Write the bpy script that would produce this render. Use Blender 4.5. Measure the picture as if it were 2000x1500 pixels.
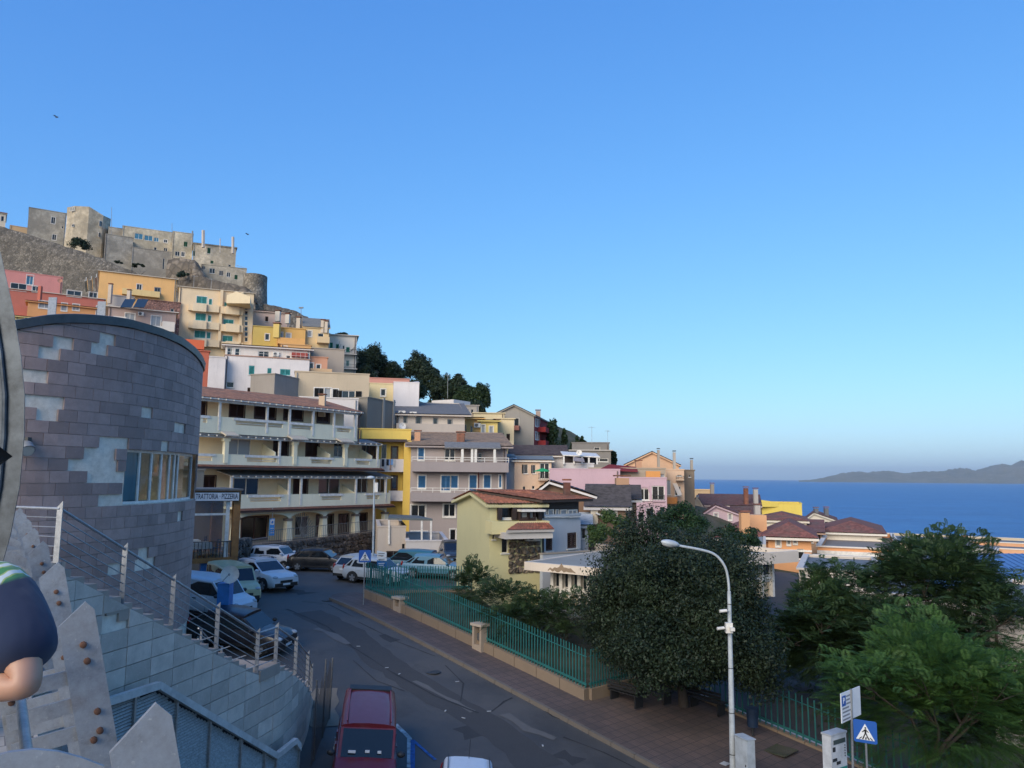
import bpy, math, random
import numpy as np
from mathutils import Vector, Matrix
R_ = math.radians
rnd = random.Random(7)
for o in list(bpy.data.objects): bpy.data.objects.remove(o)
scene = bpy.context.scene
COL = scene.collection

# ---------------------------------------------------------------- camera
PITCH, ROLL, FPX = R_(6.9), R_(0.53), 1500.0      # FPX: focal length for a 2000 px wide survey
FWD = Vector((0, math.cos(PITCH), math.sin(PITCH)))
_r0 = Vector((1, 0, 0)); _u0 = Vector((0, -math.sin(PITCH), math.cos(PITCH)))
RGT = _r0*math.cos(ROLL) + _u0*math.sin(ROLL)
UPV = _u0*math.cos(ROLL) - _r0*math.sin(ROLL)
cam_d = bpy.data.cameras.new('camera'); cam = bpy.data.objects.new('camera', cam_d); COL.objects.link(cam)
cam_d.sensor_width = 36; cam_d.lens = 36*FPX/2000; cam_d.clip_start = 0.1; cam_d.clip_end = 120000
m = Matrix((RGT, UPV, -FWD)).transposed().to_4x4(); cam.matrix_world = m
scene.camera = cam

# ---------------------------------------------------------------- sky, sun, exposure
SUN_AZ = R_(-152)       # compass-style angle from +Y: wide soft sun lamp set behind the photographer, standing in for even evening skylight
SUN_EL = R_(26)
world = bpy.data.worlds.new('World'); scene.world = world; world.use_nodes = True
wn = world.node_tree; wn.nodes.clear()
sky = wn.nodes.new('ShaderNodeTexSky'); sky.sky_type = 'NISHITA'; sky.sun_disc = False
sky.sun_elevation = SUN_EL; sky.sun_rotation = SUN_AZ
sky.altitude = 30; sky.air_density = 1.0; sky.dust_density = 0.95; sky.ozone_density = 3.0
bg = wn.nodes.new('ShaderNodeBackground'); bg.inputs['Strength'].default_value = 0.12
wo = wn.nodes.new('ShaderNodeOutputWorld')
sp = wn.nodes.new('ShaderNodeSeparateColor'); cb = wn.nodes.new('ShaderNodeCombineColor'); wn.links.new(sky.outputs[0], sp.inputs[0])
for ch, g, k in ((0, 1.05, 0.330), (1, 0.78, 0.70), (2, 0.45, 1.62)):          # tone curve of the clear evening sky, one per channel
    pw = wn.nodes.new('ShaderNodeMath'); pw.operation = 'POWER'; pw.inputs[1].default_value = g; ml = wn.nodes.new('ShaderNodeMath'); ml.operation = 'MULTIPLY'; ml.inputs[1].default_value = k
    wn.links.new(sp.outputs[ch], pw.inputs[0]); wn.links.new(pw.outputs[0], ml.inputs[0]); wn.links.new(ml.outputs[0], cb.inputs[ch])
wn.links.new(cb.outputs[0], bg.inputs[0]); wn.links.new(bg.outputs[0], wo.inputs[0])
sun_d = bpy.data.lights.new('sun', 'SUN'); sun = bpy.data.objects.new('sun', sun_d); COL.objects.link(sun)
sun_d.energy = 1.3; sun_d.angle = R_(45); sun_d.color = (1.0, 0.90, 0.76)
sdir = Vector((math.sin(SUN_AZ)*math.cos(SUN_EL), math.cos(SUN_AZ)*math.cos(SUN_EL), math.sin(SUN_EL)))
sun.rotation_euler = sdir.to_track_quat('Z', 'Y').to_euler(); sun.location = sdir*60
scene.render.engine = 'CYCLES'
scene.render.resolution_x = 1024; scene.render.resolution_y = 768
scene.view_settings.view_transform = 'Standard'; scene.view_settings.look = 'None'
scene.view_settings.gamma = 1.0; scene.view_settings.use_curve_mapping = False
scene.view_settings.exposure = 1.4

# ---------------------------------------------------------------- survey helpers
def ray(px, py):
    return FWD + RGT*((px-1000)/FPX) - UPV*((py-750)/FPX)
def P(px, py, D):
    """point on the sight line at ground distance D (metres along +Y)"""
    r = ray(px, py); return r*(D/r.y)
def proj(p):
    d = Vector(p); k = d.dot(FWD); return 1000+FPX*d.dot(RGT)/k, 750-FPX*d.dot(UPV)/k
def sstep(a, b, x):
    t = min(1, max(0, (x-a)/(b-a))); return t*t*(3-2*t)
def lerp(a, b, t): return a+(b-a)*t

# ---------------------------------------------------------------- materials
MATS = {}
def nt(name):
    m = bpy.data.materials.new(name); m.use_nodes = True
    n = m.node_tree; b = n.nodes['Principled BSDF']
    return m, n, b
def N(n, t, **kw):
    x = n.nodes.new(t)
    for k, v in kw.items():
        if k in x.inputs: x.inputs[k].default_value = v
        else: setattr(x, k, v)
    return x
def pos(n, scale=(1, 1, 1)):
    g = N(n, 'ShaderNodeNewGeometry'); mp = N(n, 'ShaderNodeMapping'); mp.inputs['Scale'].default_value = scale
    n.links.new(g.outputs['Position'], mp.inputs['Vector']); return mp.outputs[0]
def mixc(n, fac, a, b, mode='MIX'):
    x = N(n, 'ShaderNodeMix', data_type='RGBA', blend_type=mode)
    for s, v in ((0, fac), (6, a), (7, b)):
        if isinstance(v, (int, float)): x.inputs[s].default_value = v
        elif isinstance(v, (tuple, list)): x.inputs[s].default_value = (*v[:3], 1)
        else: n.links.new(v, x.inputs[s])
    return x.outputs[2]
def ramp(n, src, stops):
    r = N(n, 'ShaderNodeValToRGB'); e = r.color_ramp.elements
    while len(e) < len(stops): e.new(0.5)
    for i, (p, c) in enumerate(stops):
        e[i].position = p; e[i].color = (c, c, c, 1) if isinstance(c, (int, float)) else (*c, 1)
    n.links.new(src, r.inputs[0]); return r.outputs[0]
def bump(n, b, h, strength=0.3, dist=0.02):
    x = N(n, 'ShaderNodeBump', Strength=strength, Distance=dist); n.links.new(h, x.inputs['Height'])
    n.links.new(x.outputs[0], b.inputs['Normal'])
def noise(n, v, scale, detail=4, rough=0.55):
    x = N(n, 'ShaderNodeTexNoise', Scale=scale, Detail=detail, Roughness=rough); n.links.new(v, x.inputs['Vector']); return x.outputs['Fac']
def dk(c, f): return tuple(v*f for v in c)
def plaster(c, stain=0.5, rough=0.9):
    c = (min(.86, c[0]*1.14), min(.82, c[1]*1.02), min(.78, c[2]*.90))
    key = ('pl', c, stain)
    if key in MATS: return MATS[key]
    m, n, b = nt('plaster'); p = pos(n)
    a = noise(n, p, 0.45, 5, 0.65); s = noise(n, pos(n, (1.6, 1.6, 0.16)), 1.0, 6, .75); f = noise(n, p, 9, 3)
    c1 = mixc(n, ramp(n, a, [(0.35, 0), (0.68, 0.5*stain+0.12)]), c, dk(c, 0.76))
    c2 = mixc(n, ramp(n, s, [(0.52, 0), (0.74, 0.42*stain)]), c1, (c[0]*0.42+0.02, c[1]*0.42+0.02, c[2]*0.42+0.02))
    c3 = mixc(n, ramp(n, f, [(0.3, 0.14), (0.7, 0)]), c2, dk(c, 0.7))
    n.links.new(c3, b.inputs['Base Color']); b.inputs['Roughness'].default_value = rough
    bump(n, b, noise(n, p, 30, 3), 0.25, 0.01); MATS[key] = m; return m
def paint(c, rough=0.5, metal=0.0, var=0.12, scale=3.0):
    key = ('pt', c, rough, metal, var)
    if key in MATS: return MATS[key]
    m, n, b = nt('paint'); a = noise(n, pos(n), scale, 5, 0.7)
    c1 = mixc(n, ramp(n, a, [(0.38, 0), (0.68, 1)]), c, dk(c, 1-var*2.5))
    n.links.new(c1, b.inputs['Base Color']); b.inputs['Roughness'].default_value = rough; b.inputs['Metallic'].default_value = metal
    MATS[key] = m; return m
def carpaint(c, rough=0.28):
    key = ('car', c)
    if key in MATS: return MATS[key]
    m, n, b = nt('car_paint'); a = noise(n, pos(n), 4, 5, 0.7)
    n.links.new(mixc(n, ramp(n, a, [(0.4, 0), (0.75, 0.10)]), c, (0.2, 0.19, 0.17)), b.inputs['Base Color'])
    n.links.new(ramp(n, a, [(0.3, rough), (0.8, rough+0.2)]), b.inputs['Roughness'])
    b.inputs['Coat Weight'].default_value = 0.25; b.inputs['Coat Roughness'].default_value = 0.08; MATS[key] = m; return m
def glass(c=(0.02, 0.025, 0.03), rough=0.06):
    key = ('gl', c, rough)
    if key in MATS: return MATS[key]
    m, n, b = nt('window_glass'); b.inputs['Base Color'].default_value = (*c, 1); b.inputs['Roughness'].default_value = rough
    b.inputs['Specular IOR Level'].default_value = 0.65
    bump(n, b, noise(n, pos(n), 1.3, 2), 0.05, 0.05); MATS[key] = m; return m
def clearglass(tint=(0.75, 0.9, 0.93)):
    key = ('cg', tint)
    if key in MATS: return MATS[key]
    m, n, b = nt('clear_glass'); n.nodes.remove(b)
    t = N(n, 'ShaderNodeBsdfTransparent', Color=(*tint, 1)); g = N(n, 'ShaderNodeBsdfGlossy', Roughness=0.03)
    f = N(n, 'ShaderNodeFresnel', IOR=1.6); x = N(n, 'ShaderNodeMixShader')
    n.links.new(f.outputs[0], x.inputs[0]); n.links.new(t.outputs[0], x.inputs[1]); n.links.new(g.outputs[0], x.inputs[2])
    n.links.new(x.outputs[0], n.nodes['Material Output'].inputs[0]); MATS[key] = m; return m
def tilemat(c=(0.24, 0.095, 0.06)):
    key = ('tile', c)
    if key in MATS: return MATS[key]
    m, n, b = nt('roof_tile'); p = pos(n)
    v = N(n, 'ShaderNodeTexVoronoi', Scale=4.5); n.links.new(p, v.inputs['Vector'])
    a = noise(n, p, 0.7, 5, 0.7)
    sep = N(n, 'ShaderNodeSeparateColor'); n.links.new(v.outputs['Color'], sep.inputs[0])
    c1 = mixc(n, sep.outputs[0], dk(c, 0.7), (min(1, c[0]*1.3), c[1]*1.25, c[2]*1.2))
    c2 = mixc(n, ramp(n, a, [(0.45, 0), (0.7, 0.7)]), c1, (0.13, 0.105, 0.085))
    n.links.new(c2, b.inputs['Base Color']); b.inputs['Roughness'].default_value = 0.92; b.inputs['Specular IOR Level'].default_value = 0.2
    bump(n, b, noise(n, p, 14, 3), 0.4, 0.02); MATS[key] = m; return m
def stonemat(c=(0.16, 0.135, 0.11), scale=1.6, name='rubble_stone'):
    key = ('st', c, scale)
    if key in MATS: return MATS[key]
    m, n, b = nt(name); p = pos(n)
    w = N(n, 'ShaderNodeTexVoronoi', Scale=scale, feature='DISTANCE_TO_EDGE'); n.links.new(p, w.inputs['Vector'])
    v = N(n, 'ShaderNodeTexVoronoi', Scale=scale); n.links.new(p, v.inputs['Vector'])
    sep = N(n, 'ShaderNodeSeparateColor'); n.links.new(v.outputs['Color'], sep.inputs[0])
    c1 = mixc(n, sep.outputs[0], dk(c, 0.55), dk(c, 1.6))
    c1 = mixc(n, ramp(n, noise(n, p, 0.25, 6, 0.7), [(0.42, 0), (0.62, 0.7)]), c1, dk(c, 0.5))
    c2 = mixc(n, ramp(n, w.outputs['Distance'], [(0.0, 0.75), (0.12, 0)]), c1, dk(c, 0.45))
    n.links.new(c2, b.inputs['Base Color']); b.inputs['Roughness'].default_value = 0.95
    ad = N(n, 'ShaderNodeMath', operation='ADD'); n.links.new(ramp(n, w.outputs['Distance'], [(0, 0), (0.2, 1)]), ad.inputs[0]); n.links.new(noise(n, p, 4, 5), ad.inputs[1])
    bump(n, b, ad.outputs[0], 0.7, 0.15); MATS[key] = m; return m
def leafmat(c, c2, name='leaf', trans=0.35):
    key = ('lf', c, c2)
    if key in MATS: return MATS[key]
    m, n, b = nt(name); g = N(n, 'ShaderNodeNewGeometry')
    a = noise(n, pos(n), 0.9, 3)
    c1 = mixc(n, g.outputs['Random Per Island'], c, c2); c3 = mixc(n, ramp(n, a, [(0.40, 0), (0.60, 0.85)]), c1, c)
    n.links.new(c3, b.inputs['Base Color']); b.inputs['Roughness'].default_value = 0.55; b.inputs['Specular IOR Level'].default_value = 0.3
    t = N(n, 'ShaderNodeBsdfTranslucent'); n.links.new(c3, t.inputs[0]); x = N(n, 'ShaderNodeMixShader'); x.inputs[0].default_value = trans
    n.links.new(b.outputs[0], x.inputs[1]); n.links.new(t.outputs[0], x.inputs[2]); n.links.new(x.outputs[0], n.nodes['Material Output'].inputs[0])
    MATS[key] = m; return m
def barkmat(c=(0.07, 0.055, 0.045)):
    key = ('bk', c)
    if key in MATS: return MATS[key]
    m, n, b = nt('bark'); p = pos(n, (6, 6, 1.2)); a = noise(n, p, 3, 5, 0.7)
    n.links.new(mixc(n, a, dk(c, 0.5), dk(c, 1.5)), b.inputs['Base Color']); b.inputs['Roughness'].default_value = 0.95; bump(n, b, a, 0.8, 0.03); MATS[key] = m; return m
def galv(c=(0.42, 0.43, 0.44), rough=0.5, rust=0.0):
    key = ('gv', c, rough, rust)
    if key in MATS: return MATS[key]
    m, n, b = nt('galvanised_steel'); p = pos(n)
    a = noise(n, p, 14, 6, 0.75); v = noise(n, p, 70, 4, 0.7)
    c1 = mixc(n, ramp(n, a, [(0.35, 0), (0.7, 1)]), c, dk(c, 0.6)); c2 = mixc(n, ramp(n, v, [(0.62, 0), (0.7, 0.6)]), c1, (0.62, 0.6, 0.56))
    if rust: c2 = mixc(n, ramp(n, noise(n, p, 5, 5), [(0.6, 0), (0.72, rust)]), c2, (0.16, 0.07, 0.03))
    n.links.new(c2, b.inputs['Base Color']); b.inputs['Metallic'].default_value = 0.55
    n.links.new(ramp(n, a, [(0.3, rough-0.1), (0.7, rough+0.2)]), b.inputs['Roughness']); bump(n, b, v, 0.08, 0.005); MATS[key] = m; return m

def oldwall(c, name='weathered_masonry'):
    m, n, b = nt(name); p = pos(n); a = noise(n, p, .16, 7, .72); s = noise(n, p, .9, 6, .75); w = noise(n, pos(n, (.7, .7, .10)), .8, 6, .75)
    c1 = mixc(n, ramp(n, a, [(.40, 0), (.60, 1)]), c, dk(c, .52)); c2 = mixc(n, ramp(n, s, [(.42, .55), (.58, 0)]), c1, dk(c, .45)); c3 = mixc(n, ramp(n, w, [(.56, 0), (.72, .45)]), c2, dk(c, .35))
    n.links.new(c3, b.inputs['Base Color']); b.inputs['Roughness'].default_value = .95; bump(n, b, s, .7, .25); return m
WHITE = paint((0.80, 0.74, 0.66), 0.55); DARKM = paint((0.03, 0.032, 0.035), 0.5)
WOODB = paint((0.075, 0.028, 0.018), 0.55); GLS = glass(); STEEL = galv()
GREYT = paint((0.28, 0.28, 0.28), 0.8)

# ---------------------------------------------------------------- mesh helpers
class MB:
    def __init__(s): s.v = []; s.f = []
    def vert(s, p): s.v.append(tuple(p)); return len(s.v)-1
    def poly(s, pts): i = len(s.v); s.v += [tuple(p) for p in pts]; s.f.append(tuple(range(i, i+len(pts)))); return s
    def hexa(s, p):      # 8 points: bottom 4, top 4
        i = len(s.v); s.v += [tuple(q) for q in p]
        for f in ((3, 2, 1, 0), (4, 5, 6, 7), (0, 1, 5, 4), (1, 2, 6, 5), (2, 3, 7, 6), (3, 0, 4, 7)): s.f.append(tuple(i+k for k in f))
        return s
    def box(s, c, size, ax=None):
        c = Vector(c); X, Y, Z = ax if ax else (Vector((1, 0, 0)), Vector((0, 1, 0)), Vector((0, 0, 1)))
        a, b, h = size[0]/2, size[1]/2, size[2]/2
        return s.hexa([c+X*(i*a)+Y*(j*b)+Z*(k*h) for k in (-1, 1) for i, j in ((-1, -1), (1, -1), (1, 1), (-1, 1))])
    def bar(s, p, q, w, h, up=(0, 0, 1)):
        p = Vector(p); q = Vector(q); d = q-p; L = d.length
        if L < 1e-6: return s
        d /= L; u = Vector(up); sx = d.cross(u)
        if sx.length < 1e-4: sx = d.cross(Vector((1, 0, 0)))
        sx.normalize(); uz = sx.cross(d)
        return s.box((p+q)/2, (L, w, h), (d, sx, uz))
    def tube(s, pts, r, n=8, cap=True):
        pts = [Vector(p) for p in pts]; rs = r if isinstance(r, (list, tuple)) else [r]*len(pts); i0 = len(s.v); ref = None
        for k, p in enumerate(pts):
            d = (pts[min(k+1, len(pts)-1)]-pts[max(k-1, 0)]).normalized()
            if ref is None: ref = d.orthogonal().normalized()
            a = (ref-d*ref.dot(d)); a = a.normalized() if a.length > 1e-5 else d.orthogonal().normalized(); ref = a; b = d.cross(a)
            for j in range(n):
                t = 2*math.pi*j/n; s.v.append(tuple(p+a*(rs[k]*math.cos(t))+b*(rs[k]*math.sin(t))))
        for k in range(len(pts)-1):
            for j in range(n):
                a = i0+k*n+j; b = i0+k*n+(j+1) % n; s.f.append((a, b, b+n, a+n))
        if cap:
            s.f.append(tuple(i0+j for j in reversed(range(n)))); e = i0+(len(pts)-1)*n; s.f.append(tuple(e+j for j in range(n)))
        return s
    def prism(s, poly, ext):
        poly = [Vector(p) for p in poly]; ext = Vector(ext); n = len(poly); i = len(s.v)
        s.v += [tuple(p) for p in poly]+[tuple(p+ext) for p in poly]
        s.f.append(tuple(i+k for k in reversed(range(n)))); s.f.append(tuple(i+n+k for k in range(n)))
        for k in range(n): s.f.append((i+k, i+(k+1) % n, i+n+(k+1) % n, i+n+k))
        return s
    def ellip(s, c, rx, ry, rz, nu=12, nv=8, ax=None):
        c = Vector(c); X, Y, Z = ax if ax else (Vector((1, 0, 0)), Vector((0, 1, 0)), Vector((0, 0, 1))); i = len(s.v)
        for a in range(nv+1):
            t = math.pi*a/nv
            for b in range(nu):
                p = 2*math.pi*b/nu; s.v.append(tuple(c+X*(rx*math.sin(t)*math.cos(p))+Y*(ry*math.sin(t)*math.sin(p))+Z*(rz*math.cos(t))))
        for a in range(nv):
            for b in range(nu):
                k = i+a*nu+b; l = i+a*nu+(b+1) % nu; s.f.append((k, k+nu, l+nu, l))
        return s
    def grid(s, rows):
        i = len(s.v); nr = len(rows); nc = len(rows[0])
        for r in rows: s.v += [tuple(p) for p in r]
        for a in range(nr-1):
            for b in range(nc-1): k = i+a*nc+b; s.f.append((k, k+1, k+nc+1, k+nc))
        return s
    def build(s, name, mat, parent=None, smooth=False, world=True):
        me = bpy.data.meshes.new(name)
        off = Vector((0, 0, 0))
        if parent is not None and world: off = root_loc(parent)
        v = [(p[0]-off.x, p[1]-off.y, p[2]-off.z) for p in s.v] if parent is not None and world else s.v
        me.from_pydata(v, [], s.f); me.materials.append(mat)
        if smooth: me.polygons.foreach_set('use_smooth', [True]*len(me.polygons)); me.update()
        if smooth and smooth != 'all':
            try: me.set_sharp_from_angle(angle=R_(40))
            except Exception: pass
        o = bpy.data.objects.new(name, me); COL.objects.link(o)
        if parent is not None: o.parent = parent
        return o
def root_loc(o):
    while o.parent is not None: o = o.parent
    return o.location
def npmesh(name, verts, quads, mat, parent=None, smooth=False, k=4):
    """fast mesh from numpy arrays (quads or triangles)"""
    me = bpy.data.meshes.new(name); nv = len(verts); nf = len(quads)
    if parent is not None:
        l = root_loc(parent); verts = verts-np.array((l.x, l.y, l.z))
    me.vertices.add(nv); me.vertices.foreach_set('co', verts.astype(np.float32).ravel())
    me.loops.add(nf*k); me.loops.foreach_set('vertex_index', quads.astype(np.int32).ravel())
    me.polygons.add(nf); me.polygons.foreach_set('loop_start', np.arange(0, nf*k, k, dtype=np.int32))
    try: me.polygons.foreach_set('loop_total', np.full(nf, k, dtype=np.int32))
    except Exception: pass
    if smooth: me.polygons.foreach_set('use_smooth', np.ones(nf, dtype=bool))
    me.materials.append(mat); me.update(calc_edges=True); me.validate()
    o = bpy.data.objects.new(name, me); COL.objects.link(o)
    if parent is not None: o.parent = parent
    return o
def tag(o, label=None, cat=None, group=None, kind=None):
    if label: o['label'] = label
    if cat: o['category'] = cat
    if group: o['group'] = group
    if kind: o['kind'] = kind
    return o
def thing(name, label, cat, loc, group=None, rz=0.0):
    o = bpy.data.objects.new(name, None); COL.objects.link(o); o.empty_display_size = 0.3
    o.location = loc; o.rotation_euler = (0, 0, rz); return tag(o, label, cat, group)
def copy_tree(o, parent=None):
    c = o.copy(); COL.objects.link(c); c.parent = parent
    for ch in list(o.children): copy_tree(ch, c)
    return c

# ---------------------------------------------------------------- ground heights (z = 0 is eye level)
SEA = -35.0
def road_z(x, y):
    p = -11.486-0.1037*x+0.1014*y; k = 0.35; a = -p/k; b = 6.35/k; mx = max(a, b)
    return -k*(mx+math.log(math.exp(a-mx)+math.exp(b-mx))) if abs(a-b) < 40 else -k*mx
CTRL = [(-119, 215, 52), (-100, 212, 48), (-96, 205, 42), (-75, 212, 42), (-62, 200, 30), (-143, 215, 54), (-119, 240, 56), (-80, 240, 50), (-60, 230, 38), (-115, 190, 36), (-140, 192, 38), (-85, 188, 32), (-170, 195, 42), (-70, 185, 29), (-110, 170, 34),
        (-90, 150, 32), (-72, 120, 21), (-60, 112, 17), (-47, 121, 18), (-35, 130, 18), (-27, 125, 14), (-16, 142, 13), (-3, 132, 10), (-20, 160, 12), (0, 110, 2.5), (10, 105, 1),
        (18, 95, -3), (24, 100, -5), (45, 130, -10), (37, 85, -10), (42, 70, -12), (60, 70, -14), (80, 150, -31), (60, 170, -28), (30, 160, -10), (90, 90, -25), (100, 60, -22),
        (60, 40, -13), (-31, 92, 8), (-21, 85, 5), (-9, 88, 3), (-13, 85, 3), (0, 92, 1), (8, 80, -3), (20, 75, -6), (30, 60, -10), (-30, 80, 3), (-40, 80, 5), (-60, 80, 12), (-60, 60, 8), (-54, 42, 5), (-80, 40, 8), (-100, 60, 12), (-60, 22, 5), (-62, 0, 4), (-90, 0, 6), (-120, 20, 10), (-75, -20, 4), (-120, -20, 8), (-60, -40, 0), (-160, 0, 14),  # far-left points: unseen rise, added to keep a low sun off the street
        (-42, 24, 1), (-160, 120, 40), (-200, 200, 60), (-30, 190, 16), (10, 180, 5), (-40, 260, 25), (-100, 300, 40), (0, 250, -10), (60, 230, -32), (130, 100, -34), (130, 40, -32), (40, 10, -13), (80, 0, -20), (140, -20, -34), (0, 320, -33), (-100, 400, -30)]
CTRL += [(x, 440, -48) for x in range(-230, 240, 40)]+[(x, 350, -42) for x in range(-60, 240, 40)]+[(235, y, -48) for y in range(-60, 440, 40)]+[(170, y, -40) for y in range(-60, 340, 40)]+[(x, 250, -38) for x in (40, 80, 120)]+[(110, y, -34) for y in (120, 160, 200)]+[(-228, y, 12+y*.12) for y in range(-40, 300, 40)]
_C = np.array(CTRL, float)
def h_far(x, y):
    d2 = (_C[:, 0]-x)**2+(_C[:, 1]-y)**2+4.0; w = d2**-2.0; return float((w*_C[:, 2]).sum()/w.sum())
def ground_z(x, y):
    near = sstep(-38, -30, x)*(1-sstep(26, 42, x))*(1-sstep(80, 92, y+max(0, x)*0.5))
    a = road_z(x, y)-0.3
    return a if near >= 0.999 else lerp(h_far(x, y), a, near)
# ================================================================ SETTING: ground, sea, coast, road, pavement
def m_ground():
    m, n, b = nt('ground'); p = pos(n); a = noise(n, p, 0.5, 6, 0.7); s = noise(n, p, 4, 5, 0.7)
    c = mixc(n, ramp(n, a, [(0.4, 0), (0.6, 1)]), (0.12, 0.10, 0.07), (0.045, 0.06, 0.025))
    n.links.new(mixc(n, ramp(n, s, [(0.35, 0.5), (0.65, 0)]), c, (0.05, 0.05, 0.035)), b.inputs['Base Color']); b.inputs['Roughness'].default_value = 1
    bump(n, b, s, 0.8, 0.15); return m
def m_sea():
    m, n, b = nt('sea_water'); p = pos(n, (0.5, 1, 1)); a = noise(n, p, 0.02, 6, 0.6); w = noise(n, p, 0.16, 5, 0.65)
    f = noise(n, pos(n, (0.25, 1, 1)), 0.07, 6, 0.75)
    c = mixc(n, ramp(n, a, [(0.35, 0), (0.65, 1)]), (0.022, 0.100, 0.265), (0.030, 0.135, 0.33)); c = mixc(n, ramp(n, w, [(0.45, 0), (0.75, 0.5)]), c, (0.07, 0.22, 0.42))
    c = mixc(n, ramp(n, f, [(0.66, 0), (0.76, 0.35)]), c, (0.35, 0.5, 0.6))
    n.links.new(c, b.inputs['Base Color']); b.inputs['Roughness'].default_value = 0.42; b.inputs['Specular IOR Level'].default_value = 0.22
    bump(n, b, w, 0.9, 2.0); return m
def m_asphalt():
    m, n, b = nt('asphalt'); p = pos(n); a = noise(n, p, 0.35, 6, 0.65); s = noise(n, p, 60, 3); st = noise(n, pos(n, (0.55, 0.5, 1)), 1.1, 6, 0.75)
    c = mixc(n, ramp(n, a, [(0.38, 0), (0.6, 1)]), (0.058, 0.054, 0.050), (0.090, 0.083, 0.077))
    c = mixc(n, ramp(n, st, [(0.52, 0), (0.66, 0.6)]), c, (0.044, 0.041, 0.038)); c = mixc(n, ramp(n, s, [(0.45, 0), (0.75, 0.45)]), c, (0.13, 0.12, 0.11))
    n.links.new(c, b.inputs['Base Color']); n.links.new(ramp(n, a, [(0.3, 0.62), (0.7, 0.85)]), b.inputs['Roughness']); bump(n, b, s, 0.5, 0.008); return m
def m_paver():
    m, n, b = nt('pavers'); p = pos(n); mp = N(n, 'ShaderNodeMapping'); mp.inputs['Rotation'].default_value = (0, 0, R_(47.5)); n.links.new(p, mp.inputs[0])
    br = N(n, 'ShaderNodeTexBrick', Scale=1.0); br.inputs['Brick Width'].default_value = 0.4; br.inputs['Row Height'].default_value = 0.4; br.inputs['Mortar Size'].default_value = 0.012
    br.offset = 0.0; br.inputs['Color1'].default_value = (0.155, 0.105, 0.09, 1); br.inputs['Color2'].default_value = (0.125, 0.088, 0.077, 1); br.inputs['Mortar'].default_value = (0.045, 0.04, 0.04, 1)
    n.links.new(mp.outputs[0], br.inputs[0]); w = N(n, 'ShaderNodeTexWave', wave_type='RINGS', Scale=3.0, Distortion=1.5); n.links.new(mp.outputs[0], w.inputs[0])
    c = mixc(n, ramp(n, w.outputs['Fac'], [(0.3, 0.35), (0.5, 0)]), br.outputs[0], (0.06, 0.05, 0.048)); a = noise(n, p, 0.9, 5, 0.7)
    c = mixc(n, ramp(n, a, [(0.42, 0), (0.66, 0.6)]), c, (0.06, 0.052, 0.05)); n.links.new(c, b.inputs['Base Color']); b.inputs['Roughness'].default_value = 0.85
    bump(n, b, br.outputs['Fac'], -0.3, 0.01); return m
ASPH = m_asphalt(); PAV = m_paver(); CONC = plaster((0.30, 0.28, 0.25), 0.7); KERB = plaster((0.145, 0.135, 0.125), 0.7)

# ground sheet
rows = []
ys = list(np.arange(-60, 100, 2.5))+list(np.arange(100, 440, 6)); xs = list(np.arange(-230, -60, 6))+list(np.arange(-60, 60, 2.5))+list(np.arange(60, 240, 6))
for y in ys: rows.append([(x, y, ground_z(x, y)+(0.0 if abs(x) < 40 and y < 70 else rnd.uniform(-.4, .4))) for x in xs])
tag(MB().grid(rows).build('ground', m_ground(), smooth='all'), kind='structure')
# sea
mb = MB(); E = 50000
mb.poly([(-E, -6000, SEA), (E, -6000, SEA), (E, E, SEA), (-E, E, SEA)]); tag(mb.build('sea', m_sea()), kind='structure')
# far coast: low hills across the gulf
prof = [(1560, 938.5), (1590, 937), (1615, 931), (1640, 925.5), (1665, 923), (1700, 921.5), (1730, 921), (1760, 923), (1790, 923.5), (1815, 922), (1840, 919.5), (1865, 917.5), (1885, 916), (1905, 918), (1930, 914), (1950, 909), (1970, 907), (2000, 902), (2060, 893), (2130, 880), (2230, 884), (2350, 870), (2500, 880)]
D0 = 15000; rows = [[] for _ in range(13)]; rr = random.Random(3)
for i in range(len(prof)-1):
    for j in range(6):
        t = j/6; px = lerp(prof[i][0], prof[i+1][0], t); py = lerp(prof[i][1], prof[i+1][1], t)+rr.uniform(-.5, .5)
        b = P(px, py, D0); hh = max(4, b.z-SEA)
        for k in range(13):
            q = k/12; y = D0-2700+q*4100; f = math.sin(min(1, q/0.66)*math.pi/2)**1.3 if q < 0.66 else 1-(q-0.66)*1.2
            rows[k].append((b.x*(y/D0), y, SEA-2+hh*f*(1+0.25*math.sin(px*0.09+k*1.3)*(1-q))+rr.uniform(-11, 11)*(0 < k)))
def m_coast():
    m, n, b = nt('coast_scrub'); p = pos(n); a = noise(n, p, 0.0026, 6, 0.7); s = noise(n, p, 0.013, 5, 0.8)
    c = mixc(n, ramp(n, a, [(0.4, 0), (0.6, 1)]), (0.10, 0.10, 0.06), (0.17, 0.15, 0.10)); n.links.new(mixc(n, ramp(n, s, [(0.58, 0), (0.66, 0.8)]), c, (0.4, 0.38, 0.33)), b.inputs['Base Color']); b.inputs['Roughness'].default_value = 1; return m
tag(MB().grid(rows).build('coast_hills', m_coast(), smooth='all'), kind='structure')

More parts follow.
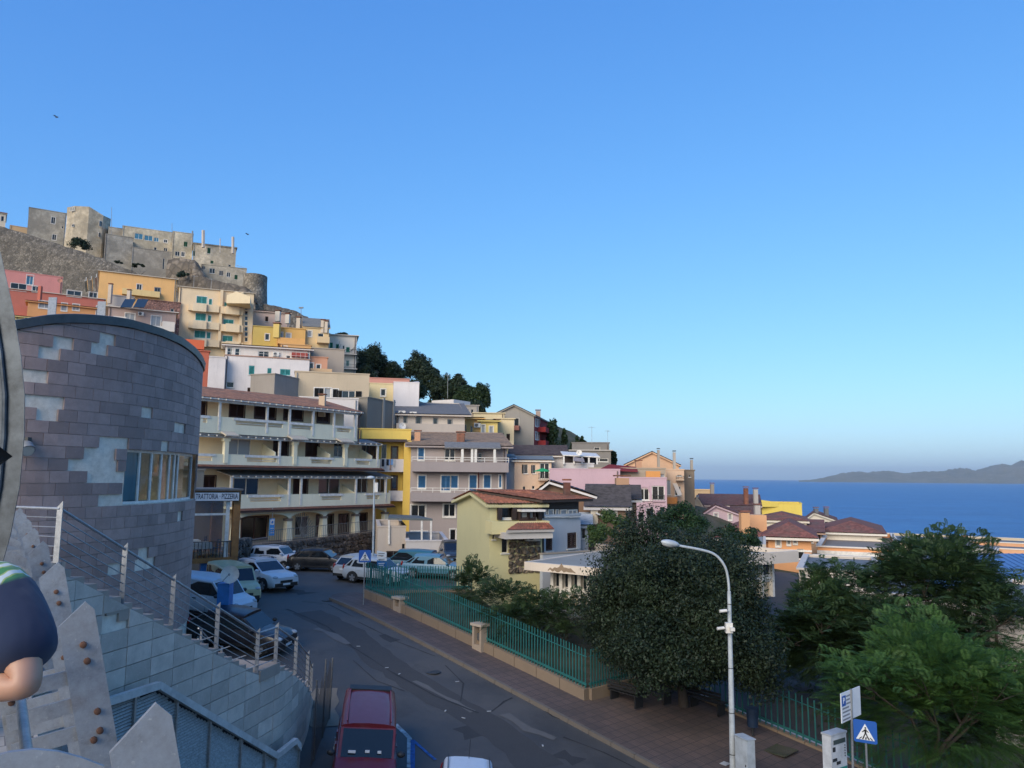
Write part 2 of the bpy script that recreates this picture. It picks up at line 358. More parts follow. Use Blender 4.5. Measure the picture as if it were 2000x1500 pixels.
# road surface (one sheet that climbs to the junction and levels out)
rows = [[(x, y, road_z(x, y)) for x in np.arange(-38, 27, 1.0)] for y in np.arange(0, 64, 1.0)]
tag(MB().grid(rows).build('road', ASPH, smooth='all'), kind='structure')
CP = Vector((5.5, 25.2)); CD = Vector((-0.675, 0.737)).normalized(); CN = Vector((0.737, 0.675)).normalized()   # kerb line: point, direction up the street, normal to the garden
def ks(t, s, dz=0.0):
    p = CP+CD*t+CN*s; return Vector((p.x, p.y, road_z(p.x, p.y)+dz))
T_END = 22.3; T_FENCE = 5.9
def sheet(name, fn, ts, ss, mat, kind='structure'):
    o = MB().grid([[fn(t, s) for s in ss] for t in ts]).build(name, mat, smooth='all'); return tag(o, kind=kind)
pav = sheet('pavement', lambda t, s: ks(t, s, 0.14), np.arange(-14, 5.81, 0.6), np.arange(0.12, 6.8, 0.5), PAV)
mb = MB().grid([[ks(t, s, 0.139) for s in np.arange(0.12, 2.3, 0.35)] for t in np.arange(5.8, 22.9, 0.57)]); mb.build('pavement_strip', PAV, pav, smooth='all')
# rounded pavement corner
k = [ks(22.3, 0.12, .14), ks(22.9, 0.5, .14), ks(23.1, 1.1, .14), ks(22.9, 2.0, .14), ks(22.3, 2.2, .14)]
MB().prism([p-Vector((0, 0, .3)) for p in k], (0, 0, 0.304)).build('corner_slab', PAV, pav)
t = -14.0
while t < T_END:
    L = 0.98; a, b = t, min(t+L, T_END); mb = MB()
    mb.hexa([ks(a, -.02, -.1), ks(b, -.02, -.1), ks(b, .14, -.1), ks(a, .14, -.1), ks(a, 0, .145+rnd.uniform(-.006, .006)), ks(b, 0, .145), ks(b, .14, .148), ks(a, .14, .148)])
    mb.build('kerb_stone', KERB, pav); t += 1.0
# repaired trench strips, patches, manhole, painted bay lines: thin sheets on the asphalt
def m_patch(c):
    m, n, b = nt('asphalt_patch'); p = pos(n); a = noise(n, p, 2.2, 6, 0.75); s = noise(n, p, 55, 3)
    n.links.new(mixc(n, ramp(n, s, [(0.4, 0), (0.75, 0.4)]), mixc(n, a, dk(c, 0.75), dk(c, 1.2)), (0.12, 0.12, 0.12)), b.inputs['Base Color']); b.inputs['Roughness'].default_value = 0.85; bump(n, b, s, 0.4, 0.008); return m
road = bpy.data.objects['road']
def rp(px, py, dz=0.006):
    """point of the road surface under a sight line"""
    r = ray(px, py); t = 10.0
    for _ in range(40):
        q = r*(t/r.y); z = road_z(q.x, q.y)+dz
        f = q.z-z
        t2 = t*1.002; q2 = r*(t2/r.y); g = (q2.z-road_z(q2.x, q2.y)-dz-f)/(t2-t)
        t -= f/g
        if abs(f) < 1e-4: break
    q = r*(t/r.y); return Vector((q.x, q.y, road_z(q.x, q.y)+dz))
def strip(pix, w, name, mat, dz=0.006, jit=0.0):
    pts = [rp(x, y, 0) for x, y in pix]; full = []
    for a, b in zip(pts[:-1], pts[1:]):
        n_ = max(2, int((b-a).length/0.5))
        for i in range(n_): full.append(a.lerp(b, i/n_))
    full.append(pts[-1]); L = []; Rr = []
    for i, p in enumerate(full):
        d = (full[min(i+1, len(full)-1)]-full[max(i-1, 0)]); d.z = 0; d.normalize(); s = Vector((d.y, -d.x, 0)); ww = w/2*(1+rnd.uniform(-jit, jit)); o = rnd.uniform(-jit, jit)*w*0.3
        for lst, sg in ((L, 1), (Rr, -1)):
            q = p+s*(sg*ww+o); lst.append((q.x, q.y, road_z(q.x, q.y)+dz))
    o = MB().grid([L, Rr]).build(name, mat, road); return o
strip([(600, 1195), (680, 1235), (760, 1300), (830, 1345), (930, 1400), (1000, 1450), (1060, 1500)], 1.5, 'trench_patch', m_patch((0.050, 0.046, 0.043)), 0.005, 0.12)
strip([(560, 1190), (640, 1225), (690, 1265), (760, 1310), (850, 1360), (935, 1393)], 0.10, 'crack_seal', m_patch((0.016, 0.015, 0.015)), 0.011, 0.6)
strip([(985, 1395), (1030, 1425), (1085, 1443)], 0.40, 'worn_patch', m_patch((0.125, 0.115, 0.105)), 0.012, 0.4)
strip([(810, 1330), (870, 1362), (925, 1390)], 0.22, 'worn_patch', m_patch((0.125, 0.115, 0.105)), 0.010, 0.5)
strip([(615, 1228), (650, 1240), (682, 1258)], 0.35, 'worn_patch', m_patch((0.135, 0.125, 0.115)), 0.014, 0.5)
strip([(960, 1390), (985, 1370), (1000, 1363)], 0.06, 'crack', m_patch((0.016, 0.015, 0.015)), 0.008, 0.6)
strip([(635, 1345), (640, 1370), (628, 1400), (640, 1420)], 0.9, 'broken_verge', plaster((0.2, 0.18, 0.15), 0.9), 0.02, 0.4)
for pts, w in (([(700, 1215), (780, 1255), (850, 1282)], .05), ([(870, 1300), (905, 1335), (900, 1370)], .05), ([(1100, 1440), (1180, 1470), (1240, 1500)], .06), ([(690, 1290), (735, 1330), (790, 1350)], .04), ([(1000, 1340), (1080, 1400), (1160, 1425)], .05), ([(590, 1175), (640, 1180), (690, 1205)], .05)):
    strip(pts, w, 'crack', m_patch((0.020, 0.019, 0.018)), 0.0085, 0.7)
for pts, w in (([(745, 1240), (775, 1252)], .7), ([(900, 1420), (930, 1440)], .8), ([(1090, 1470), (1130, 1490)], .6), ([(560, 1150), (600, 1160)], 1.0), ([(860, 1270), (890, 1285)], .5)):
    strip(pts, w, 'oil_stain', m_patch((0.034, 0.032, 0.031)), 0.0045, 0.5)
for px, py in ((845, 1312), (640, 1172)):
    c = rp(px, py, 0.018); MB().tube([c-Vector((0, 0, .02)), c], .32, 24).build('manhole_cover', paint((.045, .043, .041), .6), road)
for px, py in ((755, 1304), (780, 1316), (893, 1331), (955, 1389), (870, 1388), (1060, 1456), (905, 1402), (700, 1262)):
    c = rp(px, py, 0.01); a = rnd.uniform(0, 3); MB().box(c, (.16, .05, .012), (Vector((math.cos(a), math.sin(a), 0)), Vector((-math.sin(a), math.cos(a), 0)), Vector((0, 0, 1)))).build('litter', paint((.5, .5, .48), .8), road)
PW = paint((0.55, 0.55, 0.53), 0.8, var=0.3, scale=5); PB = paint((0.03, 0.13, 0.38), 0.8, var=0.25, scale=5)
strip([(772, 1415), (800, 1442), (800, 1500)], 0.16, 'bay_line', PW, 0.013, 0.1)
strip([(806, 1446), (806, 1520)], 0.14, 'bay_line', PB, 0.017, 0.1); strip([(806, 1446), (850, 1485)], 0.12, 'bay_line', PB, 0.017, 0.15)
for px, py, w in ((1030, 1360, 0.9), (1018, 1356, 0.0)):
    if w:
        c = rp(px, py, 0.016); ax = (Vector((CD.x, CD.y, 0.145)).normalized(), Vector((CN.x, CN.y, 0)).normalized(), None); ax = (ax[0], ax[1], ax[0].cross(ax[1]))
        g = MB().box(c, (0.85, 0.6, 0.02), ax).build('drain_frame', plaster((0.13, 0.125, 0.12), 0.5), road)
        for i in range(7): MB().box(c+ax[0]*(-0.3+i*0.1)+Vector((0, 0, .012)), (0.035, 0.45, 0.02), ax).build('grate_bar', DARKM, g)

# garden and yard behind the fence
gard = sheet('garden', lambda t, s: ks(t, s, 0.35), np.arange(6.2, 21.5, 0.9), np.arange(2.45, 9.3, 0.6), m_ground())
m_yard = plaster((0.78, 0.78, 0.80), 0.3)
sheet('school_yard', lambda t, s: ks(t, s, -0.9 if s > 7.4 else 0.15), np.arange(-16, 5.8, 0.9), [6.9, 7.3, 7.5, 8.5, 10, 12, 14, 17], m_yard)

# viewing platform under the photographer and its landing, with the wall that carries it
PZ = -1.6
def m_slab():
    m, n, b = nt('platform_paving'); p = pos(n); mp = N(n, 'ShaderNodeMapping'); mp.inputs['Rotation'].default_value = (0, 0, R_(-34)); n.links.new(p, mp.inputs[0])
    br = N(n, 'ShaderNodeTexBrick', Scale=1.0); br.inputs['Brick Width'].default_value = 0.4; br.inputs['Row Height'].default_value = 0.2; br.inputs['Mortar Size'].default_value = 0.006
    br.inputs['Color1'].default_value = (0.42, 0.36, 0.30, 1); br.inputs['Color2'].default_value = (0.36, 0.31, 0.26, 1); br.inputs['Mortar'].default_value = (0.15, 0.13, 0.12, 1); n.links.new(mp.outputs[0], br.inputs[0])
    n.links.new(mixc(n, ramp(n, noise(n, p, 5, 5), [(0.45, 0), (0.7, 0.5)]), br.outputs[0], (0.2, 0.18, 0.16)), b.inputs['Base Color']); b.inputs['Roughness'].default_value = 0.9; bump(n, b, br.outputs['Fac'], -0.3, 0.01); return m
RA = Vector((-0.70, 1.55)); RD = Vector((-0.555, 0.832)).normalized(); RN = Vector((RD.y, -RD.x))        # foreground railing line, RN points outward (right)
def rail_pt(s, o, z): p = RA+RD*s+RN*o; return Vector((p.x, p.y, z))
edge = [rail_pt(-6, 0.06, 0), rail_pt(14.2, 0.06, 0)]
poly = [edge[0], edge[1], Vector((-8.05, 14.2, 0)), Vector((-10.4, 15.0, 0)), Vector((-22, 12, 0)), Vector((-22, -8, 0))]
mb = MB().prism([Vector((p.x, p.y, PZ-0.35)) for p in poly], (0, 0, 0.35)); tag(mb.build('platform', m_slab()), kind='structure')
poly2 = [rail_pt(-6, -0.5, 0), rail_pt(13.6, -0.5, 0), Vector((-9.4, 13.9, 0)), Vector((-21.6, 11.6, 0)), Vector((-21.6, -7.6, 0))]
mb = MB().prism([Vector((p.x, p.y, -13)) for p in poly2], (0, 0, 13+PZ-0.36)); mb.build('platform_wall', plaster((0.33, 0.31, 0.29), 0.5), bpy.data.objects['platform'])
# ================================================================ BUILDING TOOLKIT
class Fr:
    """vertical facade plane through two surveyed corners; u runs along it, n points to the street"""
    def __init__(s, A, B):
        s.A = Vector((A.x, A.y, 0)); d = Vector((B.x-A.x, B.y-A.y, 0)); s.L = d.length; s.u = d/s.L
        s.n = Vector((s.u.y, -s.u.x, 0))
        if s.n.dot(-s.A) < 0 and s.n.dot(-(s.A+s.u*s.L)) < 0 and False: s.n = -s.n
    def pt(s, u, o, z): p = s.A+s.u*u+s.n*o; return Vector((p.x, p.y, z))
    def uz(s, px, py, off=0.0):
        r = ray(px, py); t = (s.A+s.n*off).dot(s.n)/r.dot(s.n); q = r*t
        return (q-s.A).dot(s.u), q.z
    def rect(s, x0, y0, x1, y1, off=0.0):
        ym = (y0+y1)/2; xm = (x0+x1)/2
        u0 = s.uz(x0, ym, off)[0]; u1 = s.uz(x1, ym, off)[0]; zt = s.uz(xm, y0, off)[1]; zb = s.uz(xm, y1, off)[1]
        return min(u0, u1), max(u0, u1), zb, zt
    def sub(s, which, depth):
        if which == 'R': return Fr(s.pt(s.L, 0, 0), s.pt(s.L, -depth, 0))
        return Fr(s.pt(0, -depth, 0), s.pt(0, 0, 0))
    def ax(s): return (s.u, s.n, Vector((0, 0, 1)))
    def bx(s, mb, u0, u1, o0, o1, z0, z1): return mb.box(s.pt((u0+u1)/2, (o0+o1)/2, (z0+z1)/2), (abs(u1-u0), abs(o1-o0), abs(z1-z0)), s.ax())
def panel(mb, fr, u0, u1, z0, z1, holes, depth=0.16, off=0.0):
    """wall sheet with real openings and reveals"""
    H = []
    for a, b, c, d in holes:
        a, b, c, d = max(a, u0+.02), min(b, u1-.02), max(c, z0+.02), min(d, z1-.02)
        if b > a and d > c: H.append((a, b, c, d))
    us = sorted({u0, u1, *[x for h in H for x in h[:2]]}); zs = sorted({z0, z1, *[x for h in H for x in h[2:]]})
    for i in range(len(us)-1):
        for j in range(len(zs)-1):
            cu, cz = (us[i]+us[i+1])/2, (zs[j]+zs[j+1])/2
            if any(h[0] < cu < h[1] and h[2] < cz < h[3] for h in H): continue
            mb.poly([fr.pt(us[i], off, zs[j]), fr.pt(us[i+1], off, zs[j]), fr.pt(us[i+1], off, zs[j+1]), fr.pt(us[i], off, zs[j+1])])
    for a, b, c, d in H:
        q = [(a, c), (b, c), (b, d), (a, d)]
        for k in range(4):
            (p0, r0), (p1, r1) = q[k], q[(k+1) % 4]
            mb.poly([fr.pt(p0, off, r0), fr.pt(p0, off-depth, r0), fr.pt(p1, off-depth, r1), fr.pt(p1, off, r1)])
def tiles(mb, a, b, c, d, per=0.19, amp=0.022, step=0.36):
    """corrugated tile slope: a-b along the eave, d-c along the ridge"""
    a, b, c, d = map(Vector, (a, b, c, d)); nrm = (b-a).cross(d-a)
    if nrm.z < 0: nrm = -nrm
    nrm.normalize(); n = max(2, int((b-a).length/per))*4; far = (a+b).length > 125
    if far: n = 2; amp = 0.0
    k = max(1, int((d-a).length/step)) if not far else 2; rows = []
    for j in range(k+1):
        for half in ((0, 1) if 0 < j < k and not far else (0,)):
            t = j/k; row = []; lift = (0.03 if half else 0.0)
            for i in range(n+1):
                s = i/n; p = (a*(1-s)+b*s)*(1-t)+(d*(1-s)+c*s)*t; row.append(p+nrm*(amp*math.sin(s*n/4*2*math.pi)+lift))
            rows.append(row)
    mb.grid(rows)
def slab(mb, quad, th=0.14):
    q = [Vector(p) for p in quad]; n = (q[1]-q[0]).cross(q[3]-q[0]); n.normalize()
    if n.z < 0: n = -n
    return mb.hexa([p-n*(th+.05) for p in q]+[p-n*.05 for p in q])
SHUT = {}
def window(par, fr, rc, kind='w', col=None, trim=None, depth=0.14, off=0.0, bars=True, name=None):
    """one window: trim frame > pane, shutters.  rc = (u0,u1,z0,z1) on the facade"""
    u0, u1, z0, z1 = rc; w, h = u1-u0, z1-z0; mb = MB(); fw = min(0.07, w*0.09)
    sash = trim if trim else WHITE
    if kind in ('s', 'g'): sash = trim or WHITE
    for a, b, c, d in ((u0, u0+fw, z0, z1), (u1-fw, u1, z0, z1), (u0+fw, u1-fw, z0, z0+fw), (u0+fw, u1-fw, z1-fw, z1)): fr.bx(mb, a, b, off-depth+.02, off-depth+.08, c, d)
    if bars and w > 0.9: fr.bx(mb, (u0+u1)/2-.035, (u0+u1)/2+.035, off-depth+.02, off-depth+.07, z0+fw, z1-fw)
    if trim:                                  # raised surround
        t = 0.10
        for a, b, c, d in ((u0-t, u0-.005, z0-t, z1+t), (u1+.005, u1+t, z0-t, z1+t), (u0-.005, u1+.005, z1+.005, z1+t), (u0-.005, u1+.005, z0-t, z0-.005)): fr.bx(mb, a, b, off-.02, off+.035, c, d)
    if h < 1.9: fr.bx(mb, u0-.08, u1+.08, off-.03, off+.09, z0-.16 if trim else z0-.07, z0-.105 if trim else z0-.005)
    wo_ = mb.build(name or ('door' if h > 1.9 and z1-z0 > w*1.6 else 'window'), sash, par)
    pc = GLS
    if kind in ('d',): pc = glass((0.008, 0.008, 0.009), 0.2)
    if kind == 'c': pc = glass((0.30, 0.30, 0.30), 0.25)       # curtain behind the glass
    if kind == 'b': pc = glass((0.05, 0.16, 0.24), 0.08)
    fr.bx(MB(), u0+.01, u1-.01, off-depth-.03, off-depth+.035, z0+.01, z1-.01).build('pane', pc, wo_)
    if kind in ('s', 'o') and col:
        cm = paint(col, 0.6); n = 2 if w > 0.75 else 1
        for i in range(n):
            mb = MB(); sw = w/n
            if kind == 's': a, b, o0, o1 = u0+i*sw+.012, u0+(i+1)*sw-.012, off-.06, off-.02
            else:
                sw = w/2*0.92; a, b = (u0-sw, u0-.02) if i == 0 else (u1+.02, u1+sw); o0, o1 = off+.04, off+.08
            if kind == 'o' and trim is None: pass
            for q in ((a, a+.06, z0+.02, z1-.02), (b-.06, b, z0+.02, z1-.02), (a+.06, b-.06, z0+.02, z0+.10), (a+.06, b-.06, z1-.10, z1-.02)): fr.bx(mb, q[0], q[1], o0, o1, q[2], q[3])
            k = max(4, int(h/0.14))
            for j in range(k):
                zz = z0+.10+(h-.2)*(j+.5)/k; c = fr.pt((a+b)/2, (o0+o1)/2, zz); tl = Vector((0, 0, 1))*.8+fr.n*.6
                mb.box(c, (b-a-.12, .012, (h-.2)/k*1.05), (fr.u, tl.cross(fr.u), tl.normalized()))
            mb.build('shutter', cm, wo_)
    return wo_
def balcony(par, fr, rc, prot=1.1, mat=None, rail=False, off=0.0, slabm=None, th=0.14, nb=None):
    """solid parapet or railing balcony; rc gives the front face"""
    u0, u1, z0, z1 = rc; mb = MB()
    fr.bx(mb, u0, u1, off-.1, off+prot, z0-th, z0)
    b = mb.build('balcony', slabm or mat, par)
    if not rail:
        mb = MB(); fr.bx(mb, u0, u1, off+prot-.12, off+prot+.003, z0-th-.003, z1); fr.bx(mb, u0-.003, u0+.12, off+.0, off+prot-.12, z0-.002, z1); fr.bx(mb, u1-.12, u1+.003, off+.0, off+prot-.12, z0-.002, z1); mb.build('parapet', mat, b)
    else:
        mb = MB()
        for z in (z1, z0+.12): mb.bar(fr.pt(u0, off+prot-.05, z), fr.pt(u1, off+prot-.05, z), .05, .04)
        for u in (u0+.02, u1-.02): mb.bar(fr.pt(u, off, z1), fr.pt(u, off+prot-.05, z1), .04, .04); mb.bar(fr.pt(u, off, z0+.12), fr.pt(u, off+prot-.05, z0+.12), .03, .03)
        n = nb or max(3, int((u1-u0)/0.22))
        for i in range(n+1): u = lerp(u0+.03, u1-.03, i/n); mb.bar(fr.pt(u, off+prot-.05, z0), fr.pt(u, off+prot-.05, z1), .022, .022, fr.u)
        mb.build('railing', mat, b)
    return b
def chimney(par, p, w, h, mat, cap=True):
    mb = MB().box(p+Vector((0, 0, h/2-.6)), (w, w, h+1.2)); c = mb.build('chimney', mat, par)
    if cap: MB().box(p+Vector((0, 0, h+.16)), (w*1.25, w*1.25, .1)).build('cap', tilemat() if w > .35 else DARKM, c)
    return c
def antenna(par, p, h=2.2, rot=0.3, m=None):
    mb = MB().tube([p, p+Vector((0, 0, h))], .022, 6); d = Vector((math.cos(rot), math.sin(rot), 0)); s = Vector((-d.y, d.x, 0)); t = p+Vector((0, 0, h*.93))
    mb.bar(t-d*.5, t+d*.6, .02, .02)
    for i in range(6): q = t+d*(-.45+i*.2); mb.bar(q-s*(.32-.03*i), q+s*(.32-.03*i), .012, .012)
    return mb.build('antenna', m or STEEL, par)
def dish(par, p, r, d, name='satellite_dish', mat=None):
    d = Vector(d).normalized(); a = d.orthogonal().normalized(); b = d.cross(a); mb = MB(); rows = []
    for k in range(6):
        t = k/5; rows.append([p+(a*math.cos(2*math.pi*j/18)+b*math.sin(2*math.pi*j/18))*(r*t)+d*(r*.28*(t*t-1)) for j in range(19)])
    mb.grid(rows); mb.grid([[q-d*.015 for q in row] for row in rows]); mb.tube([p-d*r*.28-Vector((0, 0, r*1.1)), p-d*(r*.28+.05)], .025, 6)
    lo = p+d*r*.75; o = mb.build(name, mat or WHITE, par, smooth=True)
    MB().tube([p+(a if a.z < 0 else -a)*r*.95, lo], .012, 6).ellip(lo, .05, .05, .05, 8, 6).build('feed_arm', GREYT, o); return o
def acunit(par, fr, u, z, off=0.0, w=.8):
    mb = MB(); fr.bx(mb, u-w/2, u+w/2, off+.02, off+.32, z, z+.55); a = mb.build('air_conditioner', WHITE, par)
    mb = MB(); c = fr.pt(u-.1, off+.325, z+.27); mb.tube([c-fr.n*.01, c+fr.n*.012], .21, 14); mb.build('fan_grille', paint((.12, .12, .12), .6), a); return a
def uvholes(fr, wins, off=0.0): return [fr.rect(*w[:4], off) for w in wins]
def house(name, label, xl, Dl, xr, Dr, ytop, depth, col, wins=(), roof='flat', rise=1.2, over=0.35, roofm=None, frac=0.5, ybot=None, zb=None, cat='house', lw=(), rw=(), group=None, wallm=None, trimc=None, parapet=0.5, back=True, sidem=None, fix=False):
    """one house: wall, roof, windows; returns (root, frame, z_top)"""
    A = P(xl, ytop, Dl); B = P(xr, ytop, Dr)
    if not fix:                               # houses step round the hillside and face down to the street bend
        kc = ((xl+xr)/2-1000)/FPX; m_ = kc-(.035 if kc < 0 else 0.0); kr = B.x/B.y; t_ = (kr*A.y-A.x)/(1+kr*m_); B = Vector((A.x+t_, A.y-m_*t_, A.z))
    fr = Fr(A, B); zt = A.z
    cs = [fr.pt(0, 0, 0), fr.pt(fr.L, 0, 0), fr.pt(fr.L, -depth, 0), fr.pt(0, -depth, 0)]
    gz = [ground_z(c.x, c.y) for c in cs]
    if zb is None: zb = min(gz)-0.6
    if ybot is not None: zb = min(zb, P(xl, ybot, Dl).z)
    mid = fr.pt(fr.L/2, -depth/2, zb); root = thing(name, label, cat, mid, group)
    wm = wallm or plaster(col); mb = MB(); fl, fR = fr.sub('L', depth), fr.sub('R', depth)
    wl = [(w, fr.rect(*w[0])) for w in wins]; ll = [(w, fl.rect(*w[0])) for w in lw]; rl = [(w, fR.rect(*w[0])) for w in rw]
    ztw = zt
    panel(mb, fr, 0, fr.L, zb, ztw, [r for w, r in wl]);
    fb = Fr(cs[2], cs[3]); mbB = MB() if sidem else mb; panel(mbB, fb, 0, fb.L, zb, ztw, [])
    smL = MB() if sidem else mb; smR = MB() if sidem else mb
    panel(smL, fl, 0, fl.L, zb, ztw, [r for w, r in ll]); panel(smR, fR, 0, fR.L, zb, ztw, [r for w, r in rl])
    rm = roofm or tilemat(); W_ = fr.L; o = over
    def q(u, d, z): return fr.pt(u, -d, z)
    rmb = MB(); smb2 = MB()
    if roof == 'flat':
        panel_top = zt-parapet; rmb.poly([q(0.05, .05, panel_top), q(W_-.05, .05, panel_top), q(W_-.05, depth-.05, panel_top), q(.05, depth-.05, panel_top)])
        for (a, b, c, d) in ((0, W_, 0, .2), (0, W_, depth-.2, depth), (0, .2, .2, depth-.2), (W_-.2, W_, .2, depth-.2)):
            mb.hexa([q(a+.003, c+.003, panel_top-.02), q(b-.003, c+.003, panel_top-.02), q(b-.003, d-.003, panel_top-.02), q(a+.003, d-.003, panel_top-.02), q(a+.003, c+.003, zt-.001), q(b-.003, c+.003, zt-.001), q(b-.003, d-.003, zt-.001), q(a+.003, d-.003, zt-.001)])
        for (a, b, c, d) in ((-o*.3, W_+o*.3, -o*.3, .25), (-o*.3, W_+o*.3, depth-.25, depth+o*.3), (-o*.3, .25, .25, depth-.25), (W_-.25, W_+o*.3, .25, depth-.25)):
            smb2.hexa([q(a, c, zt), q(b, c, zt), q(b, d, zt), q(a, d, zt), q(a, c, zt+.12), q(b, c, zt+.12), q(b, d, zt+.12), q(a, d, zt+.12)])
        ro = rmb.build('roof', roofm or plaster((.22, .2, .18), .8), root); smb2.build('coping', plaster(trimc) if trimc else wm, ro)
    else:
        T = None
        if roof == 'gu':       # ridge parallel to the street
            zr = zt+rise; m_ = depth*frac; mb.poly([q(0, 0, zt), q(0, depth, zt), q(0, m_, zr)]); mb.poly([q(W_, 0, zt), q(W_, depth, zt), q(W_, m_, zr)])
            e1 = zt-rise/m_*o; e2 = zt-rise/(depth-m_)*o
            S = [[q(-o, -o, e1), q(W_+o, -o, e1), q(W_+o, m_, zr), q(-o, m_, zr)], [q(W_+o, depth+o, e2), q(-o, depth+o, e2), q(-o, m_, zr), q(W_+o, m_, zr)]]
        elif roof == 'gn':     # gable to the street
            zr = zt+rise; m_ = W_*frac; mb.poly([q(0, 0, zt), q(W_, 0, zt), q(m_, 0, zr)]); mbB.poly([q(W_, depth, zt), q(0, depth, zt), q(m_, depth, zr)])
            e1 = zt-rise/m_*o; e2 = zt-rise/(W_-m_)*o
            S = [[q(-o, depth+o, e1), q(-o, -o, e1), q(m_, -o, zr), q(m_, depth+o, zr)], [q(W_+o, -o, e2), q(W_+o, depth+o, e2), q(m_, depth+o, zr), q(m_, -o, zr)]]
        elif roof == 'hip':
            zr = zt+rise; i_ = min(W_, depth)*.5
            if W_ >= depth: r1, r2 = (i_, depth/2), (W_-i_, depth/2)
            else: r1, r2 = (W_/2, i_), (W_/2, depth-i_)
            e = [q(-o, -o, zt-.08), q(W_+o, -o, zt-.08), q(W_+o, depth+o, zt-.08), q(-o, depth+o, zt-.08)]; a = q(*r1, zr); b = q(*r2, zr)
            if W_ >= depth: S = [[e[0], e[1], b, a], [e[1], e[2], b, b], [e[2], e[3], a, b], [e[3], e[0], a, a]]
            else: S = [[e[0], e[1], a, a], [e[1], e[2], b, a], [e[2], e[3], b, b], [e[3], e[0], a, b]]
        elif roof == 'shed':   # falls towards the street
            zr = zt+rise; mb.poly([q(0, 0, zt), q(0, depth, zt), q(0, depth, zr)]); mb.poly([q(W_, 0, zt), q(W_, depth, zt), q(W_, depth, zr)]); mb.poly([q(0, depth, zt), q(W_, depth, zt), q(W_, depth, zr), q(0, depth, zr)])
            S = [[q(-o, -o, zt-rise/depth*o), q(W_+o, -o, zt-rise/depth*o), q(W_+o, depth+o, zr), q(-o, depth+o, zr)]]
        for s4 in S:
            tiles(rmb, *[Vector(p)+Vector((0, 0, .06)) for p in s4], amp=0.022 if rm.name.startswith('roof_tile') else 0.0)
            if roof != 'hip': slab(smb2, s4)
        if roof == 'hip':
            smb2.hexa([p+Vector((0, 0, -.22)) for p in e]+[p+Vector((0, 0, -.03)) for p in e])
        ro = rmb.build('roof', rm, root, smooth='all'); smb2.build('eaves', plaster(trimc) if trimc else wm, ro)
    wall = mb.build('wall', wm, root)
    if fr.L > 4 and zt-zb > 3 and not fix:
        du = fr.L-.25 if int(xl) % 2 else .25; MB().tube([fr.pt(du, .09, zt-.1), fr.pt(du, .09, zb)], .055, 6).build('downpipe', paint((.16, .11, .09), .6) if int(xl) % 3 else GREYT, root)
    if sidem: mbB.build('back_wall', wm, root); smL.build('side_wall', sidem, root); smR.build('side_wall', sidem, root)
    for lst, f_ in ((wl, fr), (ll, fl), (rl, fR)):
        for w, r in lst:
            k = w[1] if len(w) > 1 else 'w'; window(root, f_, r, k, w[2] if len(w) > 2 else None, w[3] if len(w) > 3 else None)
    return root, fr, zt
WT = WHITE
# ================================================================ THE HOTEL ON THE CORNER
CREAM = plaster((0.80, 0.66, 0.48), 0.35); CREAM2 = plaster((0.84, 0.76, 0.62), 0.5)
hA = P(366, 900, 58.6); hB = P(764, 900, 76.2); HF = Fr(hA, hB)
hotel = thing('hotel', 'four storey cream hotel with stepped balconies, brown doors and a ground floor arcade', 'hotel', HF.pt(HF.L/2, -5, -7))
def Hz(px, py, off=0): return HF.uz(px, py, off)
REC = -1.9
zP1t, zP1b = Hz(600, 965)[1], Hz(600, 986)[1]; zP2t, zP2b = Hz(560, 891)[1], Hz(560, 907)[1]; zP3t, zP3b = Hz(550, 823)[1], Hz(550, 848)[1]
zR = Hz(550, 790)[1]; zG = Hz(640, 1050, -.5)[1]
uR3, uR2, uR1 = Hz(698, 830)[0], Hz(742, 890)[0], HF.L; uL = 0.0; uA = Hz(462, 980)[0]
def lvl(zf, zc, u0, u1, wins, nm):
    holes = [HF.rect(*w[0], REC) for w in wins]; mb = MB(); panel(mb, HF, u0, u1, zf, zc, holes, .15, REC)
    mb.poly([HF.pt(u1, REC, zf), HF.pt(u1, -11, zf), HF.pt(u1, -11, zc), HF.pt(u1, REC, zc)])
    mb.poly([HF.pt(u0, REC, zf), HF.pt(u0, -11, zf), HF.pt(u0, -11, zc), HF.pt(u0, REC, zc)])
    mb.build('wall', CREAM, hotel)
    for w, r in zip(wins, holes): window(hotel, HF, r, w[1], w[2] if len(w) > 2 else None, WOODB if w[1] in 'sd' else None, off=REC)
DKB = (0.045, 0.014, 0.011)
lvl(zP3b, zR+.5, uL, uR3, [((449, 788, 477, 815), 's', DKB), ((498, 792, 538, 816), 's', DKB), ((555, 795, 591, 819), 's', DKB), ((620, 800, 643, 824), 's', DKB), ((394, 785, 402, 812), 's', DKB)], 't')
lvl(zP2b, zP3b-.2, uL, uR2, [((441, 857, 490, 889), 'c'), ((535, 859, 562, 890), 's', DKB), ((598, 862, 622, 892), 's', DKB), ((652, 864, 670, 893), 'w'), ((708, 866, 735, 894), 'd')], 'm')
lvl(zP1b, zP2b-.2, uL, uR1, [((397, 930, 420, 955), 's', DKB), ((456, 933, 506, 967), 'w'), ((574, 934, 600, 965), 's', DKB), ((622, 934, 664, 965), 'w'), ((696, 933, 718, 963), 'w'), ((735, 932, 752, 962), 'w')], 'b')
lvl(zG-2.5, zP1b-.2, uA-2.0, uR1, [((472, 1010, 522, 1052), 'd'), ((576, 1008, 602, 1046), 'w'), ((618, 1006, 650, 1044), 'd'), ((662, 1005, 680, 1040), 'd'), ((700, 1003, 716, 1036), 's', DKB)], 'g')
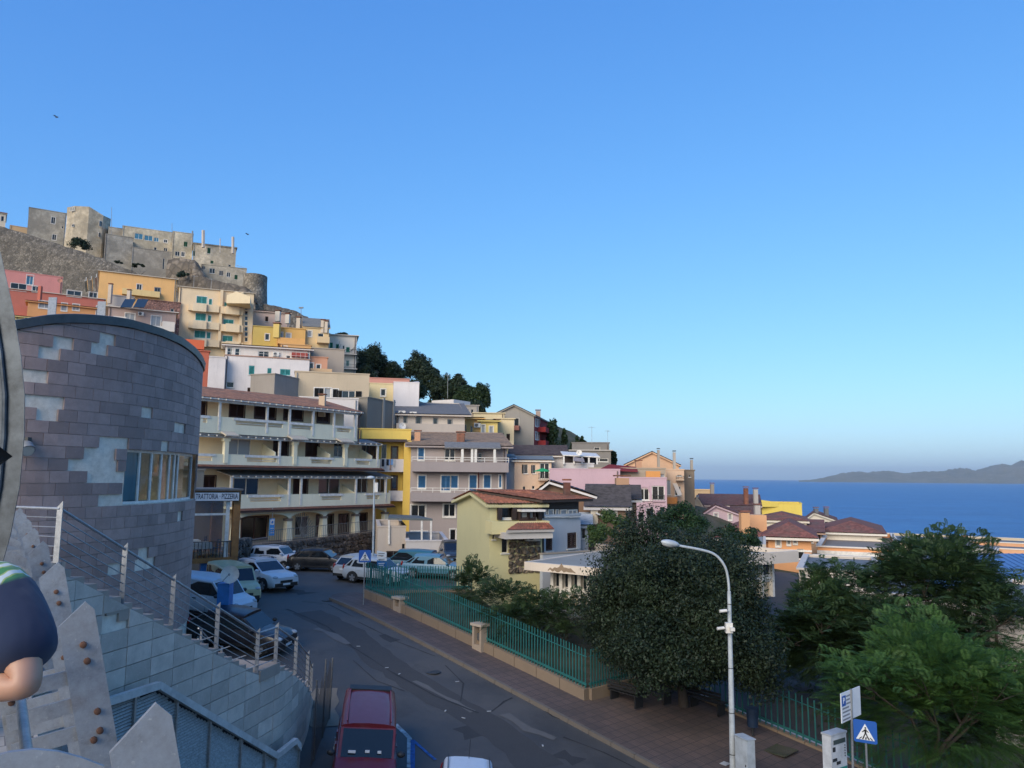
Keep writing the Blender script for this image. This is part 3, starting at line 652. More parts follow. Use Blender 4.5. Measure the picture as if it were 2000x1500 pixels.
# floor slabs and parapets with slots
def parapet(zb, zt, u0, u1, slots, cm=CREAM2):
    mb = MB(); HF.bx(mb, u0, u1, -11, -.14, zb-.22, zb); mb.build('floor_slab', cm, hotel)
    cuts = sorted([HF.rect(*s)[:2] for s in slots]); mb = MB(); a = u0; zs = zt-.55
    HF.bx(mb, u0, u1, -.12, .04, zb-.24, zs)
    for c0, c1 in cuts+[(u1, u1)]:
        if c0 > a: HF.bx(mb, a, c0, -.12, .037, zs-.002, zt)
        a = c1
    HF.bx(mb, u1-.15, u1-.002, REC-.1, -.12, zb-.2, zt-.003); o = mb.build('balcony_parapet', cm, hotel)
    for c0, c1 in cuts:
        m2 = MB(); HF.bx(m2, c0-.25, c1+.25, -.14, .09, zt-.20, zt+.0); HF.bx(m2, c0, c1, -.07, -.03, zs+.12, zs+.16); m2.build('hand_rail', WHITE, o)
parapet(zP3b, zP3t, uL, uR3, [(396, 814, 404, 826), (460, 818, 552, 830), (570, 822, 608, 834), (658, 828, 684, 838)])
parapet(zP2b, zP2t, uL, uR2, [(376, 889, 414, 898), (482, 890, 540, 900), (608, 893, 647, 901), (696, 894, 721, 902)])
parapet(zP1b, zP1t, uA, uR1, [(488, 968, 548, 978), (628, 965, 666, 974), (716, 963, 740, 971)])
# lower tiled drip roofs
def drip(zt, u0, u1, run=0.50, drop=0.16):
    mb = MB(); a, b, c, d = HF.pt(u0, run, zt-drop), HF.pt(u1, run, zt-drop), HF.pt(u1, .05, zt), HF.pt(u0, .05, zt); tiles(mb, a, b, c, d, .20, .03)
    o = mb.build('tiled_canopy', tilemat((.17, .075, .055)), hotel, smooth='all'); m2 = MB(); slab(m2, [a, b, c, d], .08); m2.bar(a+Vector((0, 0, -.12)), b+Vector((0, 0, -.12)), .12, .10); m2.build('gutter', paint((.06, .035, .03), .5), o)
drip(zP2b-.14, uL, uR2+.2); drip(zP1b-.14, uA, uR1+.2)
# pergola roofs with white posts
def pergola(zt, u0, u1, posts, zf, th=.22, out=.25, piers=()):
    mb = MB(); a, b, c, d = HF.pt(u0, out, zt), HF.pt(u1, out, zt), HF.pt(u1, REC, zt+.45), HF.pt(u0, REC, zt+.45)
    mb.hexa([a, b, c, d]+[p+Vector((0, 0, .06)) for p in (a, b, c, d)]); o = mb.build('pergola_roof', paint((.19, .19, .185), .7), hotel)
    m2 = MB(); HF.bx(m2, u0, u1, -.08, .08, zt-.16, zt-.004); n = int((u1-u0)/.7)
    for i in range(n+1):
        u = lerp(u0+.06, u1-.06, i/n); m2.bar(HF.pt(u, out+.1, zt-.03), HF.pt(u, REC, zt+.42), .07, .1)
    m2.build('beam', WHITE, o)
    for px in posts:
        u = Hz(px, 900)[0]; m3 = MB(); HF.bx(m3, u-.09, u+.09, -.09, .07, zf, zt-.16); m3.build('post', WHITE, o)
    for px in piers:
        u = Hz(px, 900)[0]; m3 = MB(); HF.bx(m3, u-.18, u+.18, -.2, .12, zf, zt-.42); HF.bx(m3, u-.3, u+.3, -.21, .14, zt-.42, zt-.165); m3.build('pier', CREAM2, o)
zp2 = Hz(560, 858)[1]; zp1 = Hz(600, 931)[1]
pergola(zp2, uL, uR2, [545, 737], zP2b, piers=(440, 575, 674)); pergola(zp1, Hz(450, 930)[0], uR1, [454, 567, 590, 697, 755], zP1b)
mb = MB()
# top storey roof: white posts, fascia and barrel tiles
a, b, c, d = HF.pt(uL-1, .5, zR), HF.pt(uR3+.3, .5, zR), HF.pt(uR3+.3, -5.6, zR+1.5), HF.pt(uL-1, -5.6, zR+1.5); tiles(mb, a, b, c, d, .20, .03)
c2, d2 = HF.pt(uR3+.3, -11.4, zR+.2), HF.pt(uL-1, -11.4, zR+.2); tiles(mb, c2, d2, d, c, .20, .03)
ro = mb.build('roof', tilemat((.34, .16, .095)), hotel, smooth='all'); m2 = MB(); slab(m2, [a, b, c, d], .1); HF.bx(m2, uL-1, uR3, -.1, .1, zR-.32, zR-.12)
for i in range(26): u = lerp(uL, uR3, i/25); m2.bar(HF.pt(u, .55, zR-.11), HF.pt(u, -1.9, zR+.45), .07, .11)
m2.build('eaves', WHITE, ro)
mb = MB(); mb.poly([HF.pt(uR3, REC, zR-.1), HF.pt(uR3, -11, zR-.1), HF.pt(uR3, -5.6, zR+1.3)]); mb.build('gable', CREAM, hotel)
for px in (429, 522, 566, 612, 653, 694):
    u = Hz(px, 805)[0]; m3 = MB(); HF.bx(m3, u-.09, u+.09, -.09, .08, zP3b, zR-.3); m3.build('post', WHITE, ro)
chimney(ro, HF.pt(Hz(649, 800)[0], -1.4, zR+.6), .55, .7, plaster((.5, .4, .3)))
MB().tube([HF.pt(uR3+.1, .5, zR-.1), HF.pt(uR3+.1, .12, zR-.5), HF.pt(uR3+.1, .12, zP3b-.5)], .06, 8).build('downpipe', paint((.05, .03, .03), .5), hotel)
for px, w in ((430, 1.2), (560, 1.7), (655, 1.6)):        # folded awnings on the top parapet
    u = Hz(px, 840)[0]; m3 = MB(); m3.prism([HF.pt(u, .1, zP3b-.05), HF.pt(u, .85, zP3b-.35), HF.pt(u, .85, zP3b-.45), HF.pt(u, .1, zP3b-.2)], HF.u*w); m3.build('awning_box', plaster((.5, .48, .44), .8), hotel)
for px, py in ((525, 875), (632, 880), (714, 880), (556, 955), (680, 955)):      # slanted party screens between balconies
    u = Hz(px, py, -1)[0]; zf = zP2b if py < 900 else zP1b; m3 = MB()
    m3.prism([HF.pt(u, REC, zf), HF.pt(u, -.15, zf), HF.pt(u, -.15, zf+1.0), HF.pt(u, REC, zf+1.75)], HF.u*.1); m3.build('party_screen', CREAM2, hotel)
# arcade: arches on tapered piers
def arch_wall(u0, u1, spring, crown, ztop, name, o0=-.35, o1=.02, mat=CREAM2):
    mb = MB(); n = 14; up = []; lo = []
    for i in range(n+1):
        t = i/n; u = lerp(u0, u1, t); zc = spring+(crown-spring)*math.sqrt(max(0, 1-(2*t-1)**2))
        lo.append((u, zc))
    for i in range(n):
        (ua, za), (ub, zb_) = lo[i], lo[i+1]
        mb.hexa([HF.pt(ua, o0, za), HF.pt(ub, o0, zb_), HF.pt(ub, o1, zb_), HF.pt(ua, o1, za), HF.pt(ua, o0, ztop), HF.pt(ub, o0, ztop), HF.pt(ub, o1, ztop), HF.pt(ua, o1, ztop)])
    return mb.build(name, mat, hotel)
pp = [Hz(x, 1020)[0] for x in (463, 565, 634, 697, 754)]; zspr = [Hz(x, y)[1] for x, y in ((463, 1012), (565, 1014), (634, 1009), (697, 1005), (754, 1001))]
zcr = [Hz(514, 1004)[1], Hz(600, 1000)[1], Hz(666, 997)[1], Hz(726, 993)[1]]; ztop = zP1b-.26
for i in range(4): arch_wall(pp[i], pp[i+1], (zspr[i]+zspr[i+1])/2-.1, zcr[i], ztop, 'arch')
for i, u in enumerate(pp[1:] if False else pp):
    mb = MB(); zb_ = zG-2.2; zt_ = zspr[i]-.15; w0, w1 = .42, .24
    mb.hexa([HF.pt(u-w0, -.62, zb_), HF.pt(u+w0, -.62, zb_), HF.pt(u+w0, .20, zb_), HF.pt(u-w0, .20, zb_), HF.pt(u-w1, -.40, zt_), HF.pt(u+w1, -.40, zt_), HF.pt(u+w1, .03, zt_), HF.pt(u-w1, .03, zt_)])
    pi = mb.build('pier', CREAM2, hotel); m2 = MB(); HF.bx(m2, u-.3, u+.3, -.46, .08, zt_, zt_+.2); m2.build('capital', plaster((.2, .17, .15), .5), pi)
mb = MB(); HF.bx(mb, uA-1.5, uR1+.4, -11, .5, zG-3.2, zG-.02); mb.build('terrace', plaster((.3, .27, .23), .6), hotel)
# fan shaped iron gate leaf in the second arch
u = Hz(590, 1040, -.3)[0]; c = HF.pt(u, -.3, Hz(575, 1050, -.3)[1]); mb = MB()
for i in range(15):
    t = math.pi*(.02+.5*i/14); L = 2.4; mb.bar(c, c+HF.u*(-.9+L*math.cos(t)*.95)+Vector((0, 0, L*math.sin(t))), .03, .03, HF.n)
mb.build('iron_gate', galv((.34, .33, .31)), hotel)
# blue hanging banner sign and small arrow sign
mb = MB(); u = Hz(531, 1030, .4)[0]; zt_ = Hz(531, 1013, .4)[1]; zb_ = Hz(531, 1046, .4)[1]; HF.bx(mb, u-.24, u+.24, .36, .42, zb_, zt_)
sg = tag(mb.build('banner_sign', paint((.045, .27, .62), .45, var=.03)), 'tall blue banner sign with white logo and text lines hanging under the hotel arcade', 'sign'); mb = MB()
HF.bx(mb, u-.2, u+.2, .424, .43, zt_-.5, zt_-.06); mb.build('emblem_panel', WHITE, sg); mb = MB(); cc = HF.pt(u, .435, zt_-.28)
mb.prism([cc+HF.u*(-.12)+Vector((0, 0, -.05)), cc+HF.u*.02+Vector((0, 0, -.14)), cc+HF.u*.13+Vector((0, 0, .02)), cc+HF.u*(-.02)+Vector((0, 0, .14))], HF.n*.004); mb.build('emblem', paint((.03, .2, .55), .45), sg)
mb = MB()
for i in range(3): HF.bx(mb, u-.16, u+.16, .424, .43, zb_+.2+i*.18, zb_+.26+i*.18)
mb.build('text_lines', WHITE, sg); MB().bar(HF.pt(u, .39, zt_), HF.pt(u, .39, ztop+.1), .04, .04, HF.u).build('hanger', STEEL, sg)
# stone terrace wall in front of the arcade with rubble stones, wall top railing
SA = P(527, 1075, 57.5); SB = P(742, 1060, 71.5); SF = Fr(SA, SB)
def wtop(u): return lerp(SF.uz(530, 1062)[1], SF.uz(738, 1037)[1], u/SF.L)
stw = thing('terrace_wall', 'dark rubble stone wall of the hotel terrace behind the parked cars', 'wall', SF.pt(SF.L/2, 0, -6.6))
mb = MB(); mb.hexa([SF.pt(0, -.5, -7.5), SF.pt(SF.L, -.5, -7.5), SF.pt(SF.L, -.06, -7.5), SF.pt(0, -.06, -7.5), SF.pt(0, -.5, wtop(0)), SF.pt(SF.L, -.5, wtop(SF.L)), SF.pt(SF.L, -.06, wtop(SF.L)), SF.pt(0, -.06, wtop(0))])
mb.build('mortar_core', plaster((.14, .12, .10), .4), stw)
STN = [stonemat(c, 3.0) for c in ((.115, .092, .078), (.155, .125, .10), (.09, .078, .07), (.20, .16, .125))]
STN2 = [stonemat(c, 3.0) for c in ((.20, .15, .11), (.25, .19, .13), (.15, .12, .09), (.30, .23, .16))]
def stones(par, fr, u0, u1, zlo, zhi, size, off=0.0, seed=1, limit=300, mats=None):
    rr = random.Random(seed); cnt = 0; u = u0
    rws = []; z = zlo
    nz = max(1, round((zhi(u0)-zlo)/size)); nu = max(1, round((u1-u0)/size/1.15))
    G = [[(lerp(u0, u1, i/nu)+(rr.uniform(-.32, .32)*size if 0 < i < nu else 0)+((size*.35 if j % 2 else -.0) if 0 < i < nu else 0), j/nz+(rr.uniform(-.28, .28)/nz if 0 < j < nz else 0)) for i in range(nu+1)] for j in range(nz+1)]
    for j in range(nz):
        for i in range(nu):
            if cnt >= limit: return
            q = [G[j][i], G[j][i+1], G[j+1][i+1], G[j+1][i]]; cu = sum(p[0] for p in q)/4; cz = sum(p[1] for p in q)/4; ring = []
            for k in range(4):
                a, b = q[k], q[(k+1) % 4]
                for t in (.18, .82): ring.append((lerp(lerp(a[0], b[0], t), cu, .09), lerp(lerp(a[1], b[1], t), cz, .09)))
            mb = MB(); pr = rr.uniform(.05, .11)
            zz = lambda uu, f: lerp(zlo, zhi(uu), f)
            base = [fr.pt(a, off-.06, zz(a, b)) for a, b in ring]; mid_ = [fr.pt(a, off+pr*.6, zz(a, b)) for a, b in ring]; top = [fr.pt(lerp(a, cu, .3), off+pr, zz(a, lerp(b, cz, .3))) for a, b in ring]
            i0 = len(mb.v); n = 8; mb.v += [tuple(p) for p in base+mid_+top]
            for k in range(n):
                k2 = (k+1) % n; mb.f += [(k, k2, n+k2, n+k), (n+k, n+k2, 2*n+k2, 2*n+k)]
            mb.f.append(tuple(2*n+k for k in range(n))); mb.build('stone', (mats or STN)[rr.randrange(4)], par, smooth=True); cnt += 1
stones(stw, SF, 0, SF.L, -7.0, wtop, .52, 0.0, 5)
mb = MB(); n = 62
for z in (.95, .12): mb.bar(SF.pt(0, -.25, wtop(0)+z), SF.pt(SF.L, -.25, wtop(SF.L)+z), .04, .035)
rl = mb.build('wall_railing', galv((.22, .22, .22)), stw)
for i in range(n+1): u = SF.L*i/n; MB().bar(SF.pt(u, -.25, wtop(u)-.05), SF.pt(u, -.25, wtop(u)+.95), .022, .022, SF.u).build('baluster', galv((.22, .22, .22)), rl)
# left stub of the wall and entrance gate
sf2 = Fr(P(452, 1080, 50), P(490, 1080, 53.5)); st2 = thing('stone_pier_wall', 'short dark stone wall left of the white hatchback beside the restaurant', 'wall', sf2.pt(sf2.L/2, 0, -6.6))
mb = MB(); sf2.bx(mb, 0, sf2.L, -.5, -.06, -7.5, sf2.uz(470, 1054)[1]); mb.build('mortar_core', plaster((.14, .12, .10), .4), st2); zt2 = sf2.uz(470, 1054)[1]; stones(st2, sf2, 0, sf2.L, -7.0, lambda u: zt2, .5, 0, 9)
ga = thing('driveway_gate', 'grey vertical bar gate between the two dark stone walls', 'gate', P(510, 1065, 55)); gf = Fr(P(486, 1065, 53.6), P(522, 1065, 56.5)); gz0 = gf.uz(505, 1085)[1]; gz1 = gf.uz(505, 1052)[1]
mb = MB()
for z in (gz0+.15, gz1): mb.bar(gf.pt(0, 0, z), gf.pt(gf.L, 0, z), .05, .05)
mb.build('rail', galv((.3, .3, .3)), ga)
for i in range(15): MB().bar(gf.pt(gf.L*i/14, 0, -7), gf.pt(gf.L*i/14, 0, gz1), .03, .03, gf.u).build('picket', galv((.3, .3, .3)), ga)
# ================================================================ MUSEUM WITH CURVED STONE WALL
def catmull(pts, n=12):
    out = []; P_ = [Vector(p) for p in pts]; P_ = [P_[0]*2-P_[1]]+P_+[P_[-1]*2-P_[-2]]
    for i in range(1, len(P_)-2):
        for k in range(n):
            t = k/n; a, b, c, d = P_[i-1:i+3]
            out.append(0.5*((2*b)+(c-a)*t+(2*a-5*b+4*c-d)*t*t+(3*b-a-3*c+d)*t**3))
    out.append(P_[-2]); return out
class Curve2:
    def __init__(s, pts, n=12):
        s.p = catmull(pts, n) if n > 1 else [Vector(q) for q in pts]; s.s = [0.0]
        for a, b in zip(s.p[:-1], s.p[1:]): s.s.append(s.s[-1]+(b-a).length)
        s.L = s.s[-1]
    def at(s, q, off=0.0):
        q = min(max(q, 0), s.L); i = 0
        while i < len(s.s)-2 and s.s[i+1] < q: i += 1
        t = (q-s.s[i])/max(1e-9, s.s[i+1]-s.s[i]); a, b = s.p[i], s.p[i+1]; d = (b-a).normalized(); return a.lerp(b, t)+Vector((d.y, -d.x))*off
def stone_tile_mat(c, name):
    m, n, b = nt(name); g = N(n, 'ShaderNodeObjectInfo'); p = pos(n); a = noise(n, p, 2.5, 6, 0.7); f = noise(n, p, 22, 4, .7); w = noise(n, pos(n, (1.5, 1.5, .3)), 1.2, 5, .7)
    c1 = mixc(n, g.outputs['Random'], dk(c, .78), dk(c, 1.22)); c2 = mixc(n, ramp(n, a, [(.4, 0), (.7, .5)]), c1, dk(c, .55)); c3 = mixc(n, ramp(n, w, [(.55, 0), (.75, .45)]), c2, tuple(v*1.2+.05 for v in c))
    c4 = mixc(n, ramp(n, f, [(.62, 0), (.72, .5)]), c3, tuple(min(1, v*1.9) for v in c)); n.links.new(c4, b.inputs['Base Color']); b.inputs['Roughness'].default_value = .8; bump(n, b, f, .3, .01); return m
TRACH = stone_tile_mat((.35, .245, .212), 'trachyte_tile'); GREYTILE = stone_tile_mat((.58, .475, .385), 'grey_stone_tile')
def m_backing():
    m, n, b = nt('bare_mortar'); p = pos(n); a = noise(n, p, 3, 6, .75); n.links.new(mixc(n, ramp(n, a, [(.35, 0), (.65, 1)]), (.62, .52, .41), (.86, .74, .60)), b.inputs['Base Color']); b.inputs['Roughness'].default_value = .95; bump(n, b, a, .6, .03); return m
BACK = m_backing()
MC = Curve2([(-19, 17.6), (-16.2, 20.0), (-13.95, 22.0), (-12.75, 24.4), (-12.25, 27.2), (-12.6, 30.6), (-13.55, 33.2), (-15.2, 35.0)])
mus = thing('museum', 'curved museum building clad in purple brown stone tiles with bare mortar patches', 'museum', (-14, 26, -7))
topc = [(20, 644), (40, 640), (80, 631), (133, 628.5), (187, 631), (240, 637), (267, 644), (307, 655), (347, 672), (373, 691), (387, 707), (395, 725), (399.5, 752)]
def m_px(s): q = MC.at(s); return proj((q.x, q.y, 2))[0]
samp = []
for i in range(200):
    s = MC.L*i/199; q = MC.at(s); px = proj((q.x, q.y, 3))[0]
    samp.append((s, px))
smax = max(samp, key=lambda a: a[1])[0]
def ztop_m(s):
    q = MC.at(min(s, smax)); px = proj((q.x, q.y, 3))[0]; px = min(max(px, topc[0][0]), topc[-1][0])
    for (a, ya), (b, yb) in zip(topc[:-1], topc[1:]):
        if a <= px <= b: py = lerp(ya, yb, (px-a)/(b-a)); break
    r = ray(px, py); z = r.z*(q.y/r.y)
    return z
_zt = [ztop_m(MC.L*i/120) for i in range(121)]
for _ in range(3): _zt = [_zt[0]]+[(_zt[i-1]+_zt[i]*2+_zt[i+1])/4 for i in range(1, 120)]+[_zt[120]]
def ZT(s): f = min(max(s/MC.L, 0), 1)*120; i = min(119, int(f)); return lerp(_zt[i], _zt[i+1], f-i)
GW = (257, 878, 372, 985)       # curved window, as surveyed
def s_of_px(px, lo=0.0):
    best = None
    for s, p in samp:
        if s <= smax and (best is None or abs(p-px) < abs(best[1]-px)): best = (s, p)
    return best[0]
ws0, ws1 = s_of_px(259), s_of_px(386)+1.2
qm = MC.at(ws1-1.0); rz = ray(330, 880); wz1 = P(360, 884, MC.at(s_of_px(360)).y).z; wz0 = P(300, 984, MC.at(s_of_px(300)).y).z
# backing wall with the window opening
mb = MB(); n = 90; ZB = -8.5
def bw(s0, s1, z0f, z1f, k):
    rows = [[], []]
    for i in range(k+1):
        s = lerp(s0, s1, i/k); q = MC.at(s, -.07); rows[0].append((q.x, q.y, z0f(s))); rows[1].append((q.x, q.y, z1f(s)))
    mb.grid(rows)
bw(0, MC.L, lambda s: ZB, lambda s: wz0, 80); bw(0, MC.L, lambda s: wz1, lambda s: ZT(s)-.05, 80); bw(0, ws0, lambda s: wz0, lambda s: wz1, 50); bw(ws1, MC.L, lambda s: wz0, lambda s: wz1, 6)
for z in (wz0, wz1):
    mb.grid([[(*MC.at(lerp(ws0, ws1, i/20), o), z) for i in range(21)] for o in (-.06, -.6)])
mb.grid([[(*MC.at(ws0, o), z) for o in (-.06, -.6)] for z in (wz0, wz1)])
e0, e1 = MC.at(0), MC.at(MC.L); bk = [(-30, 33), (-30, 18)]
mb.poly([(e1.x, e1.y, ZB), (-28, 36, ZB), (-28, 36, ZT(MC.L)), (e1.x, e1.y, ZT(MC.L))]); mb.poly([(-28, 36, ZB), (-28, 17, ZB), (-28, 17, ZT(0)), (-28, 36, ZT(MC.L))])
mb.build('backing_wall', BACK, mus, smooth=True)
rows = [[(*MC.at(MC.L*i/60, 0), ZT(MC.L*i/60)) for i in range(61)], [(-28, lerp(17, 36, i/60), ZT(MC.L*i/60)-.3) for i in range(61)]]; MB().grid(rows).build('roof', paint((.06, .065, .07), .6), mus)
# dark metal roof edge
mb = MB(); k = 80; r4 = [[(*MC.at(MC.L*i/k, o), ZT(MC.L*i/k)+dz) for i in range(k+1)] for o, dz in ((.0, -.02), (.07, -.02), (.09, .24), (.02, .26), (-.25, .24))]; mb.grid(r4); rim = mb.build('roof_edge', paint((.075, .085, .09), .45, .3), mus, smooth=True)
MISS = [(65, 655, 97, 698), (97, 664, 160, 690), (133, 645, 160, 690), (188, 657, 235, 704), (48, 722, 94, 792), (90, 797, 120, 821), (281, 797, 297, 819), (347, 828, 358, 846), (147, 869, 221, 912), (203, 850, 244, 869), (172, 912, 221, 934), (320, 860, 334, 877), (195, 976, 217, 999), (254, 920, 272, 975), (346, 1001, 357, 1020), (265, 1066, 296, 1108), (185, 1082, 208, 1112), (210, 1100, 226, 1116), (36, 965, 46, 1000)]
TH = 0.363; tilesl = []; rr = random.Random(11); z = wz1-TH*int((wz1+6)/TH); row = 0
while z < 6.5:
    s = -rr.uniform(0, .6)
    while s < MC.L:
        w = .60 if rr.random() < .82 else 1.2
        s0, s1 = max(0, s), min(MC.L, s+w); s += w
        if s1-s0 < .05: continue
        ta, tb = min(z+TH, ZT(s0)-.03), min(z+TH, ZT(s1)-.03)
        if ta < z+.04 and tb < z+.04: continue
        ta, tb = max(ta, z+.02), max(tb, z+.02)
        sm = (s0+s1)/2; c = MC.at(sm); px, py = proj((c.x, c.y, z+TH/2))
        if s1 > ws0+.02 and s0 < ws1-.02 and z+TH/2 > wz0 and z+TH/2 < wz1:
            if sm > ws0: continue
            s1 = ws0
            if s1-s0 < .06: continue
        if c.y < 45 and sm <= smax+.3 and any(a < px < b and d < py < e for a, d, b, e in MISS): continue
        size = abs(proj((*MC.at(s1), z))[0]-proj((*MC.at(s0), z))[0])*TH*1500/c.y
        if -30 < px < 410 and py < 1140: tilesl.append((size, s0, s1, z, ta, tb))
        elif px > -300 and s0 < smax+1: tilesl.append((0, s0, s1, z, ta, tb))
    z += TH; row += 1
tilesl.sort(key=lambda t: -t[0]); rest = MB()
def curved_tile(mb, C, s0, s1, z0, ta, tb, g=.006, th=.05, pr=0.0):
    k = 3; O = [C.at(lerp(s0+g, s1-g, i/k), .0+pr) for i in range(k+1)]; I = [C.at(lerp(s0+g, s1-g, i/k), -th) for i in range(k+1)]
    tt = [lerp(ta, tb, i/k)-g for i in range(k+1)]; b = z0+g
    mb.grid([[(p.x, p.y, b) for p in I], [(p.x, p.y, b) for p in O], [(p.x, p.y, t) for p, t in zip(O, tt)], [(p.x, p.y, t) for p, t in zip(I, tt)]])
    for j in (0, k): mb.poly([(O[j].x, O[j].y, b), (O[j].x, O[j].y, tt[j]), (I[j].x, I[j].y, tt[j]), (I[j].x, I[j].y, b)])
for i, (sz, s0, s1, z, ta, tb) in enumerate(tilesl):
    if i < 300: mb = MB(); curved_tile(mb, MC, s0, s1, z, ta, tb, pr=rr.uniform(-.004, .004)); mb.build('stone_tile', TRACH, mus)
    else: curved_tile(rest, MC, s0, s1, z, ta, tb)
tag(rest.build('further_stone_tiles', TRACH, mus), kind='stuff')
# curved glazing: panes, white mullions, room behind
MW = WHITE; gl = clearglass((.55, .72, .78)); mull = [259, 294, 317, 337, 352, 362, 368, 386]; ms = [s_of_px(m) for m in mull]; ms[-1] = ws1; ms[0] = ws0
gfr = MB(); gfr.grid([[(*MC.at(lerp(ws0, ws1, i/24), o), z) for i in range(25)] for o, z in ((-.30, wz0), (-.22, wz0), (-.22, wz0+.09), (-.30, wz0+.09))]); gfr.grid([[(*MC.at(lerp(ws0, ws1, i/24), o), z) for i in range(25)] for o, z in ((-.30, wz1-.09), (-.22, wz1-.09), (-.22, wz1), (-.30, wz1))])
win = gfr.build('curved_window', MW, mus)
for i in range(len(ms)-1):
    a, b = ms[i], ms[i+1]
    if b-a > .03: MB().grid([[(*MC.at(lerp(a+.03, b-.03, j/3), -.26), z) for j in range(4)] for z in (wz0+.08, wz1-.08)]).build('pane', gl, win)
    mb = MB(); q = MC.at(b, -.25); mb.box((q.x, q.y, (wz0+wz1)/2), (.07, .09, wz1-wz0)); mb.build('mullion', MW, win)
mb = MB(); mb.grid([[(*MC.at(lerp(ws0-.5, ws1, i/10), -2.6), z) for i in range(11)] for z in (wz0-.2, wz1+.2)]); mb.grid([[(*MC.at(lerp(ws0-.5, ws1, i/10), o), wz0-.05) for i in range(11)] for o in (-.3, -2.6)]); mb.grid([[(*MC.at(lerp(ws0-.5, ws1, i/10), o), wz1+.05) for i in range(11)] for o in (-.3, -2.6)]); mb.build('room', plaster((.24, .34, .42), .1), mus)
rows = [[(*MC.at(lerp(ws0+.15, ms[2], i/8), -.55-.1*math.sin(i*1.1)), z) for i in range(9)] for z in (wz0+.1, wz1-.05)]; MB().grid(rows).build('blind', plaster((.40, .58, .66), .1), mus, smooth='all')
# floodlight on the museum wall
q = MC.at(s_of_px(62), .0); fl = thing('floodlight', 'round grey floodlight mounted on the purple stone wall', 'floodlight', (q.x, q.y, P(62, 870, q.y).z)); L = fl.location; dn = Vector((.75, -.55, -.45)).normalized()
MB().tube([L+Vector((.05, -.02, .06)), L+Vector((.05, -.02, .06))+dn*.12, L+dn*.34, L+dn*.36], [.10, .15, .19, .18], 18).build('housing', galv((.36, .38, .40)), fl, smooth=True)
MB().tube([L+dn*.361, L+dn*.37], .155, 18).build('lens', glass((.4, .4, .36), .15), fl); MB().box(L+Vector((.02, -.02, .16)), (.30, .18, .14)).build('bracket', DARKM, fl)

# ================================================================ STAIR WITH TILED WALL
SC = Curve2([(-9.55, 8.0), (-8.1, 14.0), (-6.55, 20.9), (-6.28, 22.6), (-6.40, 25.4), (-6.9, 28.2)], 10)
def s_at_y(y):
    for i in range(len(SC.p)-1):
        if SC.p[i].y <= y <= SC.p[i+1].y: return lerp(SC.s[i], SC.s[i+1], (y-SC.p[i].y)/(SC.p[i+1].y-SC.p[i].y))
    return 0 if y < 8 else SC.L
sa, sb, sc_, sd = s_at_y(14), s_at_y(20.9), s_at_y(21.9), s_at_y(28.0)
def ZS(s):
    if s < sa: return PZ
    if s < sb: return lerp(PZ, -5.15, (s-sa)/(sb-sa))
    if s < sc_: return -5.15
    return lerp(-5.15, -7.75, min(1, (s-sc_)/(sd-sc_)))
stair = thing('outdoor_stair', 'outdoor stair with grey square stone tiles on its side wall and a steel railing', 'stair', (-7.5, 18, -8.5))
mb = MB(); k = 70; mb.grid([[(*SC.at(SC.L*i/k, -.06), -10.5) for i in range(k+1)], [(*SC.at(SC.L*i/k, -.06), ZS(SC.L*i/k)-.10) for i in range(k+1)], [(*SC.at(SC.L*i/k, -.35), ZS(SC.L*i/k)-.10) for i in range(k+1)]]); mb.build('wall_core', BACK, stair, smooth=True)
smiss = [(226, 1198, 272, 1240)]; TW, TH2 = .74, .375; tl = []; z = -10.2; row = 0
while z < PZ:
    s = 0.0
    while s < SC.L:
        s0, s1 = s, min(SC.L, s+TW); s += TW; ta, tb = min(z+TH2, ZS(s0)-.09), min(z+TH2, ZS(s1)-.09)
        if ta < z+.03 and tb < z+.03: continue
        ta, tb = max(ta, z+.015), max(tb, z+.015); c = SC.at((s0+s1)/2); px, py = proj((c.x, c.y, z+TH2/2))
        if any(a < px < b and d < py < e for a, d, b, e in smiss): continue
        vis = 0 < px < 660 and py < 1500; tl.append((0 if not vis else 1/c.y, s0, s1, z, ta, tb))
    z += TH2; row += 1
tl.sort(key=lambda t: -t[0]); rest = MB()
for i, (v, s0, s1, z, ta, tb) in enumerate(tl):
    if i < 300 and v: mb = MB(); curved_tile(mb, SC, s0, s1, z, ta, tb, .008, .045, rr.uniform(-.004, .004)); mb.build('stone_tile', GREYTILE, stair)
    else: curved_tile(rest, SC, s0, s1, z, ta, tb, .008, .045)
if rest.f: tag(rest.build('further_stone_tiles', GREYTILE, stair), kind='stuff')
STEPM = plaster((.34, .30, .27), .6)
def flight(s0, s1, z0, z1, n):
    for i in range(n):
        a, b = lerp(s0, s1, i/n), lerp(s0, s1, (i+1)/n); zt = lerp(z0, z1, (i+1)/n)+.0; mb = MB(); p = [SC.at(a, -.012), SC.at(b+.03, -.012), SC.at(b+.03, -2.6), SC.at(a, -2.6)]
        mb.prism([(q.x, q.y, zt-.32) for q in p], (0, 0, .32+rr.uniform(-.004, .004))); mb.build('step', STEPM, stair)
flight(sa, sb, PZ+.02, -5.13, 21); flight(sc_, sd, -5.13, -7.73, 15)
p = [SC.at(sb, .03), SC.at(sc_, .03), SC.at(sc_, -2.6), SC.at(sb, -2.6)]; MB().prism([(q.x, q.y, -5.4) for q in p], (0, 0, .29)).build('landing', STEPM, stair)
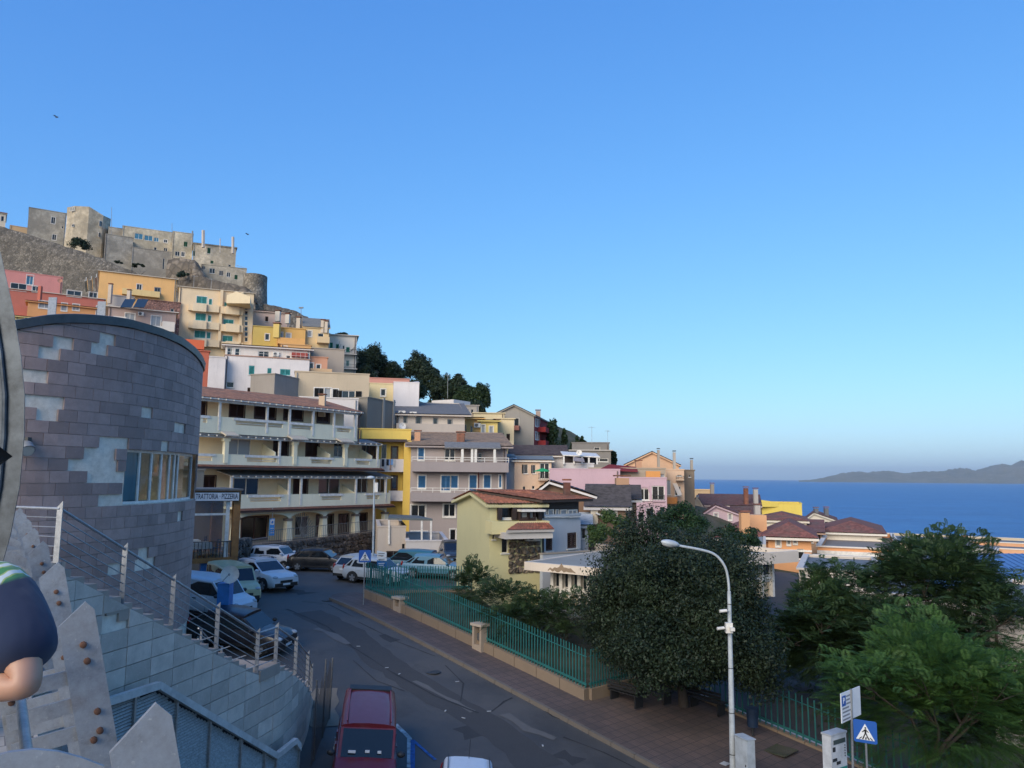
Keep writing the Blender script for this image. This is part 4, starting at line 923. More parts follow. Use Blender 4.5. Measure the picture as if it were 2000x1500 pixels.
# railing of the stair: posts with twin plates, handrail tube, five wires
rail = thing('stair_railing', 'silver steel railing with thin horizontal rods following the outdoor stair', 'railing', (-7.5, 17, -3))
PIPE = galv((.36, .37, .39), .4)
post_s = [sa+.05, s_at_y(15.75), s_at_y(17.3), s_at_y(19.0), s_at_y(20.85), s_at_y(21.8), s_at_y(23.6), s_at_y(25.6), s_at_y(27.6)]
pp = []
for s in post_s:
    q = SC.at(s, -.06); z = ZS(s); pp.append(Vector((q.x, q.y, z))); mb = MB()
    mb.hexa([Vector((q.x, q.y, z-.15))+Vector(d) for d in ((-.05, -.012, 0), (.05, -.012, 0), (.05, .012, 0), (-.05, .012, 0))]+[Vector((q.x, q.y, z+1.06))+Vector(d) for d in ((-.05, -.012, -.05), (.05, -.012, .06), (.05, .012, .06), (-.05, .012, -.05))]); mb.build('post', PIPE, rail)
lead = [Vector((-10.6, 14.7, PZ)), Vector((-9.4, 14.3, PZ))]
for i, (a, b) in enumerate(zip([lead[0]]+pp[:-1], pp)):
    mb = MB(); mb.tube([a+Vector((0, 0, .98)), b+Vector((0, 0, .98))], .028, 8); mb.build('handrail', PIPE, rail, smooth=True)
    for h in (.14, .31, .48, .65, .82): mb = MB(); mb.tube([a+Vector((0, 0, h)), b+Vector((0, 0, h))], .011, 6); mb.build('rod', PIPE, rail, smooth=True)
mb = MB().hexa([lead[0]+Vector(d) for d in ((-.05, -.012, -.1), (.05, -.012, -.1), (.05, .012, -.1), (-.05, .012, -.1), (-.05, -.012, 1.0), (.05, -.012, 1.06), (.05, .012, 1.06), (-.05, .012, 1.0))]); mb.build('post', PIPE, rail)
# far side railing of the lower flight
mb = MB()
for s in (s_at_y(22.5), s_at_y(24.5), s_at_y(26.8)):
    q = SC.at(s, -2.5); mb.bar((q.x, q.y, ZS(s)-.1), (q.x, q.y, ZS(s)+1.02), .05, .05, (1, 0, 0))
a, b = SC.at(s_at_y(22.3), -2.5), SC.at(s_at_y(27), -2.5)
for h in (.35, .7, 1.0): mb.bar((a.x, a.y, ZS(s_at_y(22.3))+h), (b.x, b.y, ZS(s_at_y(27))+h), .035, .035)
mb.build('far_rail', PIPE, rail)
# louvred steel screen below the stair
LF = Fr(Vector((-8.1, 14, 0)), Vector((-6.55, 20.9, 0))); LO = .55
lv = thing('louvre_screen', 'grey metal louvre screen with a pale peaked frame against the tiled stair wall', 'louvre', LF.pt(2, LO, -8.5))
tp = [LF.uz(x, y, LO) for x, y in ((180, 1372), (228, 1357), (310, 1331), (540, 1470), (577, 1441), (585, 1452))]
FRM = paint((.60, .56, .51), .5)
for (u0, z0), (u1, z1) in zip(tp[:-1], tp[1:]):
    mb = MB(); d = Vector((u1-u0, z1-z0)).normalized(); w = .14; pts = [(u0, z0), (u1, z1), (u1, z1-w/max(.3, abs(d.x))), (u0, z0-w/max(.3, abs(d.x)))]
    mb.prism([LF.pt(a, LO-.05, b) for a, b in pts], LF.n*.12); mb.build('frame', FRM, lv)
def ztl(u):
    for (u0, z0), (u1, z1) in zip(tp[:-1], tp[1:]):
        if u0 <= u <= u1: return lerp(z0, z1, (u-u0)/(u1-u0))-.16
    return -99
u_lo, u_hi = tp[0][0], tp[-1][0]; divs = [u_lo]+[LF.uz(x, 1400, LO)[0] for x in (262, 345, 412, 474, 521)]+[tp[3][0], u_hi]; LOUV = galv((.46, .42, .38), .5)
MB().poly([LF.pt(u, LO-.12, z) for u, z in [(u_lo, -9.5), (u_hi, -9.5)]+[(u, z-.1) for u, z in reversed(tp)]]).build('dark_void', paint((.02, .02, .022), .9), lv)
for a, b in zip(divs[:-1], divs[1:]):
    mb = MB(); z = -9.4
    while z < -2.5:
        us = [lerp(a+.03, b-.03, i/10) for i in range(11)]; run = [u for u in us if ztl(u) > z+.02]
        if len(run) >= 2:
            c = LF.pt((run[0]+run[-1])/2, LO-.03, z); tlt = (Vector((0, 0, 1))*.75+LF.n*-.66).normalized(); mb.box(c, (run[-1]-run[0], .006, .052), (LF.u, tlt.cross(LF.u), tlt))
        z += .062
    tag(mb.build('louvre_slats', LOUV, lv), kind='stuff'); m2 = MB(); LF.bx(m2, b-.025, b+.025, LO-.06, LO+.02, -9.4, max(-9.3, ztl(b-.01))); m2.build('divider', LOUV, lv)
# wire mesh fence leaning beside the wall foot
wf = thing('wire_fence', 'rusty wire mesh fence with thin posts beside the red van', 'fence', rp(625, 1440)); mb = MB(); q0 = rp(600, 1500, 0)+Vector((.1, 0, 0)); q1 = rp(637, 1405, 0)+Vector((.1, 0, 0))
for i in range(28): p_ = q0.lerp(q1, i/27); mb.tube([p_, p_+Vector((.02, 0, 1.9-.2*math.sin(i)))], .006, 4)
for i in range(16): z = Vector((0, 0, .1+i*.115)); mb.tube([q0+z, q1+z], .005, 4)
mb.build('mesh', paint((.07, .06, .055), .8), wf)
for t, h in ((.15, 2.3), (.6, 2.4), (1.0, 2.0)): p_ = q0.lerp(q1, t); MB().tube([p_-Vector((0, 0, .3)), p_+Vector((.05*t, 0, h))], .03, 6).build('post', galv((.2, .19, .18), .6, .8), wf)

# ================================================================ TRATTORIA BOX ON BLUE COLUMNS
TF = Fr(P(372, 1000, 42.8), P(468, 1000, 44.2)); tr = thing('glazed_dining_box', 'raised glass dining box with orange wood frame standing on blue columns', 'veranda', TF.pt(TF.L/2, -2, -6.4))
ORW = paint((.36, .155, .04), .55, var=.15); tz = lambda py: TF.uz(440, py)[1]; zt_, zb_ = tz(958), tz(1098); zf_ = tz(1088)
mb = MB(); TF.bx(mb, 0, TF.L, -4.5, .06, zb_, zf_); mb.build('floor', ORW, tr); mb = MB(); TF.bx(mb, -.1, TF.L+.1, -4.6, .22, zt_, zt_+.10); mb.build('roof', paint((.16, .15, .14), .7), tr)
mb = MB(); TF.bx(mb, TF.L-.36, TF.L+.02, -.3, .08, zf_, zt_-.002); mb.build('corner_post', ORW, tr); mb = MB(); TF.bx(mb, TF.L-.3, TF.L, -4.5, -4.2, zf_, zt_-.002); mb.build('corner_post', ORW, tr)
mb = MB(); TF.bx(mb, 0, TF.L-.36, -.05, .05, zt_-.55, zt_-.003); mb.build('fascia', ORW, tr)
for a, b, c, d in ((TF.L-.75, TF.L-.55, zf_, zt_-.55), (0, TF.L-.75, tz(1006), tz(1002))): mb = MB(); TF.bx(mb, a, b, -.04, .04, c, d); mb.build('mullion', WHITE, tr)
mb = MB(); TF.bx(mb, 0, TF.L-.75, -.01, .0, zf_, zt_-.55); mb.build('glass_pane', clearglass((.8, .85, .85)), tr)
mb = MB(); TF.bx(mb, 0, TF.L-.3, -4.5, -4.42, zf_, zt_-.003); mb.build('back_wall', plaster((.22, .16, .11)), tr)
mb = MB(); TF.bx(mb, 1.5, 1.9, -2.2, -1.8, zf_, zt_); mb.build('column', ORW, tr)
for i in range(12): mb = MB(); TF.bx(mb, .1+i*.19, .13+i*.19, .06, .085, zf_, zf_+.85); mb.build('baluster', DARKM, tr)
mb = MB(); TF.bx(mb, 0, TF.L-.36, .055, .09, zf_+.85, zf_+.89); mb.build('balustrade_rail', DARKM, tr)
BLUE = paint((.045, .22, .55), .45)
for u in (.95, TF.L-.45): mb = MB(); TF.bx(mb, u-.22, u+.22, -.7, -.26, -7.2, zb_); mb.build('column', BLUE, tr)
def text(name, body, fr, u, z, off, size, mat, par, bold=True, ex=.004, align='CENTER'):
    c = bpy.data.curves.new('t', 'FONT'); c.body = body; c.size = size; c.extrude = ex; c.align_x = align; c.align_y = 'CENTER'; c.offset = .012*size if bold else 0; c.resolution_u = 2
    o = bpy.data.objects.new('t', c); COL.objects.link(o); me = bpy.data.meshes.new_from_object(o.evaluated_get(bpy.context.evaluated_depsgraph_get())); bpy.data.objects.remove(o)
    M = Matrix((fr.u, Vector((0, 0, 1)), fr.n)).transposed().to_4x4(); M.translation = fr.pt(u, off, z)-root_loc(par); me.transform(M); me.materials.clear(); me.materials.append(mat); x = bpy.data.objects.new(name, me); COL.objects.link(x); x.parent = par; return x
us0, us1 = TF.uz(380, 968, .2)[0], TF.uz(467, 968, .2)[0]; zs0, zs1 = TF.uz(425, 978, .2)[1], TF.uz(425, 962, .2)[1]
mb = MB(); TF.bx(mb, us0, us1, .13, .2, zs0, zs1); sg = tag(mb.build('restaurant_sign', paint((.62, .64, .66), .5, var=.04)), 'white sign board reading TRATTORIA - PIZZERIA above the dining box', 'sign')
tx = text('lettering', 'TRATTORIA · PIZZERIA', TF, 0, 0, 0, (zs1-zs0)*.92, paint((.015, .012, .03), .5), sg)
w_ = max(v.co.dot(TF.u) for v in tx.data.vertices)-min(v.co.dot(TF.u) for v in tx.data.vertices); k = (us1-us0)*.95/w_; root = sg.location
for v in tx.data.vertices:
    u = v.co.dot(TF.u)-TF.A.dot(TF.u); zz = v.co.z; o_ = (v.co-TF.A).dot(TF.n); v.co = TF.pt((us0+us1)/2+u*k, .203+o_*.5, (zs0+zs1)/2+zz)
mb = MB()
for a, b, c, d in ((us0, us1, zs1, zs1+.03), (us0, us1, zs0-.03, zs0), (us0-.03, us0, zs0-.03, zs1+.03), (us1, us1+.03, zs0-.03, zs1+.03)): TF.bx(mb, a, b, .12, .215, c, d)
mb.build('border', DARKM, sg)
# tables and chairs inside
def chair_at(c, rz, label):
    t = thing('dining_chair', label, 'chair', c, 'dark chairs in the dining box', rz); m = paint((.03, .022, .018), .5)
    MB().box((0, 0, .45), (.42, .42, .04)).build('seat', m, t, world=False)
    for x in (-.19, .19):
        for y in (-.19, .19): MB().box((x, y, .215), (.035, .035, .43)).build('leg', m, t, world=False)
    mb = MB()
    for x in (-.19, .19): mb.box((x, .2, .72), (.035, .035, .5))
    for z in (.6, .75, .9): mb.box((0, .2, z), (.40, .02, .06))
    mb.build('backrest', m, t, world=False); return t
for u, o_ in ((.8, -1.0), (.55, -2.9)):
    t = thing('dining_table', 'square table under a white cloth in the dining box', 'table', TF.pt(u, o_, zf_), 'tables in the dining box'); mb = MB().box(TF.pt(u, o_, zf_+.4), (.1, .1, .7)); mb.build('leg', WOODB, t); mb = MB(); TF.bx(mb, u-.5, u+.5, o_-.5, o_+.5, zf_+.74, zf_+.76)
    mb.build('tabletop', WOODB, t); rows = [[TF.pt(u+sx*k_, o_+sy*k_, z) for sx, sy in ((-1, -1), (1, -1), (1, 1), (-1, 1), (-1, -1))] for k_, z in ((.01, zf_+.775), (.53, zf_+.775), (.56, zf_+.45))]; c = MB().grid(rows).build('tablecloth', plaster((.75, .73, .72), .1)); tag(c, 'white tablecloth over a table in the dining box', 'tablecloth', 'white tablecloths in the dining box')
for u, o_, a in ((1.6, -.9, -1.6), (1.75, -2.2, -1.2), (.2, -1.9, .1), (1.3, -3.2, -1.5)): chair_at(TF.pt(u, o_, zf_), a, 'dark wooden ladder back chair in the glazed dining box')
# ================================================================ FOREGROUND RAILING
fg = thing('platform_railing', 'weathered galvanised railing of pointed steel plates with rusty bolts in the foreground', 'railing', rail_pt(2, 0, PZ))
GV = galv((.40, .41, .43), .5, .30); BOLT = paint((.13, .06, .035), .8); zt0 = -.475
def plate(s, o, w, ztop, zbot, lean=.22, th=.012, peak=.8, nm='post_plate', bolts=(), d=0.0):
    mb = MB(); ax = RN; pts = [(-.5, zbot), (.5, zbot), (.5, ztop-.03), (peak-.5, ztop), (-.5, ztop-.085)]
    P3 = [rail_pt(s, o+a*w+lean*(ztop-z), z) for a, z in pts]; mb.prism(P3, Vector((RD.x, RD.y, 0))*th); pl = mb.build(nm, GV, fg)
    for a, dz in bolts:
        c = rail_pt(s-.004, o+a*w+lean*dz, ztop-dz); dd = Vector((RD.x, RD.y, 0)); MB().tube([c+dd*.004, c-dd*.010, c-dd*.013], [.0125, .0115, .006], 8).build('bolt', BOLT, pl, smooth=True)
    return pl
spac = 1.52
for i in range(8):
    s = .12+i*spac
    plate(s, .0, .125, zt0, PZ-.5, bolts=((.05, .155), (.08, .215), (.12, .40), (-.1, .50), (.1, .47)))
    plate(s+.05, -.19, .075, zt0-.24, PZ-.45, .22, .010, .7, 'inner_plate', bolts=((.0, .10), (.1, .17), (-.1, .26), (.0, .36)))
    # curved bracket to the handrail and flat cross bars below it
    a = rail_pt(s+.02, -.05, zt0-.15); b = rail_pt(s+.02, -.30, zt0-.11); mb = MB(); pts = [a.lerp(b, t)+Vector((0, 0, .035*math.sin(t*math.pi))) for t in np.linspace(0, 1, 7)]
    mb.prism([q+Vector((0, 0, .035)) for q in pts]+[q-Vector((0, 0, .035)) for q in reversed(pts)], Vector((RD.x, RD.y, 0))*.012); mb.build('bracket', GV, fg)
    for dz in ((.27, .37, .47, .58, .70, .83) if i else (.55, .8)):
        mb = MB(); mb.bar(rail_pt(s+.02, -.04+.22*dz, zt0-dz), rail_pt(s+.02, -.26+.22*dz, zt0-dz-.035), .010, .055, (0, 0, 1)); mb.build('cross_bar', GV, fg)
hp = [rail_pt(s, -.275, zt0-.14) for s in (-5, 0, 4, 8, 12)]; MB().tube(hp, .040, 16).build('handrail', galv((.50, .50, .49), .32), fg, smooth=True)
MB().tube([rail_pt(s, -.16, zt0-.22) for s in (-5, 12)], .014, 10).build('second_rail', galv((.5, .5, .48), .35), fg, smooth=True)
# tall curved steel fin at the platform edge
fin = thing('curved_steel_fin', 'tall curved dark steel fin rising from the platform', 'mast', P(-40, 1450, 4.7)*1.0); fin.location.z = PZ
outp = [(-120, 300), (-30, 420), (0, 490), (25, 600), (40, 690), (48, 770), (47, 850), (38, 950), (20, 1045), (-4, 1130), (-30, 1200), (-60, 1300)]; FN = paint((.10, .115, .13), .5, .4, .25, 6.0)
O_ = [P(x, y, 4.7) for x, y in outp]; I_ = [p_+Vector((-.42, 0, 0)) for p_ in O_]; mb = MB()
th = Vector((-.04, .07, 0)); nO = len(O_)
mb.grid([[p_ for p_ in I_], [p_ for p_ in O_], [p_+th for p_ in O_], [p_+th for p_ in I_]]); mb.build('blade', FN, fin, smooth=True)
mb = MB(); mb.tube([p_+Vector((-.115, -.012, 0)) for p_ in O_], .014, 8); mb.build('flange', FN, fin, smooth=True); foot = O_[-1]+Vector((-.25, 0, 0)); mb = MB().bar(foot+Vector((0, 0, .3)), Vector((foot.x, foot.y, PZ)), .10, .3, (1, 0, 0)); mb.build('foot', FN, fin)

# ================================================================ PERSON LEANING ON THE HANDRAIL
def skin(name, verts, edges, rad, mat, par=None, sub=2):
    me = bpy.data.meshes.new(name); off = root_loc(par) if par else Vector((0, 0, 0)); me.from_pydata([Vector(v)-off for v in verts], edges, []); o = bpy.data.objects.new(name, me); COL.objects.link(o); sk = o.modifiers.new('s', 'SKIN'); sk.use_smooth_shade = True
    for i, r in enumerate(rad): me.skin_vertices[0].data[i].radius = r if isinstance(r, tuple) else (r, r); me.skin_vertices[0].data[i].use_root = (i == 0)
    sb_ = o.modifiers.new('b', 'SUBSURF'); sb_.levels = sub; sb_.render_levels = sub
    me2 = bpy.data.meshes.new_from_object(o.evaluated_get(bpy.context.evaluated_depsgraph_get())); bpy.data.objects.remove(o); me2.materials.clear(); me2.materials.append(mat); me2.polygons.foreach_set('use_smooth', [True]*len(me2.polygons))
    x = bpy.data.objects.new(name, me2); COL.objects.link(x); x.parent = par; return x
def m_skin():
    m, n, b = nt('skin'); a = noise(n, pos(n), 30, 4); n.links.new(mixc(n, a, (.42, .22, .14), (.50, .28, .19)), b.inputs['Base Color']); b.inputs['Roughness'].default_value = .5; b.inputs['Subsurface Weight'].default_value = .15; b.inputs['Subsurface Radius'].default_value = (.02, .008, .004); return m
def m_shirt():
    m, n, b = nt('shirt_cloth'); p = pos(n); w = N(n, 'ShaderNodeTexWave', Scale=9.0, Distortion=6.0, Detail=2.0); n.links.new(p, w.inputs[0]); g = N(n, 'ShaderNodeNewGeometry'); s_ = N(n, 'ShaderNodeSeparateXYZ'); n.links.new(g.outputs['Position'], s_.inputs[0])
    pat = mixc(n, ramp(n, w.outputs['Fac'], [(.35, 0), (.5, 1)]), (.05, .22, .07), mixc(n, ramp(n, w.outputs['Color'], [(.7, 0), (.8, 1)]), (.32, .40, .12), (.6, .62, .58)))
    ad = N(n, 'ShaderNodeMath', operation='MULTIPLY_ADD'); n.links.new(s_.outputs[0], ad.inputs[0]); ad.inputs[1].default_value = -0.55; n.links.new(s_.outputs[2], ad.inputs[2])
    f = ramp(n, ad.outputs[0], [(.0, 0), (1, 1)]); mr = N(n, 'ShaderNodeMapRange'); mr.inputs[1].default_value = SH_T-.006; mr.inputs[2].default_value = SH_T+.006; n.links.new(ad.outputs[0], mr.inputs[0])
    n.links.new(mixc(n, mr.outputs[0], (.013, .022, .055), pat), b.inputs['Base Color']); b.inputs['Roughness'].default_value = .95; b.inputs['Sheen Weight'].default_value = .15; bump(n, b, noise(n, pos(n, (1, 1, .4)), 5, 3, .5), .6, .06); return m
Sh = P(12, 1170, 2.02); El = P(56, 1345, 1.92); El.z = max(El.z, zt0-.14+.040+.045); SH_T = Sh.z-.55*Sh.x+.035
per = thing('person', 'person in navy shirt with green patterned shoulders leaning an elbow on the handrail', 'person', (-1.75, 1.75, PZ))
Ne = Vector((Sh.x-.22, Sh.y+.03, Sh.z+.10)); Ch = Vector((Sh.x-.20, Sh.y-.02, Sh.z-.10)); Pe = Vector((Sh.x-.40, Sh.y-.30, -.72)); Hd = Ne+Vector((0, .06, .17)); S2 = Vector((Sh.x-.42, Sh.y+.06, Sh.z-.02)); Wr = El+Vector((-.25, .05, .012)); E2 = Vector((S2.x-.04, S2.y+.06, El.z+.0)); W2 = E2+Vector((.06, .25, .02))
V = [Pe, Pe.lerp(Ch, .5), Ch, Ne, Ne+Vector((0, .03, .07)), Hd, Hd+Vector((0, .02, .10)), Sh, Sh.lerp(El, .5), El, El.lerp(Wr, .5), Wr, Wr+Vector((-.06, .05, .0)), S2, S2.lerp(E2, .5), E2, W2, W2+Vector((.02, .07, 0)), Pe+Vector((.10, 0, -.05)), Pe+Vector((.13, .05, -.45)), Vector((Pe.x+.13, Pe.y, PZ+.09)), Vector((Pe.x+.14, Pe.y+.14, PZ+.04)), Pe+Vector((-.10, 0, -.05)), Pe+Vector((-.12, .05, -.45)), Vector((Pe.x-.13, Pe.y, PZ+.09)), Vector((Pe.x-.14, Pe.y+.14, PZ+.04))]
Eg = [(0, 1), (1, 2), (2, 3), (3, 4), (4, 5), (5, 6), (2, 7), (7, 8), (8, 9), (9, 10), (10, 11), (11, 12), (2, 13), (13, 14), (14, 15), (15, 16), (16, 17), (0, 18), (18, 19), (19, 20), (20, 21), (0, 22), (22, 23), (23, 24), (24, 25)]
Rd = [(.15, .12), .13, (.15, .13), .06, .055, .085, .075, .064, .052, .042, .043, .034, .03, .066, .052, .046, .03, .03, .09, .06, .05, .04, .09, .06, .05, .04]
skin('body', V, Eg, Rd, m_skin(), per)
V2 = [Pe, Pe.lerp(Ch, .5), Ch, Ne+Vector((0, 0, -.02)), Sh, Sh.lerp(El, .45), Sh.lerp(El, .82), S2, S2.lerp(E2, .45), S2.lerp(E2, .72)]
shirt = skin('shirt', V2, [(0, 1), (1, 2), (2, 3), (2, 4), (4, 5), (5, 6), (2, 7), (7, 8), (8, 9)], [(.175, .15), .155, (.175, .15), .075, .098, .096, .094, .09, .08, .075], m_shirt(), per)
skin('trousers', [Pe+Vector((0, 0, .02)), V[18], V[19], V[20]+Vector((0, 0, .02)), V[22], V[23], V[24]+Vector((0, 0, .02))], [(0, 1), (1, 2), (2, 3), (0, 4), (4, 5), (5, 6)], [(.17, .14), .115, .085, .075, .115, .085, .075], paint((.05, .055, .07), .9), per)
skin('hair', [Hd+Vector((0, -.03, .05)), Hd+Vector((0, .0, .12)), Hd+Vector((0, -.05, -.01))], [(0, 1), (0, 2)], [.09, .07, .07], paint((.03, .02, .015), .8), per)
for Wp, sg_ in ((V[12], 1), (V[17], -1)):
    for k in range(5):
        d = Vector((-.045+.018*k*sg_, .06, -.004)); b_ = Wp+Vector((-.02+.011*k, .01, 0)); skin('finger', [b_, b_+d*.7, b_+d*1.15+Vector((0, 0, -.02))], [(0, 1), (1, 2)], [.010, .009, .008], MATS.get('skinm') or MATS.setdefault('skinm', m_skin()), per, 1)
for x in (21, 25): skin('shoe', [V[x]+Vector((0, -.16, -.0)), V[x]+Vector((0, .05, -.005))], [(0, 1)], [.05, .045], DARKM, per)
# ================================================================ THE TOWN ON THE HILL
H = house
TEAL = (0.07, 0.36, 0.36); GRN = (0.02, 0.10, 0.05); GREEN2 = (.02, .22, .14); BRN = (.06, .03, .02); BLK = (.02, .02, .02); BLUS = (.06, .20, .40); GRYS = (.2, .2, .2)
OLD = oldwall((.66, .54, .38)); OLD2 = oldwall((.52, .46, .37)); GREYW = oldwall((.42, .38, .32))
def post_ant(par, px, py0, py1, D, w=.12, m=None): a, b = P(px, py1, D), P(px, py0, D); MB().tube([a-Vector((0, 0, .5)), b], w/2, 6).build('antenna', m or GREYT, par)
# ---- castle hill
r, f, z = H('castle_house', 'grey windowed castle house with peeling lower wall beside the round tower', 57, 216, 131, 214, 405, 14, (.36, .34, .31), [((100, 424, 108, 437), 'd', None, WT), ((102, 458, 110, 469), 'd', None, WT), ((121, 442, 124, 446), 'd')], wallm=OLD2, ybot=500)
r, f, z = H('castle_house', 'small white house at the far left end of the castle rampart', -30, 225, 13, 225, 410, 9, (.6, .57, .5), [((2, 422, 8, 432), 'd')], 'gu', 1.5, ybot=470)
r, f, z = H('castle_house', 'low ochre house behind the top of the rubble rampart', 20, 228, 56, 228, 440, 9, (.55, .40, .24), (), ybot=480)
tw = thing('castle_tower', 'tall weathered round castle tower with a bush at its foot', 'tower', P(172, 490, 214)); c = P(172, 450, 218); rad = 5.6; rows = []
for k, (py, rr_) in enumerate(((520, 1.02), (470, 1.0), (440, .98), (418, .98), (407, .99))):
    zz = P(172, py, 212).z; rows.append([(c.x+rad*rr_*math.cos(a)*1.05, c.y+rad*rr_*math.sin(a), zz+((1.2*math.cos(a+2.2)+.5*math.sin(a*5)) if k == 4 else 0)) for a in np.linspace(.3, 2*math.pi+.3, 10)])
MB().grid(rows).build('wall', OLD, tw); MB().poly(rows[-1][:-1]).build('roof', OLD2, tw)
for px, py, w, h in ((141, 408, 9, 8), (142, 440, 4, 5), (197, 437, 6, 11), (195, 459, 5, 9)):
    q = P(px, py, 211.5); fr_ = Fr(P(px-w/2, py, 212.6 if px < 180 else 214.6), P(px+w/2, py, 212.4 if px < 180 else 215.8)); rc = fr_.rect(px-w/2, py-h/2, px+w/2, py+h/2); window(tw, fr_, rc, 'd', None, None)
MB().tube([P(218, 470, 214), P(218, 405, 214)], .06, 6).build('mast', GREYT, tw)
r, f, z = H('castle_house', 'plain grey retaining block between the round tower and the arched window house', 206, 208, 261, 207, 457, 10, (.3, .29, .27), (), wallm=GREYW, ybot=545)
r, f, z = H('castle_house', 'narrow stone house squeezed behind the grey retaining block', 212, 216, 242, 216, 443, 8, (.3, .28, .24), (), wallm=OLD2, ybot=500)
r, f, z = H('castle_house', 'long cream castle house with three arched windows in a row', 240, 214, 339, 211, 441, 12, (.55, .48, .36), [((263, 456, 279, 467), 'b'), ((282, 460, 298, 470), 'b'), ((301, 464, 310, 472), 'b'), ((320, 468, 327, 474), 'w', None, WT), ((301, 483, 306, 489), 'd'), ((320, 484, 327, 491), 'd')], ybot=520, wallm=oldwall((.72, .61, .44)))
for x in (271, 290): pass
r, f, z = H('castle_house', 'grey plain rampart block below the arched window house', 258, 206, 342, 203, 483, 8, (.36, .33, .28), [((318, 505, 321, 526), 'd')], wallm=oldwall((.50, .44, .36)), ybot=560)
r, f, z = H('castle_house', 'cream castle house with a green shutter and roof aerial', 338, 210, 378, 208, 452, 11, (.50, .44, .33), [((359, 472, 366, 482), 's', GRN), ((342, 491, 351, 500), 'd'), ((354, 492, 361, 501), 'w', None, WT)], wallm=oldwall((.68, .58, .42)), ybot=560)
post_ant(r, 336, 436, 462, 210); post_ant(r, 376, 451, 475, 208, .4)
r, f, z = H('castle_house', 'tall cream castle house with red roof edge and telephone masts', 378, 206, 462, 203, 474, 11, (.50, .43, .33), [((376, 490, 381, 500), 's', GRN), ((405, 484, 411, 495), 's', GRN), ((411, 509, 417, 515), 's', GRN), ((446, 517, 451, 524), 'd')], 'shed', 1.0, .3, tilemat((.2, .08, .05)), wallm=oldwall((.70, .58, .42)), ybot=570)
for px, a, b, w in ((397, 450, 480, .9), (455, 463, 492, .8), (430, 466, 490, .25)): post_ant(r, px, a, b, 205, w, plaster((.5, .47, .44)))
r, f, z = H('castle_house', 'low castle terrace house with dark windows above the rock face', 394, 203, 482, 199, 516, 9, (.42, .37, .30), [((394, 516, 401, 526), 's', GRYS), ((409, 524, 420, 534), 'd'), ((428, 529, 436, 538), 's', GRYS), ((443, 532, 450, 541), 'd'), ((458, 537, 464, 546), 's', GRN)], wallm=oldwall((.58, .49, .37)), ybot=600)
bs = thing('castle_bastion', 'rounded stone bastion at the right end of the castle rock', 'tower', P(498, 610, 196)); c = P(498, 560, 200); rows = []
for k, (py, s_) in enumerate(((660, 1.22), (600, 1.10), (570, 1.02), (548, .97), (532, .97))):
    zz = P(498, py, 196).z; rows.append([(c.x+3.1*s_*math.cos(a), c.y+3.6*s_*math.sin(a), zz) for a in np.linspace(0, 2*math.pi, 17)])
MB().grid(rows).build('wall', stonemat((.27, .225, .17), 1.3), bs, smooth=True); MB().poly(rows[-1][:-1]).build('top', OLD2, bs)
fr_ = Fr(P(505, 550, 197.2), P(513, 550, 198.6)); window(bs, fr_, fr_.rect(506, 546, 512, 557), 's', GRN)
MB().tube([P(463, 516, 200), P(463, 525, 200), P(482, 531, 199)], .05, 5).tube([P(463, 518, 200), P(482, 524, 199), P(482, 534, 199)], .05, 5).build('terrace_rail', STEEL, bs)
# rubble rampart running down from the left and along the ridge
def rampart(name, label, top, D, thick, drop, mat, seed, cat='wall'):
    rr = random.Random(seed); t = thing(name, label, cat, P(top[0][0], top[0][1]+30, D if not isinstance(D, list) else D[0])); T = []
    for i in range(len(top)-1):
        for k in range(6): f_ = k/6; T.append((lerp(top[i][0], top[i+1][0], f_), lerp(top[i][1], top[i+1][1], f_), lerp(top[i][2], top[i+1][2], f_)))
    T.append(top[-1]); rows = [[] for _ in range(9)]
    for x, y, d in T:
        p = P(x, y, d); rows[0].append(p+Vector((0, thick, rr.uniform(-.2, .2))))
        for k in range(1, 9): q = (k-1)/7; rows[k].append(p+Vector((rr.uniform(-.3, .3), -q*drop*.22+rr.uniform(-.4, .4)*min(1, k-1), -q*drop+rr.uniform(-.15, .15))))
    MB().grid(rows).build('masonry', mat, t, smooth='all'); return t
RUB = stonemat((.17, .145, .115), 1.7)
rampart('rampart', 'long rubble rampart wall sloping down below the castle', [(-60, 425, 205), (0, 441, 205), (55, 457, 204), (130, 482, 202), (190, 501, 200), (245, 524, 198), (330, 562, 194), (370, 585, 190)], 200, 3, 26, RUB, 3)
rampart('rock_face', 'dark rocky cliff under the castle terrace house', [(330, 505, 201), (350, 503, 200), (378, 508, 199), (396, 540, 197), (440, 552, 196), (482, 560, 195), (500, 590, 195)], 198, 3, 24, stonemat((.17, .135, .10), .5), 4, 'cliff')
rampart('rampart', 'thin dark rampart running down the ridge right of the bastion', [(514, 592, 198), (540, 598, 198), (575, 606, 198), (605, 622, 198), (640, 648, 198), (690, 668, 196)], 198, 1, 9, stonemat((.15, .13, .11), 1.0), 5)
lp = thing('hill_lamp_mast', 'thin mast with two lamps on the ridge rampart', 'mast', P(588, 615, 197)); MB().tube([P(588, 618, 197), P(588, 600, 197)], .09, 6).tube([P(586, 601, 197), P(590, 601, 197)], .06, 6).build('pole', GREYT, lp)
for x in (585.5, 590.5): MB().box(P(x, 601, 197), (.5, .4, .35)).build('lamp', GREYT, lp)

